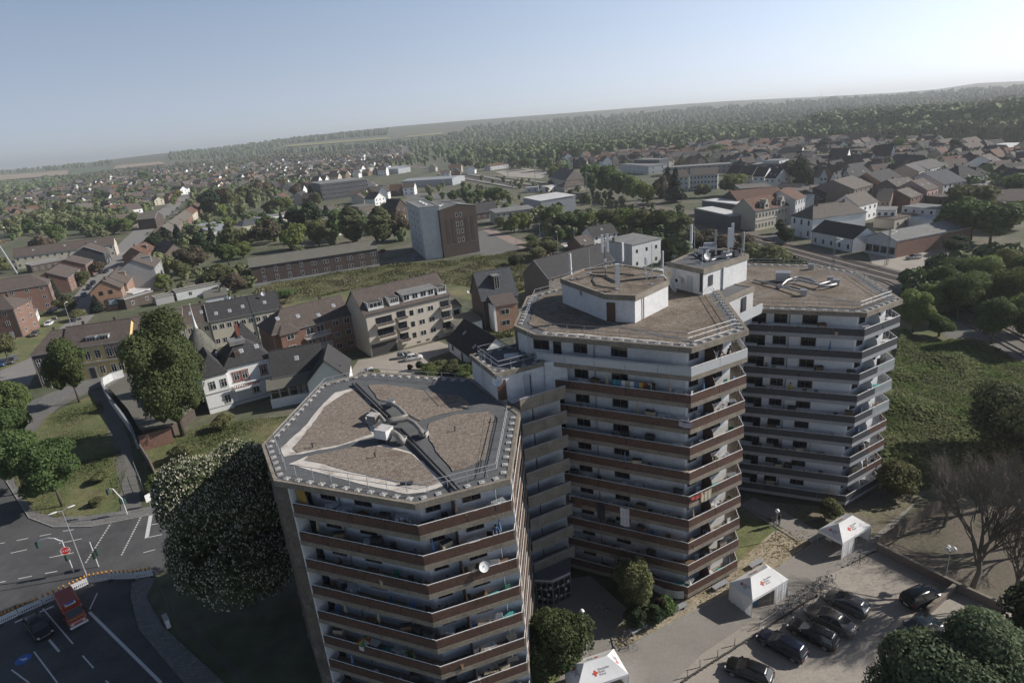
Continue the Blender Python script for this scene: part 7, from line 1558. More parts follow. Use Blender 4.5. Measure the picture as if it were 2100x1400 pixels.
place_car('estate','silver',Pc(850,1050),Pc(635,1080),'silver estate behind the white hatchback in the courtyard')
place_car('hatch','white',Pc(910,1075),Pc(740,1105),'white hatchback in the courtyard')
place_car('saloon','white',Pc(370,1290),Pc(300,1225),'white car half hidden behind the nearest tower roof edge')
place_car('hatch','blue',(0,755),(12,742),'blue car at the left edge on the street');place_car('estate','silver',(12,748),(30,735),'silver-blue car parked near the left edge')
ST=[((20,748),(33,738)),((68,692),(78,683)),((96,670),(106,663)),((98,643),(118,636)),((107,664),(118,655)),((140,640),(150,630)),((150,622),(160,612)),((168,612),(176,603)),((178,598),(188,588)),((186,588),(196,578)),((205,562),(214,558)),((212,562),(222,556)),((252,535),(262,530)),((262,530),(272,526)),((270,524),(281,521)),((300,483),(307,478)),((317,470),(323,465)),((330,458),(336,453)),((340,448),(346,443)),((352,438),(357,434)),((362,430),(366,426)),((372,418),(376,415)),((380,412),(384,409))]
for i,(a_,b_) in enumerate(ST):
    k,p=random.choice((('hatch','black'),('estate','silver'),('saloon','bronze'),('hatch','white'),('estate','navy'),('hatch','graphite'),('hatch','blue')))
    place_car(k,p,a_,b_,'%s %s on the left street, %s from near end'%({'bronze':'bronze-grey','navy':'dark navy'}.get(p,p),{'hatch':'hatchback','estate':'estate car','saloon':'saloon'}[k],ORD[i] if i<12 else ORD[min(11,i-12)]+' past the twelfth,'),'cars parked along the left street')
for i,(a_,b_,p,lab) in enumerate((((1864,532),(1882,530),'silver','silver car on the dirt yard by the signal box'),((1785,514),(1800,509),'silver','silver car before the corrugated hall doors'),((1797,519),(1812,515),'graphite','graphite car right of the silver car at the corrugated hall'),((1775,509),(1786,505),'black','black car left at the corrugated hall'),((745,434),(752,430),'white','white car in the lot behind the poplars, left'),((756,432),(763,428),'white','white car in the lot behind the poplars, right'),((748,441),(756,437),'silver','silver car in the lot behind the poplars'),((775,520),(790,517),'red','red vehicle on the road end beside the warehouse'),((845,535),(858,531),'blue','blue car at the silo foot'),((958,398),(966,396),'white','white car in the station square, left'),((975,401),(983,399),'white','white car in the station square, right'),((690,485),(697,483),'white','white van-like car behind the warehouse roof'))):
    place_car('hatch' if i%2 else 'estate',p,a_,b_,lab)
# ---- red fire service van in the shaded lanes
va_,vb_=np.array(G(*Pz(510,1090))),np.array(G(*Pz(400,900)));d=va_-vb_;ang=math.atan2(d[1],d[0]);c=(va_+vb_)/2
red=carpaint('fire_red',(0.30,0.05,0.022),0.0)
V_=thing('fire_van','red fire service van with a white bumper driving in the shaded lanes','van',(*c,0),ang);V_.scale=(.92,.92,.92)
mb=MB();secs=[]
for(x,a,z0,z1) in((-2.9,.95,.45,2.5),(-2.8,1,.35,2.65),(1.0,1,.35,2.65),(1.3,1,.35,2.55)):secs.append([(x,-a,z0),(x,a,z0),(x,a,z1-.12),(x,a*.9,z1),(x,-a*.9,z1),(x,-a,z1-.12)])
smooth_loft(mb,secs);mb.build('box_body',red,V_)
mb=MB();secs=[]
for(x,a,z0,z1) in((1.3,.98,.35,2.2),(1.6,.98,.35,2.15),(2.35,.96,.35,1.3),(2.85,.92,.38,1.05),(2.95,.85,.45,.8)):secs.append([(x,-a,z0),(x,a,z0),(x,a,z1-.1),(x,a*.88,z1),(x,-a*.88,z1),(x,-a,z1-.1)])
smooth_loft(mb,secs);mb.build('cab',red,V_)
mb=MB();mb.add([(1.72,-.82,2.06),(1.72,.82,2.06),(2.30,.82,1.42),(2.30,-.82,1.42)],[(0,3,2,1)]);mb.v=[(x+.03,y,z+.03) for x,y,z in mb.v];mb.build('windscreen',carglass,V_)
for s_ in(-1,1):
    mb=MB();mb.box(1.45,2.1,s_*.985-.01,s_*.985+.01,1.35,1.95);mb.build('side_window',carglass,V_)
    for x in(-1.9,2.0):mb=MB();mb.lathe([(.28,-.12),(.37,-.1),(.37,.1),(.28,.12)],16,(x,s_*.88,.37),'y');ty=mb.build('tyre',tyre_m,V_);mb=MB();mb.lathe([(.05,-.02),(.24,0),(.05,.02)],10,(x,s_*1.0,.37),'y');mb.build('rim',rim_m,ty)
    mb=MB();mb.box(2.86,2.97,s_*.62-.15,s_*.62+.15,.72,.9);mb.build('headlight',lampw,V_)
    mb=MB();mb.tube([(2.0,s_*.95,1.5),(2.1,s_*1.2,1.5)],.03,5);mb.box(2.0,2.12,s_*1.2-.08,s_*1.2+.08,1.35,1.75);mb.build('mirror',dark_metal,V_)
mb=MB();mb.box(2.8,3.05,-.95,.95,.35,.62);mb.build('bumper',white_p,V_)
mb=MB();mb.box(1.05,1.45,-.55,.55,2.6,2.74);mb.build('light_bar',white_p,V_);mb=MB();mb.box(1.1,1.4,-.42,.42,2.74,2.80);mb.build('light_bar_lens',M('blue_lens',(0.05,0.12,0.4),.2),V_)
# ================================================================ LETTERING
def lettering(text,mat,parent,M4,size,name='lettering',space=1.0,align='CENTER',ext=.003):
    cu=bpy.data.curves.new('t','FONT');cu.body=text;cu.size=size;cu.align_x=align;cu.extrude=ext;cu.space_line=.85;cu.space_character=space
    ob=bpy.data.objects.new('t',cu);COL.objects.link(ob);dg=bpy.context.evaluated_depsgraph_get();me=bpy.data.meshes.new_from_object(ob.evaluated_get(dg));bpy.data.objects.remove(ob)
    me.name=name;me.materials.clear();me.materials.append(mat);o=put(name,me,parent);o.matrix_local=M4;return o
def basis(o,u,v):
    u=Vector(u).normalized();w=u.cross(Vector(v)).normalized();v=w.cross(u)
    return Matrix(((u.x,v.x,w.x,o[0]),(u.y,v.y,w.y,o[1]),(u.z,v.z,w.z,o[2]),(0,0,0,1)))
lettering('FEUERWEHR',M('yellow_lettering',(0.7,0.55,0.08),.6),V_,basis((2.62,0,1.21),(0,1,0),(-.82,0,.45)),.26)
# ================================================================ TENTS
tent_w=M('white_tent_fabric',(0.80,0.80,0.80),.75,.03,1.0,trans=.12);redc=M('red_cross_print',(0.62,0.06,0.035),.7,.05);ink=M('dark_print',(0.12,0.12,0.14),.7,.05);tint=M('blue_tub',(0.05,0.15,0.3),.5)
def tent(label,F,Lc,Rc,walls_=(),he=2.2):
    """F front corner, Lc end of the short side, Rc end of the long side (picture points of the eave corners)"""
    f,l,r=np.array(G(*F,he)),np.array(G(*Lc,he)),np.array(G(*Rc,he));d=(r-f);LL=np.linalg.norm(d);d/=LL;ang=math.atan2(d[1],d[0]);LL=max(4.0,min(5.3,LL));D=3.0
    T=thing('red_cross_tent',label,'tent',(*f,0),ang);hr=1.15
    mb=MB();a,b,c_,e=(0,0,he),(LL,0,he),(LL,D,he),(0,D,he);p,q=(1.35,D/2,he+hr),(LL-1.35,D/2,he+hr)
    def face(A_,B_,C_,D_=None):
        n=5;A_,B_,C_=map(np.array,(A_,B_,C_));D_=np.array(D_) if D_ is not None else C_;vs=[]
        for i in range(n+1):
            for j in range(n+1):
                u,v=i/n,j/n;P=(A_*(1-u)+B_*u)*(1-v)+(D_*(1-u)+C_*u)*v;P=P-np.array([0,0,.10*math.sin(math.pi*u)*math.sin(math.pi*v)]);vs.append(tuple(P))
        o_=len(mb.v);mb.v+=vs
        for i in range(n):
            for j in range(n):k=o_+i*(n+1)+j;mb.f.append((k,k+n+1,k+n+2,k+1))
    face(a,b,q,p);face(b,c_,q);face(c_,e,p,q);face(e,a,p)
    mb.build('canopy',tent_w,T)
    mb=MB()
    for(A_,B_) in((a,b),(b,c_),(c_,e),(e,a)):A_,B_=np.array(A_),np.array(B_);mb.add([tuple(A_),tuple(B_),tuple(B_-[0,0,.28]),tuple(A_-[0,0,.28])],[(0,3,2,1)])
    mb.build('valance',tent_w,T)
    for(x,y) in((0.03,.03),(LL-.03,.03),(LL-.03,D-.03),(.03,D-.03),(LL/2,.03),(LL/2,D-.03)):mb=MB();mb.tube([(x,y,0),(x,y,he-.02)],.025,6);mb.build('leg',steel,T)
    def wall(A_,B_,t0=0,t1=1):
        A_,B_=np.array(A_,float),np.array(B_,float);n=14;vs=[];dd=(B_-A_)/np.linalg.norm(B_-A_);nn_=np.array([-dd[1],dd[0],0])
        for i in range(n+1):
            t=t0+(t1-t0)*i/n;P=A_+(B_-A_)*t;w=.05*math.sin(i*2.1)+.02*math.sin(i*5.3);vs+=[tuple(P-[0,0,.02]+nn_*w*.15),tuple(np.array([P[0],P[1],1.1])+nn_*w*.7),tuple(np.array([P[0],P[1],.02])+nn_*w)]
        mb=MB();mb.add(vs,[(i*3+j,i*3+3+j,i*3+4+j,i*3+1+j) for i in range(n) for j in range(2)]);mb.build('side_wall',tent_w,T,smooth=True)
    for w_ in walls_:
        {'left':lambda:wall(e,a),'right':lambda:wall(b,c_),'front_right':lambda:wall(a,b,.62,1),'front_left':lambda:wall(a,b,0,.42),'back':lambda:wall(c_,e)}[w_]()
    def print_on(o_,u,v,s_,txt=True):
        Mx=basis(o_,u,v);cr=MB();w=.10*s_;l_=.29*s_;cr.box(-l_,l_,-w,w,.02,.024);cr.box(-w,w,-l_,-w,.02,.024);cr.box(-w,w,w,l_,.02,.024);c2=cr.build('red_cross',redc,T);c2.matrix_local=Mx
        if txt:lettering('Deutsches\nRotes\nKreuz',ink,T,Mx@Matrix.Translation((.42*s_,.16*s_,.02)),.30*s_,align='LEFT')
    vfr=(0,D/2,hr)
    print_on((LL*.42,D*.24,he+hr*.47-.06),(1,0,0),vfr,.82)
    print_on((LL*.58,D*.76,he+hr*.47-.06),(-1,0,0),(0,-D/2,hr),.82)
    print_on((.55,D*.62,he+hr*.40-.05),(0,-1,0),(1.35,0,hr),.6);print_on((LL-.55,D*.38,he+hr*.40-.05),(0,1,0),(-1.35,0,hr),.6)
    return T
tent('middle red cross tent with a full left wall and a creased right curtain',P13(430,690),P13(295,595),P13(680,545),('left','front_right','right'))
tent('farthest red cross tent dappled by branch shadows',P13(985,340),P13(848,262),P13(1190,215),('front_left','right'))
Px=lambda x,y:(1000+x*.238,1100+y*.238)
tent('nearest red cross tent, its roof cut by the bottom edge',Px(770,1330),Px(575,1240),Px(1215,1180),('left','right'))
x,y=G(*P13(450,735));mb=MB();mb.lathe([(.28,0),(.33,.7),(.3,.75)],12);o=mb.build('rain_barrel',tint);o.location=(x,y+.4,0);tag(o,'blue tub under the middle red cross tent','barrel')
for i,q in enumerate(((920,355),(960,365))):
    x,y=G(*P13(*q));T=thing('folding_table',['white folding table at the left under the farthest tent','white folding table at the right under the farthest tent'][i],'table',(x,y+.5,0),.6);mb=MB();mb.box(-.6,.6,-.35,.35,.71,.75);mb.build('tabletop',white_p,T)
    for a_ in(-.55,.55):
        for b_ in(-.3,.3):mb=MB();mb.tube([(a_,b_,0),(a_,b_,.71)],.02,5);mb.build('leg',steel,T)
# ================================================================ STREET FURNITURE
def street_lamp(label,base,h,az,arms=1,top=None):
    x,y=G(*base);T=thing('street_lamp',label,'street lamp',(x,y,0),az)
    mb=MB();mb.tube([(0,0,0),(0,0,h)],.085,8,.05);mb.tube([(0,0,0),(0,0,.9)],.11,8);mb.build('pole',steel,T)
    for s_ in((1,-1) if arms==2 else(1,)):
        mb=MB();mb.tube([(0,0,h-.05),(s_*.5,0,h+.1)],.04,6);mb.build('arm',steel,T)
        mb=MB();mb.lathe([(.02,0),(.14,.15),(.17,.5),(.12,.85),(.02,.95)],10,(0,0,0),'x');mb.v=[(s_*(.45+x_),y_,h+.12+z_*.5) for x_,y_,z_ in mb.v];mb.build('lantern',steel_w,T,smooth=True)
    return T
street_lamp('tall double-armed street lamp between the barrier and the crossing',Pz(528,745),9.6,R(40),2)
def globe_lamp(label,base,h,n=1):
    x,y=G(*base);T=thing('globe_lamp',label,'street lamp',(x,y,0),0)
    mb=MB();mb.tube([(0,0,0),(0,0,h)],.06,8,.04);mb.build('pole',steel,T)
    for k in range(n):
        ox=0 if n==1 else(-.35,.35,0)[k];oy=0 if n==1 else(0,0,.35)[k]
        mb=MB();mb.lathe([(.05,0),(.17,.06),(.25,.2),(.25,.3),(.17,.44),(.05,.5)],14,(ox,oy,h));mb.build('globe',M('white_globe',(0.78,0.78,0.76),.3),T,smooth=True)
        if n>1:mb=MB();mb.tube([(0,0,h-.2),(ox,oy,h)],.03,5);mb.build('arm',steel,T)
    return T
globe_lamp('white globe lamp on the path beside the right tower lawn',(1590,1108),3.9)
globe_lamp('white globe lamp behind the small leafy tree by the entrance',(1197,1318),3.7)
globe_lamp('cluster of globes on the playground lamp under the bare tree',(1937,1195),4.0,3)
def signal(label,base,h,az,reach=0,heads=1,stop=False,green_back=True):
    x,y=G(*base);T=thing('traffic_light',label,'traffic light',(x,y,0),az);hm=M('signal_green',(0.03,0.07,0.055),.6)
    mb=MB()
    if reach:
        pts=[(0,0,0),(0,0,h*.62)]+[(reach*(1-math.cos(t))*.5 if False else reach*math.sin(t)*.5,0,h*.62+h*.38*math.sin(t)) for t in(.4,.8,1.2,1.57)]+[(reach*.75,0,h*1.0),(reach,0,h*.93)]
        mb.tube(pts,.075,8)
    else:mb.tube([(0,0,0),(0,0,h)],.06,8)
    mb.build('mast',steel_w,T)
    def head(p,n_='signal_head'):
        mb=MB();mb.box(p[0]-.16,p[0]+.16,p[1]-.14,p[1]+.14,p[2]-.45,p[2]+.45);hd=mb.build(n_,hm,T)
        for k,c_ in enumerate(((0.10,0.012,0.01),(0.12,0.07,0.01),(0.01,0.08,0.04))):
            mb=MB();mb.lathe([(.10,-.03),(.10,.0)],10,(p[0],p[1]-.15,p[2]+.28-.28*k),'y');mb.build('lens',M('lens_%s'%'ryg'[k],c_,.3),hd)
            mb=MB();mb.box(p[0]-.12,p[0]+.12,p[1]-.26,p[1]-.14,p[2]+.37-.28*k,p[2]+.40-.28*k);mb.build('visor',hm,hd)
    head((.0,-.2,h*.5))
    if reach:head((reach,-.0,h*.86))
    if heads>1:head((.25,.1,h*.55))
    if stop:
        mb=MB();r=.56
        mb.lathe([(r,-.02),(r,.0)],8,(0,-.18,h*.70),'y');rot=[((x_)*math.cos(R(22.5))-(z_-h*.70)*math.sin(R(22.5)),y_,(x_)*math.sin(R(22.5))+(z_-h*.70)*math.cos(R(22.5))+h*.70) for x_,y_,z_ in mb.v];mb.v=rot;sg=mb.build('stop_sign',M('stop_red',(0.50,0.02,0.02),.5),T)
        mb=MB();k=8;a_=[(r*.99*math.cos(R(22.5+45*i)),-.205,h*.70+r*.99*math.sin(R(22.5+45*i))) for i in range(8)];b_=[(r*.90*math.cos(R(22.5+45*i)),-.205,h*.70+r*.90*math.sin(R(22.5+45*i))) for i in range(8)];mb.add(a_+b_,[(i,(i+1)%8,8+(i+1)%8,8+i) for i in range(8)]);mb.build('sign_border',white_p,sg)
        lettering('STOP',white_p,sg,basis((0,-.21,h*.70-.15),(1,0,0),(0,0,1)),.42);sg.rotation_euler=(0,0,R(40))
    return T
signal('curved-mast traffic light with a red STOP sign in front of the barrier',Pz(452,724),4.9,R(-8)+0,0,1,True)
T=signal('far curved traffic light arm over the carriageway',Pz(778,372),4.3,R(165),2.2,2)
T=signal('plain pole traffic light beside the crossing',Pz(603,690),3.8,R(20),0,2)
x,y=G(*Pz(452,724));so_T=[o for o in bpy.data.objects if o.get('label','').startswith('curved-mast')][0]
mb=MB();
q0_=(0,0,4.2);mb.tube([(0,0,4.2),(-.25,0,4.8),(-.9,0,5.15),(-1.8,0,5.2),(-3.0,0,4.9),(-3.6,0,4.6)],.07,8);mb.build('mast_arm',steel_w,so_T)
mb=MB();mb.box(-3.78,-3.46,-.15,.15,3.75,4.65);hd=mb.build('signal_head',M('signal_green',(0,0,0)),so_T)
for k in range(3):mb=MB();mb.box(-3.74,-3.5,-.3,-.15,4.52-.29*k,4.55-.29*k);mb.build('visor',M('signal_green',(0,0,0)),hd)
# ---- construction barriers with amber lamps
bar_w=M('barrier_white',(0.66,0.67,0.68),.5,.06);bar_r=M('barrier_foot',(0.05,0.05,0.05),.9);amb=M('amber_lamp',(0.55,0.24,0.03),.35)
line=[(-20,1290),(0,1281),(40,1262),(90,1240),(145,1215),(185,1196),(230,1188),(275,1187),(318,1180)]
line=[np.array(G(x_,y_)) for x_,y_ in line];seg=[];acc=[]
for a_,b_ in zip(line[:-1],line[1:]):
    m_=max(1,int(round(np.linalg.norm(b_-a_)/2.0)))
    for k in range(m_):seg.append((a_+(b_-a_)*k/m_,a_+(b_-a_)*(k+1)/m_))
BR=None
mbp=MB();Lb=2.0
mbp.box(0,Lb,-.03,.03,.86,1.0);mbp.box(0,Lb,-.03,.03,.10,.24);mbp.box(0,.12,-.03,.03,.24,.86);mbp.box(Lb-.12,Lb,-.03,.03,.24,.86)
for k in range(9):xx=.2+k*.2;mbp.box(xx-.05,xx+.05,-.03,.03,.24,.86)
mbp.box(.12,Lb-.12,-.02,.02,.5,.86)
pan_me=mbp.mesh('panel',bar_w);ft_me=MB().box(-.2,.2,-.4,.4,0,.1).mesh('foot',bar_r);lp_me=MB().lathe([(.05,0),(.11,.05),(.12,.24),(.08,.30)],10).mesh('warning_lamp',amb);hl_me=MB().box(-.05,.05,-.05,.05,0,.12).mesh('lamp_holder',dark_metal)
for i,(a_,b_) in enumerate(seg):
    d=b_-a_;l_=np.linalg.norm(d);T=thing('construction_barrier','white construction barrier with amber lamps, %s'%('at the left picture edge' if i==0 else 'touching the chestnut' if i==len(seg)-1 else '%s panel from the left edge'%(ORD[i] if i<12 else ORD[i-12]+' after the lamp post')),'barrier',(*a_,0),math.atan2(d[1],d[0]),'construction barriers along the lanes')
    s_=l_/Lb*.97;put('panel',pan_me,T,sc=(s_,1,1));put('foot',ft_me,T,(0.1,0,0));put('foot',ft_me,T,(l_-.1,0,0))
    for t in(.08,.27,.46,.65,.84):
        hh=put('lamp_holder',hl_me,T,(l_*t,0,1.0));put('warning_lamp',lp_me,hh,(0,0,.1))
# ---- bollards by the car park
for i,(bx_,by_) in enumerate(((1506.7,1323),(1471.7,1346.7),(1435.7,1368),(1410,1388))):
    x,y=G(bx_,by_);T=thing('bollard','%s red-free white-banded bollard from the bicycle rack'%ORD[i].replace('red-free ','') if False else '%s white-banded bollard counted from the bicycle rack'%ORD[i],'bollard',(x,y,0),0,'bollards beside the car park')
    mb=MB();mb.tube([(0,0,0),(0,0,.85)],.045,8);mb.build('post',dark_metal,T)
    for k in range(3):mb=MB();mb.tube([(0,0,.30+.2*k),(0,0,.39+.2*k)],.05,8);mb.build('band',white_p,T)
# ---- low walls, fences
def wall_thing(name,label,pts,h,t,mat,cat='wall',z0=0.0,cop=None):
    P=[np.array(G(*p)) for p in pts];T=thing(name,label,cat,(*P[0],0));org=tuple(T.location)
    for a_,b_ in zip(P[:-1],P[1:]):mb=MB();mb.bar((*a_,h),(*b_,h),t,h-z0);mb.build('wall',mat,T,org)
    if cop:
        for a_,b_ in zip(P[:-1],P[1:]):mb=MB();mb.bar((*a_,h+.06),(*b_,h+.06),t+.08,.06);mb.build('coping',cop,T,org)
    return T
wall_thing('garden_wall','low brown wall separating the car park from the playground',[(1797,1128),(1958,1210),(2062,1258)],1.0,.25,walls['brown'],cop=concrete)
wall_thing('garden_wall','short brown wall running down beside the black off-roader',[(1958,1210),(1900,1262)],.9,.25,walls['brown'],cop=concrete)
T=thing('plank_fence','dark weathered plank fence from the car park corner towards the right tower','fence',(*G(1800,1125),0));A_,B_=np.array(G(1800,1125)),np.array(G(1955,1028));d=(B_-A_)/np.linalg.norm(B_-A_);Ln=np.linalg.norm(B_-A_);pm=MB().box(0,.22,-.02,.02,0,1.7).mesh('plank',M('weathered_planks',(0.12,0.10,0.08),.9,.4,1.2));ang=math.atan2(d[1],d[0])
for k in range(int(Ln/.26)):p=d*(k*.26);put('plank',pm,T,(p[0],p[1],random.uniform(0,.06)),ang+random.uniform(-.03,.03))
CW=[(255,773),(232,780),(214,790),(214,802),(228,828),(250,858),(272,888),(284,920)]
wall_thing('boundary_wall','pale curved boundary wall left of the tall tree',CW,1.9,.3,walls['pgrey'],cop=concrete_g)
pr_=[G(x_,y_,2.6) for x_,y_ in((257,770),(300,762),(400,800),(400,830),(350,872),(287,880),(262,838),(222,793))]
mb=MB();mb.prism(pr_,2.4,2.6);o=mb.build('shed_roof',roofs['olive']);T=thing('shed','wide flat olive shed roof under the tall tree with a brick end wall','shed',(0,0,0));o.parent=T
a_,b_=np.array(G(292,925)),np.array(G(358,906));mb=MB();mb.bar((*a_,3.0),(*b_,3.0),.3,3.0);mb.build('wall',walls['brick'],T)
mb=MB();inn=inset(pr_ if sum(pr_[i][0]*pr_[(i+1)%8][1]-pr_[(i+1)%8][0]*pr_[i][1] for i in range(8))>0 else pr_[::-1],[.4]*8);mb.prism(inn,0,2.39);mb.build('wall',walls['dbrick'],T)
wall_thing('boundary_wall','old brick garden wall running down from the shed',[(290,925),(312,960),(335,1010)],1.6,.25,walls['brown'])
FL=[(318,1186),(330,1215),(352,1255),(400,1310),(470,1375),(560,1450)]
T=thing('mesh_fence','dark mesh fence running along the shaded pavement below the chestnut','fence',(*G(*FL[0]),0));org=tuple(T.location)
for a_,b_ in zip(FL[:-1],FL[1:]):
    a_,b_=np.array(G(*a_)),np.array(G(*b_));mb=MB()
    for zz in(.1,.45,.8,1.15,1.5):mb.tube([(*a_,zz),(*b_,zz)],.02,4)
    mb.build('fence_rail',dark_metal,T,org)
    L_=np.linalg.norm(b_-a_)
    for k in range(int(L_/2.2)+1):p=a_+(b_-a_)*min(1,k*2.2/L_);mb=MB();mb.tube([(*p,0),(*p,1.6)],.035,5);mb.build('post',dark_metal,T,org)
x,y=G(345,1283);T=thing('cable_cabinet','small pale cable cabinet beside the mesh fence','cabinet',(x,y,.12),R(-50));mb=MB();mb.box(-.6,.6,-.2,.2,0,1.1);mb.build('body',white_p,T);mb=MB();mb.box(-.64,.64,-.24,.24,1.1,1.16);mb.build('lid',plinth,T);mb=MB();mb.box(-.02,.02,-.21,-.2,.1,1.0);mb.build('door_gap',dark_metal,T)
for(a_,b_,h,lab) in(((282,975),(296,1010),2.6,'tubular steel frame standing along the footpath on the left'),):
    A_,B_=np.array(G(*a_)),np.array(G(*b_));T=thing('steel_frame',lab,'frame',(*A_,0));org=tuple(T.location);mb=MB()
    for t in(0,.25,.5,.75,1):p=A_+(B_-A_)*t;mb.tube([(*p,0),(*p,h)],.04,5)
    for zz in(.2,1.0,1.8,h):mb.tube([(*A_,zz),(*B_,zz)],.03,5)
    mb.build('frame_tubes',steel,T,org)
x,y=G(309,1038);T=thing('notice_board','small white notice board on a post at the road edge','sign',(x,y,0),R(60));mb=MB();mb.box(-.4,.4,-.02,.02,.9,2.1);mb.build('board',white_p,T);mb=MB();mb.tube([(0,0.03,0),(0,0.03,2.1)],.04,5);mb.build('post',steel,T)
x,y=G(344,976);T=thing('blue_sign','blue roundel sign board by the villa garden','sign',(x,y,0),R(20));mb=MB();mb.box(-.8,.8,-.03,.03,.2,1.5);mb.build('board',M('sign_grey',(0.35,0.38,0.42),.6),T);mb=MB();mb.box(-.35,.75,-.04,-.031,.5,1.4);mb.build('blue_panel',M('sign_blue',(0.05,0.18,0.45),.5),T)
# ---- bicycles
def bike_proto(label,mat,nm='bicycle'):
    T=thing(nm,label,'bicycle',(0,-500,0),0)
    for x in(-.52,.52):
        mb=MB();mb.tube([(x+.34*math.cos(t),0,.34+.34*math.sin(t)) for t in np.linspace(0,6.283,15)],.016,4);w_=mb.build('wheel',tyre_m,T)
    mb=MB();mb.tube([(-.52,0,.34),(-.08,0,.30),(.36,0,.78),(-.2,0,.80),(-.52,0,.34)],.014,4);mb.tube([(-.08,0,.30),(-.24,0,.92)],.018,4);mb.tube([(.52,0,.34),(.34,0,.98)],.02,4);mb.build('frame',mat,T)
    mb=MB();mb.tube([(.30,-.26,1.0),(.36,0,1.0),(.30,.26,1.0)],.016,4);mb.build('handlebar',dark_metal,T)
    mb=MB();mb.box(-.36,-.12,-.07,.07,.90,.96);mb.build('saddle',dark_metal,T)
    snapshot(T);return T
BK=[bike_proto('',dark_metal),bike_proto('',M('bike_blue',(0.05,0.09,0.2),.4)),bike_proto('',M('bike_silver',(0.4,0.4,0.42),.4))]
BK_used=set()
def place_bike(px,py,ang,label,z=0.0,world=None,group=None,tilt=0.1):
    b=random.choice(BK);x,y=world or G(px,py)
    if b['label']=='':b['label']=label;b.location=(x,y,z);b.rotation_euler=(tilt,0,ang);
    else:b2=dup(b,(x,y,z),ang,label,None);b2.rotation_euler=(tilt,0,ang);b=b2
    if group:b['group']=group
    elif 'group' in b:del b['group']
    return b
a_,b_=np.array(G(*P13(470,868))),np.array(G(*P13(940,560)));d=b_-a_;rk=math.atan2(d[1],d[0])
T=thing('bicycle_rack','long steel bicycle rack between the car row and the path','bicycle rack',(*a_,0));org=tuple(T.location)
for zz in(.35,.8):mb=MB();mb.tube([(*a_,zz),(*b_,zz)],.025,5);mb.build('rail',steel,T,org)
for k in range(11):p=a_+d*k/10;mb=MB();mb.tube([(*p,0),(*p,.82)],.03,5);mb.build('post',steel,T,org)
for k in range(20):
    t=.2+.78*k/20+random.uniform(-.008,.008);p=a_+d*t
    place_bike(0,0,rk+R(random.choice((60,75,105,-80))),'bicycle parked in the long rack beside the car row',world=tuple(p+np.random.default_rng(k).normal(0,.12,2)),group='bicycles in the long rack',tilt=random.uniform(-.2,.2))
for i,q in enumerate(((1085,450),(1105,435),(1040,470),(1330,255),(1350,235),(1365,225))):
    place_bike(*P13(*q),R(60+40*i),['bicycle at the far end of the rack, near','bicycle at the far end of the rack, far','bicycle leaning just past the rack end','first bicycle by the plank fence','second bicycle by the plank fence','third bicycle by the plank fence'][i])
for i,q in enumerate(((1195,865),(1225,885),(1190,925),(1230,945),(980,640),(1020,690))):
    place_bike(*Px(*q),R(20+37*i),['bicycle fallen at the corner of the dry bed','bicycle leaning on the dry bed kerb','bicycle casting a long shadow on the entrance path','bicycle closest to the nearest tent','first bicycle in the shade of the entrance court','second bicycle in the shade of the entrance court'][i])
mb=MB();a_,b_=np.array(G(1400,1398)),np.array(G(*P13(830,660)))
for k in range(90):p=a_+(b_-a_)*k/90+np.array([random.uniform(-.04,.04),random.uniform(-.04,.04)]);mb.box(p[0]-.08,p[0]+.08,p[1]-.08,p[1]+.08,0.03,.16)
stuff(tag(mb.build('edging_stones',M('dark_stone',(0.08,0.075,0.07),.9),None),'row of small dark edging stones along the car park','edging stones'))
for i,q in enumerate(((1400,985),(1315,800),(1620,600))):
    pass
benches=((P13(450,480),'stone bench by the lawn behind the middle tent'),(Px(1640,640),'stone bench in the dry bed under the tower corner'),(Px(1300,815),'stone bench at the left end of the dry bed'),(Px(2000,440),'stone bench in the dry bed beside the middle tent'),(P13(815,325),'stone bench left of the farthest tent'))
for q,lab in benches:
    x,y=G(*q);T=thing('bench',lab,'bench',(x,y,.03),R(28));mb=MB();mb.box(-1.0,1.0,-.28,.28,.38,.47);mb.build('seat',concrete_g,T)
    for s_ in(-.75,.75):mb=MB();mb.box(s_-.12,s_+.12,-.24,.24,0,.38);mb.build('leg',concrete,T)
# ---- crane boom at the left, masts, wires
x,y=G(36,562);hC=H_over(12,498,x,y)
T=thing('aerial_lift','grey lift mast with a yellow jib at the left edge','crane',(x,y,0),R(0));ylw=M('crane_yellow',(0.55,0.30,0.03),.5)
mb=MB();mb.tube([(0,0,0),(-4.2,0,hC)],.45,6,.3);mb.build('mast',steel,T);mb=MB();
mb.tube([(-4.2,0,hC),(-6.8,0,hC+4.8)],.14,5);mb.tube([(-4.9,0,hC-.2),(-7.5,0,hC+4.6)],.14,5)
for k in range(6):t=k/5;mb.tube([(-4.2-2.6*t,0,hC+4.8*t),(-4.9-2.6*min(1,t+.15),0,hC-.2+4.8*min(1,t+.15))],.08,4)
mb.tube([(-5.2,0,hC-.2),(-.2,0,hC+.4)],.16,5);mb.tube([(-4.6,0,hC+.2),(-4.4,0,hC+2.6),(-3.2,0,hC+2.4),(-2.2,0,hC+.3)],.1,5);mb.build('jib',ylw,T)
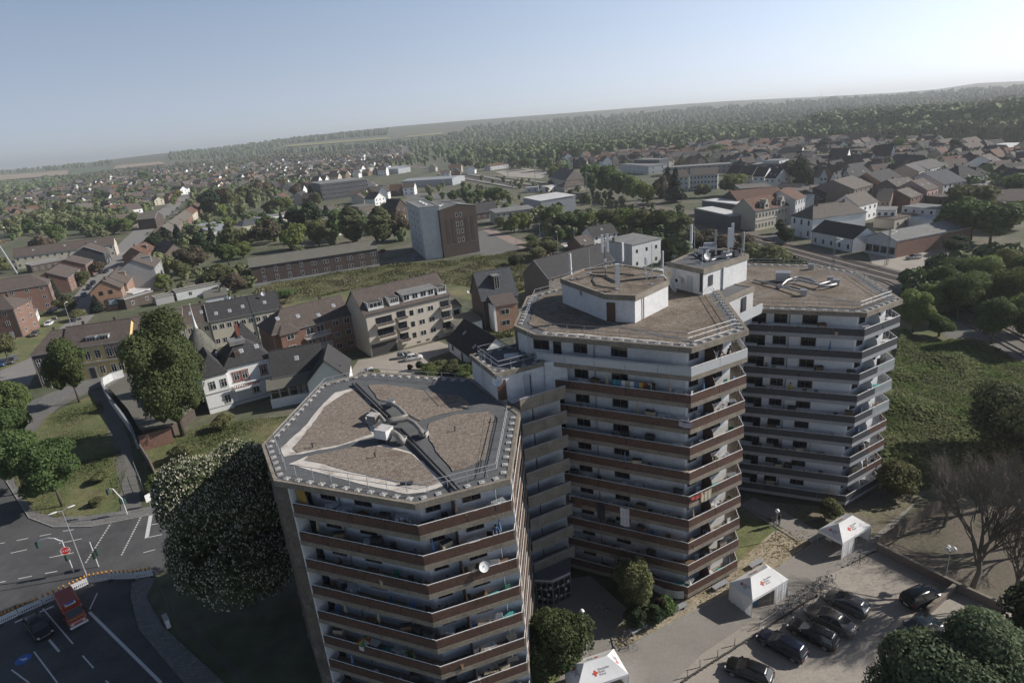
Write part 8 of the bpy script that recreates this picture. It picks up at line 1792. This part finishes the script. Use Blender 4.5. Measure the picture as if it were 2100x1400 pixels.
def lattice(label,base,top,w=.9):
    x,y=G(*base);h=H_over(base[0],top,x,y);T=thing('catenary_mast',label,'mast',(x,y,0),R(20),'railway masts');mb=MB()
    for sx in(-w/2,w/2):
        for sy in(-w/4,w/4):mb.tube([(sx,sy,0),(sx*.5,sy*.5,h)],.06,4)
    n=int(h/1.0)
    for k in range(n):f0,f1=1-.5*k/n,1-.5*(k+1)/n;mb.tube([(-w/2*f0,-w/4*f0,h*k/n),(w/2*f1,-w/4*f1,h*(k+1)/n)],.04,3);mb.tube([(w/2*f0,w/4*f0,h*k/n),(-w/2*f1,w/4*f1,h*(k+1)/n)],.04,3)
    mb.build('lattice',M('mast_grey',(0.24,0.27,0.26),.7),T);mb=MB();mb.tube([(0,0,h*.8),(3.2,0,h*.86)],.05,4);mb.tube([(0,0,h*.95),(3.2,0,h*.86)],.04,4);mb.build('cantilever',steel,T);return T
for base,top,lab in(((1708,548),484,'lattice mast between the tracks below the long white building'),((1817,545),466,'lattice mast in front of the corrugated hall'),((1306,475),400,'lattice mast left of the dense tree belt'),((1204,415),350,'green lattice mast below the station wing'),((1362,418),365,'thin mast beside the dark conifers'),((1042,372),318,'mast at the platforms, left'),((1098,376),330,'mast at the platforms, right'),((772,372),330,'mast beyond the office block'),((2044,470),410,'slim mast at the right over the sheds')):lattice(lab,base,top)
for base,h,lab in(((1148,575),16,'tall thin lamp post at the meadow edge'),((1060,505),7,'lamp post on the reddish pavement'),((1108,492),7,'second lamp post on the reddish pavement'),((148,672),8,'lamp post on the left street beside the shadow'),((1395,495),7,'lamp post on the back road'),((108,795),6,'lamp post in front of the corner house'),((697,680),8,'lamp post behind the brick apartment house'),((1178,498),6,'lamp post in the car yard')):
    x,y=G(*base);T=thing('street_lamp',lab,'street lamp',(x,y,0),random.uniform(0,6));mb=MB();mb.tube([(0,0,0),(0,0,h)],.10,6,.05);mb.build('pole',steel,T);mb=MB();mb.tube([(0,0,h),(1.0,0,h+.2)],.05,5);mb.box(.7,1.5,-.12,.12,h+.12,h+.26);mb.build('lantern',steel_w,T)
for px,yy,h in((200,352,120),(236,350,130),(292,344,130),(570,300,140),(640,292,150),(745,279,140),(1684,208,170),(1716,204,160)):
    x,y=G(px,yy);v=np.array([x,y]);v=v/np.linalg.norm(v)*6500;T=thing('wind_turbine','tiny pale wind turbine on the horizon','wind turbine',(*v,0),random.uniform(-.5,.5),'wind turbines on the horizon');h*=.62
    mb=MB();mb.tube([(0,0,0),(0,0,h)],2.6,8,1.3);mb.build('tower',white_p,T)
    for k in range(3):a_=R(120*k+px);mb=MB();mb.tube([(0,-3,h),(math.cos(a_)*h*.5,-3,h+math.sin(a_)*h*.5)],1.4,4,.3);mb.build('blade',white_p,T)
for q,z_,lab,r_ in(((463,613),11.3,'left of the pair of white dishes on the cream row roof',.55),((475,612),11.3,'right of the pair of white dishes on the cream row roof',.6),((494,609),11.3,'small beige dish right of the white pair',.4),((540,603),11.3,'white dish alone on the end roof of the cream row',.6),((154,657),12.2,'rusty old dish on the roof ridge of the ochre house',.7),((695,752),6.5,'dish on the white gable of the annex',.5),((962,598),6.5,'dish on the side of the tall grey-roofed house',.5)):
    dish('satellite_dish',lab,(*G(*q,z_),z_-.5),r_,R(random.uniform(-30,20)),30,m=plinth if 'rusty' in lab or 'beige' in lab else white_p)
# ================================================================ PEOPLE
def person(label,loc,az,top,leg,pose='stand',skin=(0.30,0.19,0.13),hair=(0.03,0.025,0.02)):
    T=thing('person',label,'person',loc,az);g=random.Random(label)
    V_={'pelvis':(0,0,.95),'waist':(0,0.0,1.08),'chest':(0,.0 if pose!='lean' else.10,1.32),'neck':(0,.0 if pose!='lean' else.16,1.50),'head':(0,.02 if pose!='lean' else.22,1.62),'crown':(0,.02 if pose!='lean' else.24,1.74)}
    for s_,n_ in((-1,'l'),(1,'r')):
        V_['hip'+n_]=(s_*.10,0,.90);V_['knee'+n_]=(s_*.11,.03,.50);V_['ank'+n_]=(s_*.11,-.01,.09);V_['toe'+n_]=(s_*.13,.15,.04)
        cy=V_['chest'][1];V_['sh'+n_]=(s_*.19,cy,1.42);V_['el'+n_]=(s_*.26,cy+(.02 if pose=='stand' else.16),1.14 if pose=='stand' else 1.20);V_['wr'+n_]=(s_*.27,cy+(.10 if pose=='stand' else.36),.90 if pose=='stand' else 1.10)
        V_['ha'+n_]=(s_*.27,V_['wr'+n_][1]+.05,V_['wr'+n_][2]-(.09 if pose=='stand' else 0))
    names=list(V_);E=[('pelvis','waist'),('waist','chest'),('chest','neck'),('neck','head'),('head','crown')]
    for n_ in 'lr':E+=[('pelvis','hip'+n_),('hip'+n_,'knee'+n_),('knee'+n_,'ank'+n_),('ank'+n_,'toe'+n_),('chest','sh'+n_),('sh'+n_,'el'+n_),('el'+n_,'wr'+n_),('wr'+n_,'ha'+n_)]
    Rr={'pelvis':.15,'waist':.13,'chest':.16,'neck':.06,'head':.095,'crown':.06,'hip':.10,'knee':.065,'ank':.045,'toe':.035,'sh':.065,'el':.045,'wr':.032,'ha':.04}
    me=bpy.data.meshes.new('body');me.from_pydata([V_[n] for n in names],[(names.index(a),names.index(b)) for a,b in E],[]);ob=bpy.data.objects.new('b',me);COL.objects.link(ob)
    sk=ob.modifiers.new('s','SKIN');ss=ob.modifiers.new('u','SUBSURF');ss.levels=1;ss.render_levels=1
    for i,n in enumerate(names):r=Rr.get(n) or Rr[n[:-1]];me.skin_vertices[0].data[i].radius=(r,r*.8 if n in('chest','waist','pelvis') else r);me.skin_vertices[0].data[i].use_root=n=='pelvis'
    dg=bpy.context.evaluated_depsgraph_get();m2=bpy.data.meshes.new_from_object(ob.evaluated_get(dg));bpy.data.objects.remove(ob)
    m2.materials.clear()
    for m_ in(M('skin_%d'%int(skin[0]*100),skin,.6),top,leg,M('shoe',(0.04,0.04,0.04),.7)):m2.materials.append(m_)
    for p in m2.polygons:
        c=p.center;p.material_index=0 if c.z>1.50 or(c.z<1.16 and abs(c.x)>.2 and c.z>.7 and c.z<1.0) or(pose!='stand' and c.y>.33 and c.z<1.3) else(1 if c.z>.93 else(2 if c.z>.1 else 3));p.use_smooth=True
    m2.name='body';put('body',m2,T)
    hy=V_['head'][1];mb=MB();mb.lathe([(.03,0),(.10,.02),(.11,.10),(.085,.17),(.02,.20)],10,(0,hy-.015,1.60));mb.build('hair',M('dark_hair',hair,.8),T,smooth=True)
    return T
blk=M('black_cloth',(0.02,0.02,0.025),.9);blu=M('blue_cloth',(0.06,0.10,0.18),.9);whc=M('white_cloth',(0.6,0.6,0.6),.9);gry=M('grey_cloth',(0.12,0.13,0.15),.9);ylc=M('yellow_cloth',(0.5,0.38,0.04),.9)
def on_balc(P,i,f,depth=.55):
    a=np.array(P[i]);b=np.array(P[(i+1)%len(P)]);d=b-a;nn=np.array([-d[1],d[0]])/np.linalg.norm(d);p=a+d*f+nn*depth;return p,math.atan2(d[1],d[0])
p,a_=on_balc(T2P,2,.56);person('person in black leaning on the pale top balcony of the middle tower, left of two',(*p,ZF(9)),a_+math.pi,blk,gry,'lean')
p,a_=on_balc(T2P,2,.72);person('person in black leaning on the pale top balcony of the middle tower, right of two',(*p,ZF(9)),a_+math.pi,blk,blk,'lean')
p,a_=on_balc(T1P,2,.80);person('person in blue standing at the nearest tower second balcony from the top',(*p,ZF(6)),a_+math.pi,blu,gry,'lean')
p,a_=on_balc(T3P,1,.44);person('person in yellow on a balcony of the right tower front',(*p,ZF(5)),a_+math.pi,ylc,blk,'stand')
p,a_=on_balc(T3P,1,.22);person('seated-height person in dark clothes on a right tower balcony',(*p,ZF(6)-.3),a_+math.pi,gry,blk,'lean')
x,y=G(1580,1082);person('person in a dark top standing in the shade left of the path globe lamp',(x,y,0),2.4,blk,whc,'stand')
x,y=G(1598,1076);person('second person in dark clothes by the path globe lamp',(x,y,0),.5,blk,gry,'stand')
# ================================================================ BALCONY BELONGINGS
fabric={n:M(n+'_fabric',c,.9,.15,2) for n,c in(('white',(0.6,0.6,0.6)),('blue',(0.10,0.18,0.32)),('red',(0.34,0.06,0.05)),('green',(0.05,0.20,0.13)),('dark',(0.035,0.035,0.04)),('brown',(0.15,0.09,0.05)),('beige',(0.40,0.33,0.23)),('yellow',(0.45,0.32,0.05)),('teal',(0.05,0.27,0.27)))}
def it_chair(c):
    T=thing('chair','','chair');mb=MB();mb.box(-.24,.24,-.24,.24,.42,.46);mb.build('seat',fabric[c],T);mb=MB();mb.box(-.24,.24,.22,.26,.46,.92);mb.build('backrest',fabric[c],T)
    for x in(-.21,.21):
        for y in(-.21,.21):mb=MB();mb.box(x-.02,x+.02,y-.02,y+.02,0,.42);mb.build('leg',fabric[c],T)
    return T
def it_table(c):
    T=thing('table','','table');mb=MB();mb.box(-.5,.5,-.35,.35,.70,.74);mb.build('tabletop',fabric[c],T)
    for x in(-.45,.45):
        for y in(-.3,.3):mb=MB();mb.box(x-.02,x+.02,y-.02,y+.02,0,.70);mb.build('leg',dark_metal,T)
    mb=MB();return T
def it_rack(c):
    T=thing('drying_rack','','drying rack');mb=MB()
    for s_ in(-.3,.3):mb.tube([(-.7,s_,0),(-.5,-s_,1.0)],.015,4);mb.tube([(.7,s_,0),(.5,-s_,1.0)],.015,4)
    for k in range(7):mb.tube([(-.55,-.3+.1*k,1.0),(.55,-.3+.1*k,1.0)],.01,4)
    mb.build('rack',steel_w,T)
    for k,cc in enumerate((c,'white','blue')):mb=MB();mb.box(-.45+.3*k,-.2+.3*k,-.3+.2*k-.01,-.3+.2*k+.01,.45+.1*k,1.0);mb.build('laundry',fabric[cc],T)
    return T
def it_plant(c):
    T=thing('potted_plant','','plant');mb=MB();mb.lathe([(.14,0),(.20,.34)],10);mb.build('pot',M('terracotta',(0.28,0.12,0.07),.9),T);put('foliage',crown_mesh('foliage',leaf['oak'],1.0,.34,160,.07,seed=3,lobes=5,z0=.3,core=False),T);return T
def it_cupboard(c):
    T=thing('cupboard','','cupboard');mb=MB();mb.box(-.45,.45,-.22,.22,0,1.3);mb.build('carcass',fabric[c],T)
    for s_ in(-1,1):mb=MB();mb.box(min(s_*.02,s_*.43),max(s_*.02,s_*.43),-.245,-.222,.06,1.26);mb.build('door',fabric[c],T)
    mb=MB();mb.box(-.47,.47,-.25,.24,1.3,1.34);mb.build('top',fabric['dark'],T);return T
def it_parasol(c):
    T=thing('folded_parasol','','parasol');mb=MB();mb.tube([(0,0,0),(0,0,2.0)],.02,6);mb.build('pole',steel_w,T);mb=MB();mb.lathe([(.16,.75),(.13,1.1),(.06,1.7),(.02,2.05)],8);mb.build('canopy',fabric[c],T);mb=MB();mb.lathe([(.2,0),(.2,.08)],10);mb.build('base',concrete,T);return T
def it_box(c):
    T=thing('storage_box','','box');mb=MB();mb.box(-.5,.5,-.28,.28,0,.5);mb.build('body',fabric[c],T);mb=MB();mb.box(-.53,.53,-.3,.3,.5,.56);mb.build('lid',fabric[c],T);return T
def it_mat(c):
    T=thing('rug','','rug');return T
ITEMS=[]
for f_,cs in((it_chair,('white','dark','green','brown','blue')),(it_table,('white','brown')),(it_rack,('white','red','dark')),(it_plant,('green',)),(it_cupboard,('brown','beige','dark')),(it_parasol,('blue','beige')),(it_box,('dark','teal','beige','brown'))):
    for c_ in cs:T=f_(c_);T.location=(0,-600,0);snapshot(T);ITEMS.append((T,c_,T.name.split('.')[0].replace('_',' ')))
towers=((tower1,T1P,8,'the nearest tower',1.0),(tower2,T2P,10,'the middle tower',1.0),(tower3,T3P,9,'the right tower',.75))
g=random.Random(23)
def place_item(T,loc,rz,label):
    if T['label']=='':T['label']=label;T.location=loc;T.rotation_euler=(0,0,rz);return T
    return dup(T,loc,rz,label)
posn=['leftmost','second from left','third from left','fourth from left','fifth from left','fourth from right','third from right','second from right','rightmost']
for(Tw,P,n,nm,dens) in towers:
    for k in range(n):
        for(i,lo,hi,cnt_,fn) in((1,.16,.98,9,'shaded side'),(2,.06,.94,6,'lit side')):
            ids=[j for j in range(cnt_) if g.random()<(.82 if nm!='the right tower' else.5)]
            for m_,j in enumerate(ids):
                if nm=='the middle tower' and k==9 and i==1:continue
                f=lo+(hi-lo)*(j+.5)/cnt_+g.uniform(-.02,.02);p,a_=on_balc(P,i,f,g.uniform(.35,.9));it=g.choice(ITEMS)
                w_=posn[m_] if m_<5 and m_<=len(ids)/2 else posn[max(0,9-(len(ids)-m_))]
                where='%s, %s, %s balcony from top, %s'%(w_,fn,ORD[n-1-k],nm[4:]);q=g.random()
                if q<.08:place_bike(0,0,a_+g.uniform(-.2,.2),'bicycle '+where,z=ZF(k),world=tuple(p));continue
                if q<.12:dish('satellite_dish','white dish '+where,(*on_balc(P,i,f,.25)[0],ZF(k)+.2),g.uniform(.3,.42),a_+g.uniform(-.3,.3),30);continue
                place_item(it[0],(*p,ZF(k)),a_+g.uniform(-.5,.5),'%s %s %s'%(it[1],it[2],where))
for T,c_,n_ in ITEMS:
    if T['label']=='':
        for c in list(T.children):bpy.data.objects.remove(c)
        bpy.data.objects.remove(T)
for b in BK:
    if b['label']=='':
        for c in list(b.children):bpy.data.objects.remove(c)
        bpy.data.objects.remove(b)
p,a_=on_balc(T1P,2,.62,-.05);dish('satellite_dish','largest white dish, held outside the third balcony from the top of the nearest tower',(*p,ZF(5)+.75),.45,a_+R(10),25)
def hang(P,i,f,w,k,h,mat,label,drop=.0,txt=None):
    a=np.array(P[i]);b=np.array(P[(i+1)%len(P)]);d=b-a;Lf=np.linalg.norm(d);d/=Lf;nn=np.array([-d[1],d[0]]);p=a+d*(Lf*f);n=10;mb=MB();vs=[]
    for j in range(n+1):
        t=j/n;sag=.10*math.sin(math.pi*t)*w;q=p+d*w*t-nn*(.05+.02*math.sin(j*1.9))
        vs+=[(*q,ZF(k)+1.0-sag-drop),(*(q-nn*.02),ZF(k)+1.0-h-sag*1.2-drop)]
    mb.add(vs,[(2*j,2*j+1,2*j+3,2*j+2) for j in range(n)]);o=mb.build('cloth',mat,None,(*p,0));o.location=(*p,0);tag(o,label,'banner' if 'banner' in label else 'cloth');return o,d,nn,p
o,d,nn,p=hang(T2P,1,.77,3.2,0,.95,fabric['white'],'white hanging banner with dark writing under the lowest middle tower balcony',.55)
hang(T2P,1,.93,1.3,7,.5,M('patterned_cloth',(0.45,0.40,0.45),.9,.4,6),'patterned cloth over the corner of the third balcony, middle tower')
hang(T2P,2,.02,1.8,4,.35,fabric['red'],'red and white cloth at the corner of a middle balcony rail')
hang(T2P,2,.20,1.5,4,1.1,M('cream_blanket',(0.42,0.38,0.28),.9,.3,3),'cream patterned blanket over a lit middle tower rail')
hang(T2P,1,.545,1.0,3,2.2,fabric['white'],'long white cloth hanging in a shaded middle tower balcony')
hang(T2P,1,.38,.9,3,2.0,fabric['dark'],'dark blanket hanging over the rail left of the long white cloth');hang(T2P,1,.22,.8,3,1.1,fabric['brown'],'brown rug over the left part of a shaded rail')
hang(T1P,1,.40,.5,2,.4,fabric['white'],'white towel on the sixth balcony rail of the nearest tower')
for k in range(9):
    p_,a_=on_balc(T2P,1,.52+.028*k,.55);c_=('teal','blue','white','beige','white','blue','yellow','red','beige')[k];mb=MB();mb.box(-.2,.2,-.01,.01,.55,1.5);o=mb.build('laundry',fabric[c_]);o.location=(*p_,ZF(8));o.rotation_euler=(0,0,a_);tag(o,'%s washing, item %s from the left on the line of the second balcony, middle tower'%(c_,ORD[k]),'laundry','washing on the line')
p,a_=on_balc(T1P,1,.42,.4);T=thing('parasol','open red, yellow and green parasol on the sixth balcony of the nearest tower','parasol',(*p,ZF(2)),a_);mb=MB();mb.tube([(0,0,0),(0,0,1.3)],.02,5);mb.build('pole',steel_w,T)
for k in range(8):a0,a1=R(45*k),R(45*k+45);mb=MB();mb.add([(0,0,1.45),(.6*math.cos(a0),.6*math.sin(a0),1.15),(.6*math.cos(a1),.6*math.sin(a1),1.15),(0,0,1.43),(.6*math.cos(a0),.6*math.sin(a0),1.13),(.6*math.cos(a1),.6*math.sin(a1),1.13)],[(0,1,2),(5,4,3),(1,4,5,2)]);mb.build('canopy_segment',fabric[('red','yellow','green','beige')[k%4]],T)
p,a_=on_balc(T1P,1,.72,.6);T=thing('paddling_pool','green-rimmed paddling pool on the sixth balcony of the nearest tower','paddling pool',(*p,ZF(2)),a_);mb=MB();mb.tube([(.8*math.cos(t),.45*math.sin(t),.5) for t in np.linspace(0,6.283,17)],.1,6);mb.build('rim',M('lime_plastic',(0.25,0.42,0.12),.5),T);mb=MB();mb.prism([(.8*math.cos(t),.45*math.sin(t)) for t in np.linspace(0,6.0,14)],0,.4);mb.build('water',M('pale_blue_vinyl',(0.3,0.45,0.5),.3),T)
HAZE=0.00014
# ================================================================ AIR
hz=bpy.data.materials.new('haze');hz.use_nodes=True;nt=hz.node_tree;nt.nodes.clear()
vo=nt.nodes.new('ShaderNodeVolumePrincipled');vo.inputs['Color'].default_value=(0.93,0.96,1.0,1);vo.inputs['Density'].default_value=HAZE;vo.inputs['Anisotropy'].default_value=0.35
ou=nt.nodes.new('ShaderNodeOutputMaterial');nt.links.new(vo.outputs[0],ou.inputs['Volume'])
me=MB().box(-22000,22000,-1000,22000,-1.5,185).mesh('haze',hz)
o=put('haze',me);o['kind']='stuff'
for o in(ITEMS and bpy.data.objects):
    if o.parent is None and o.type in('MESH',) and not o.get('kind') and not o.get('label'):print('UNTAGGED',o.name)
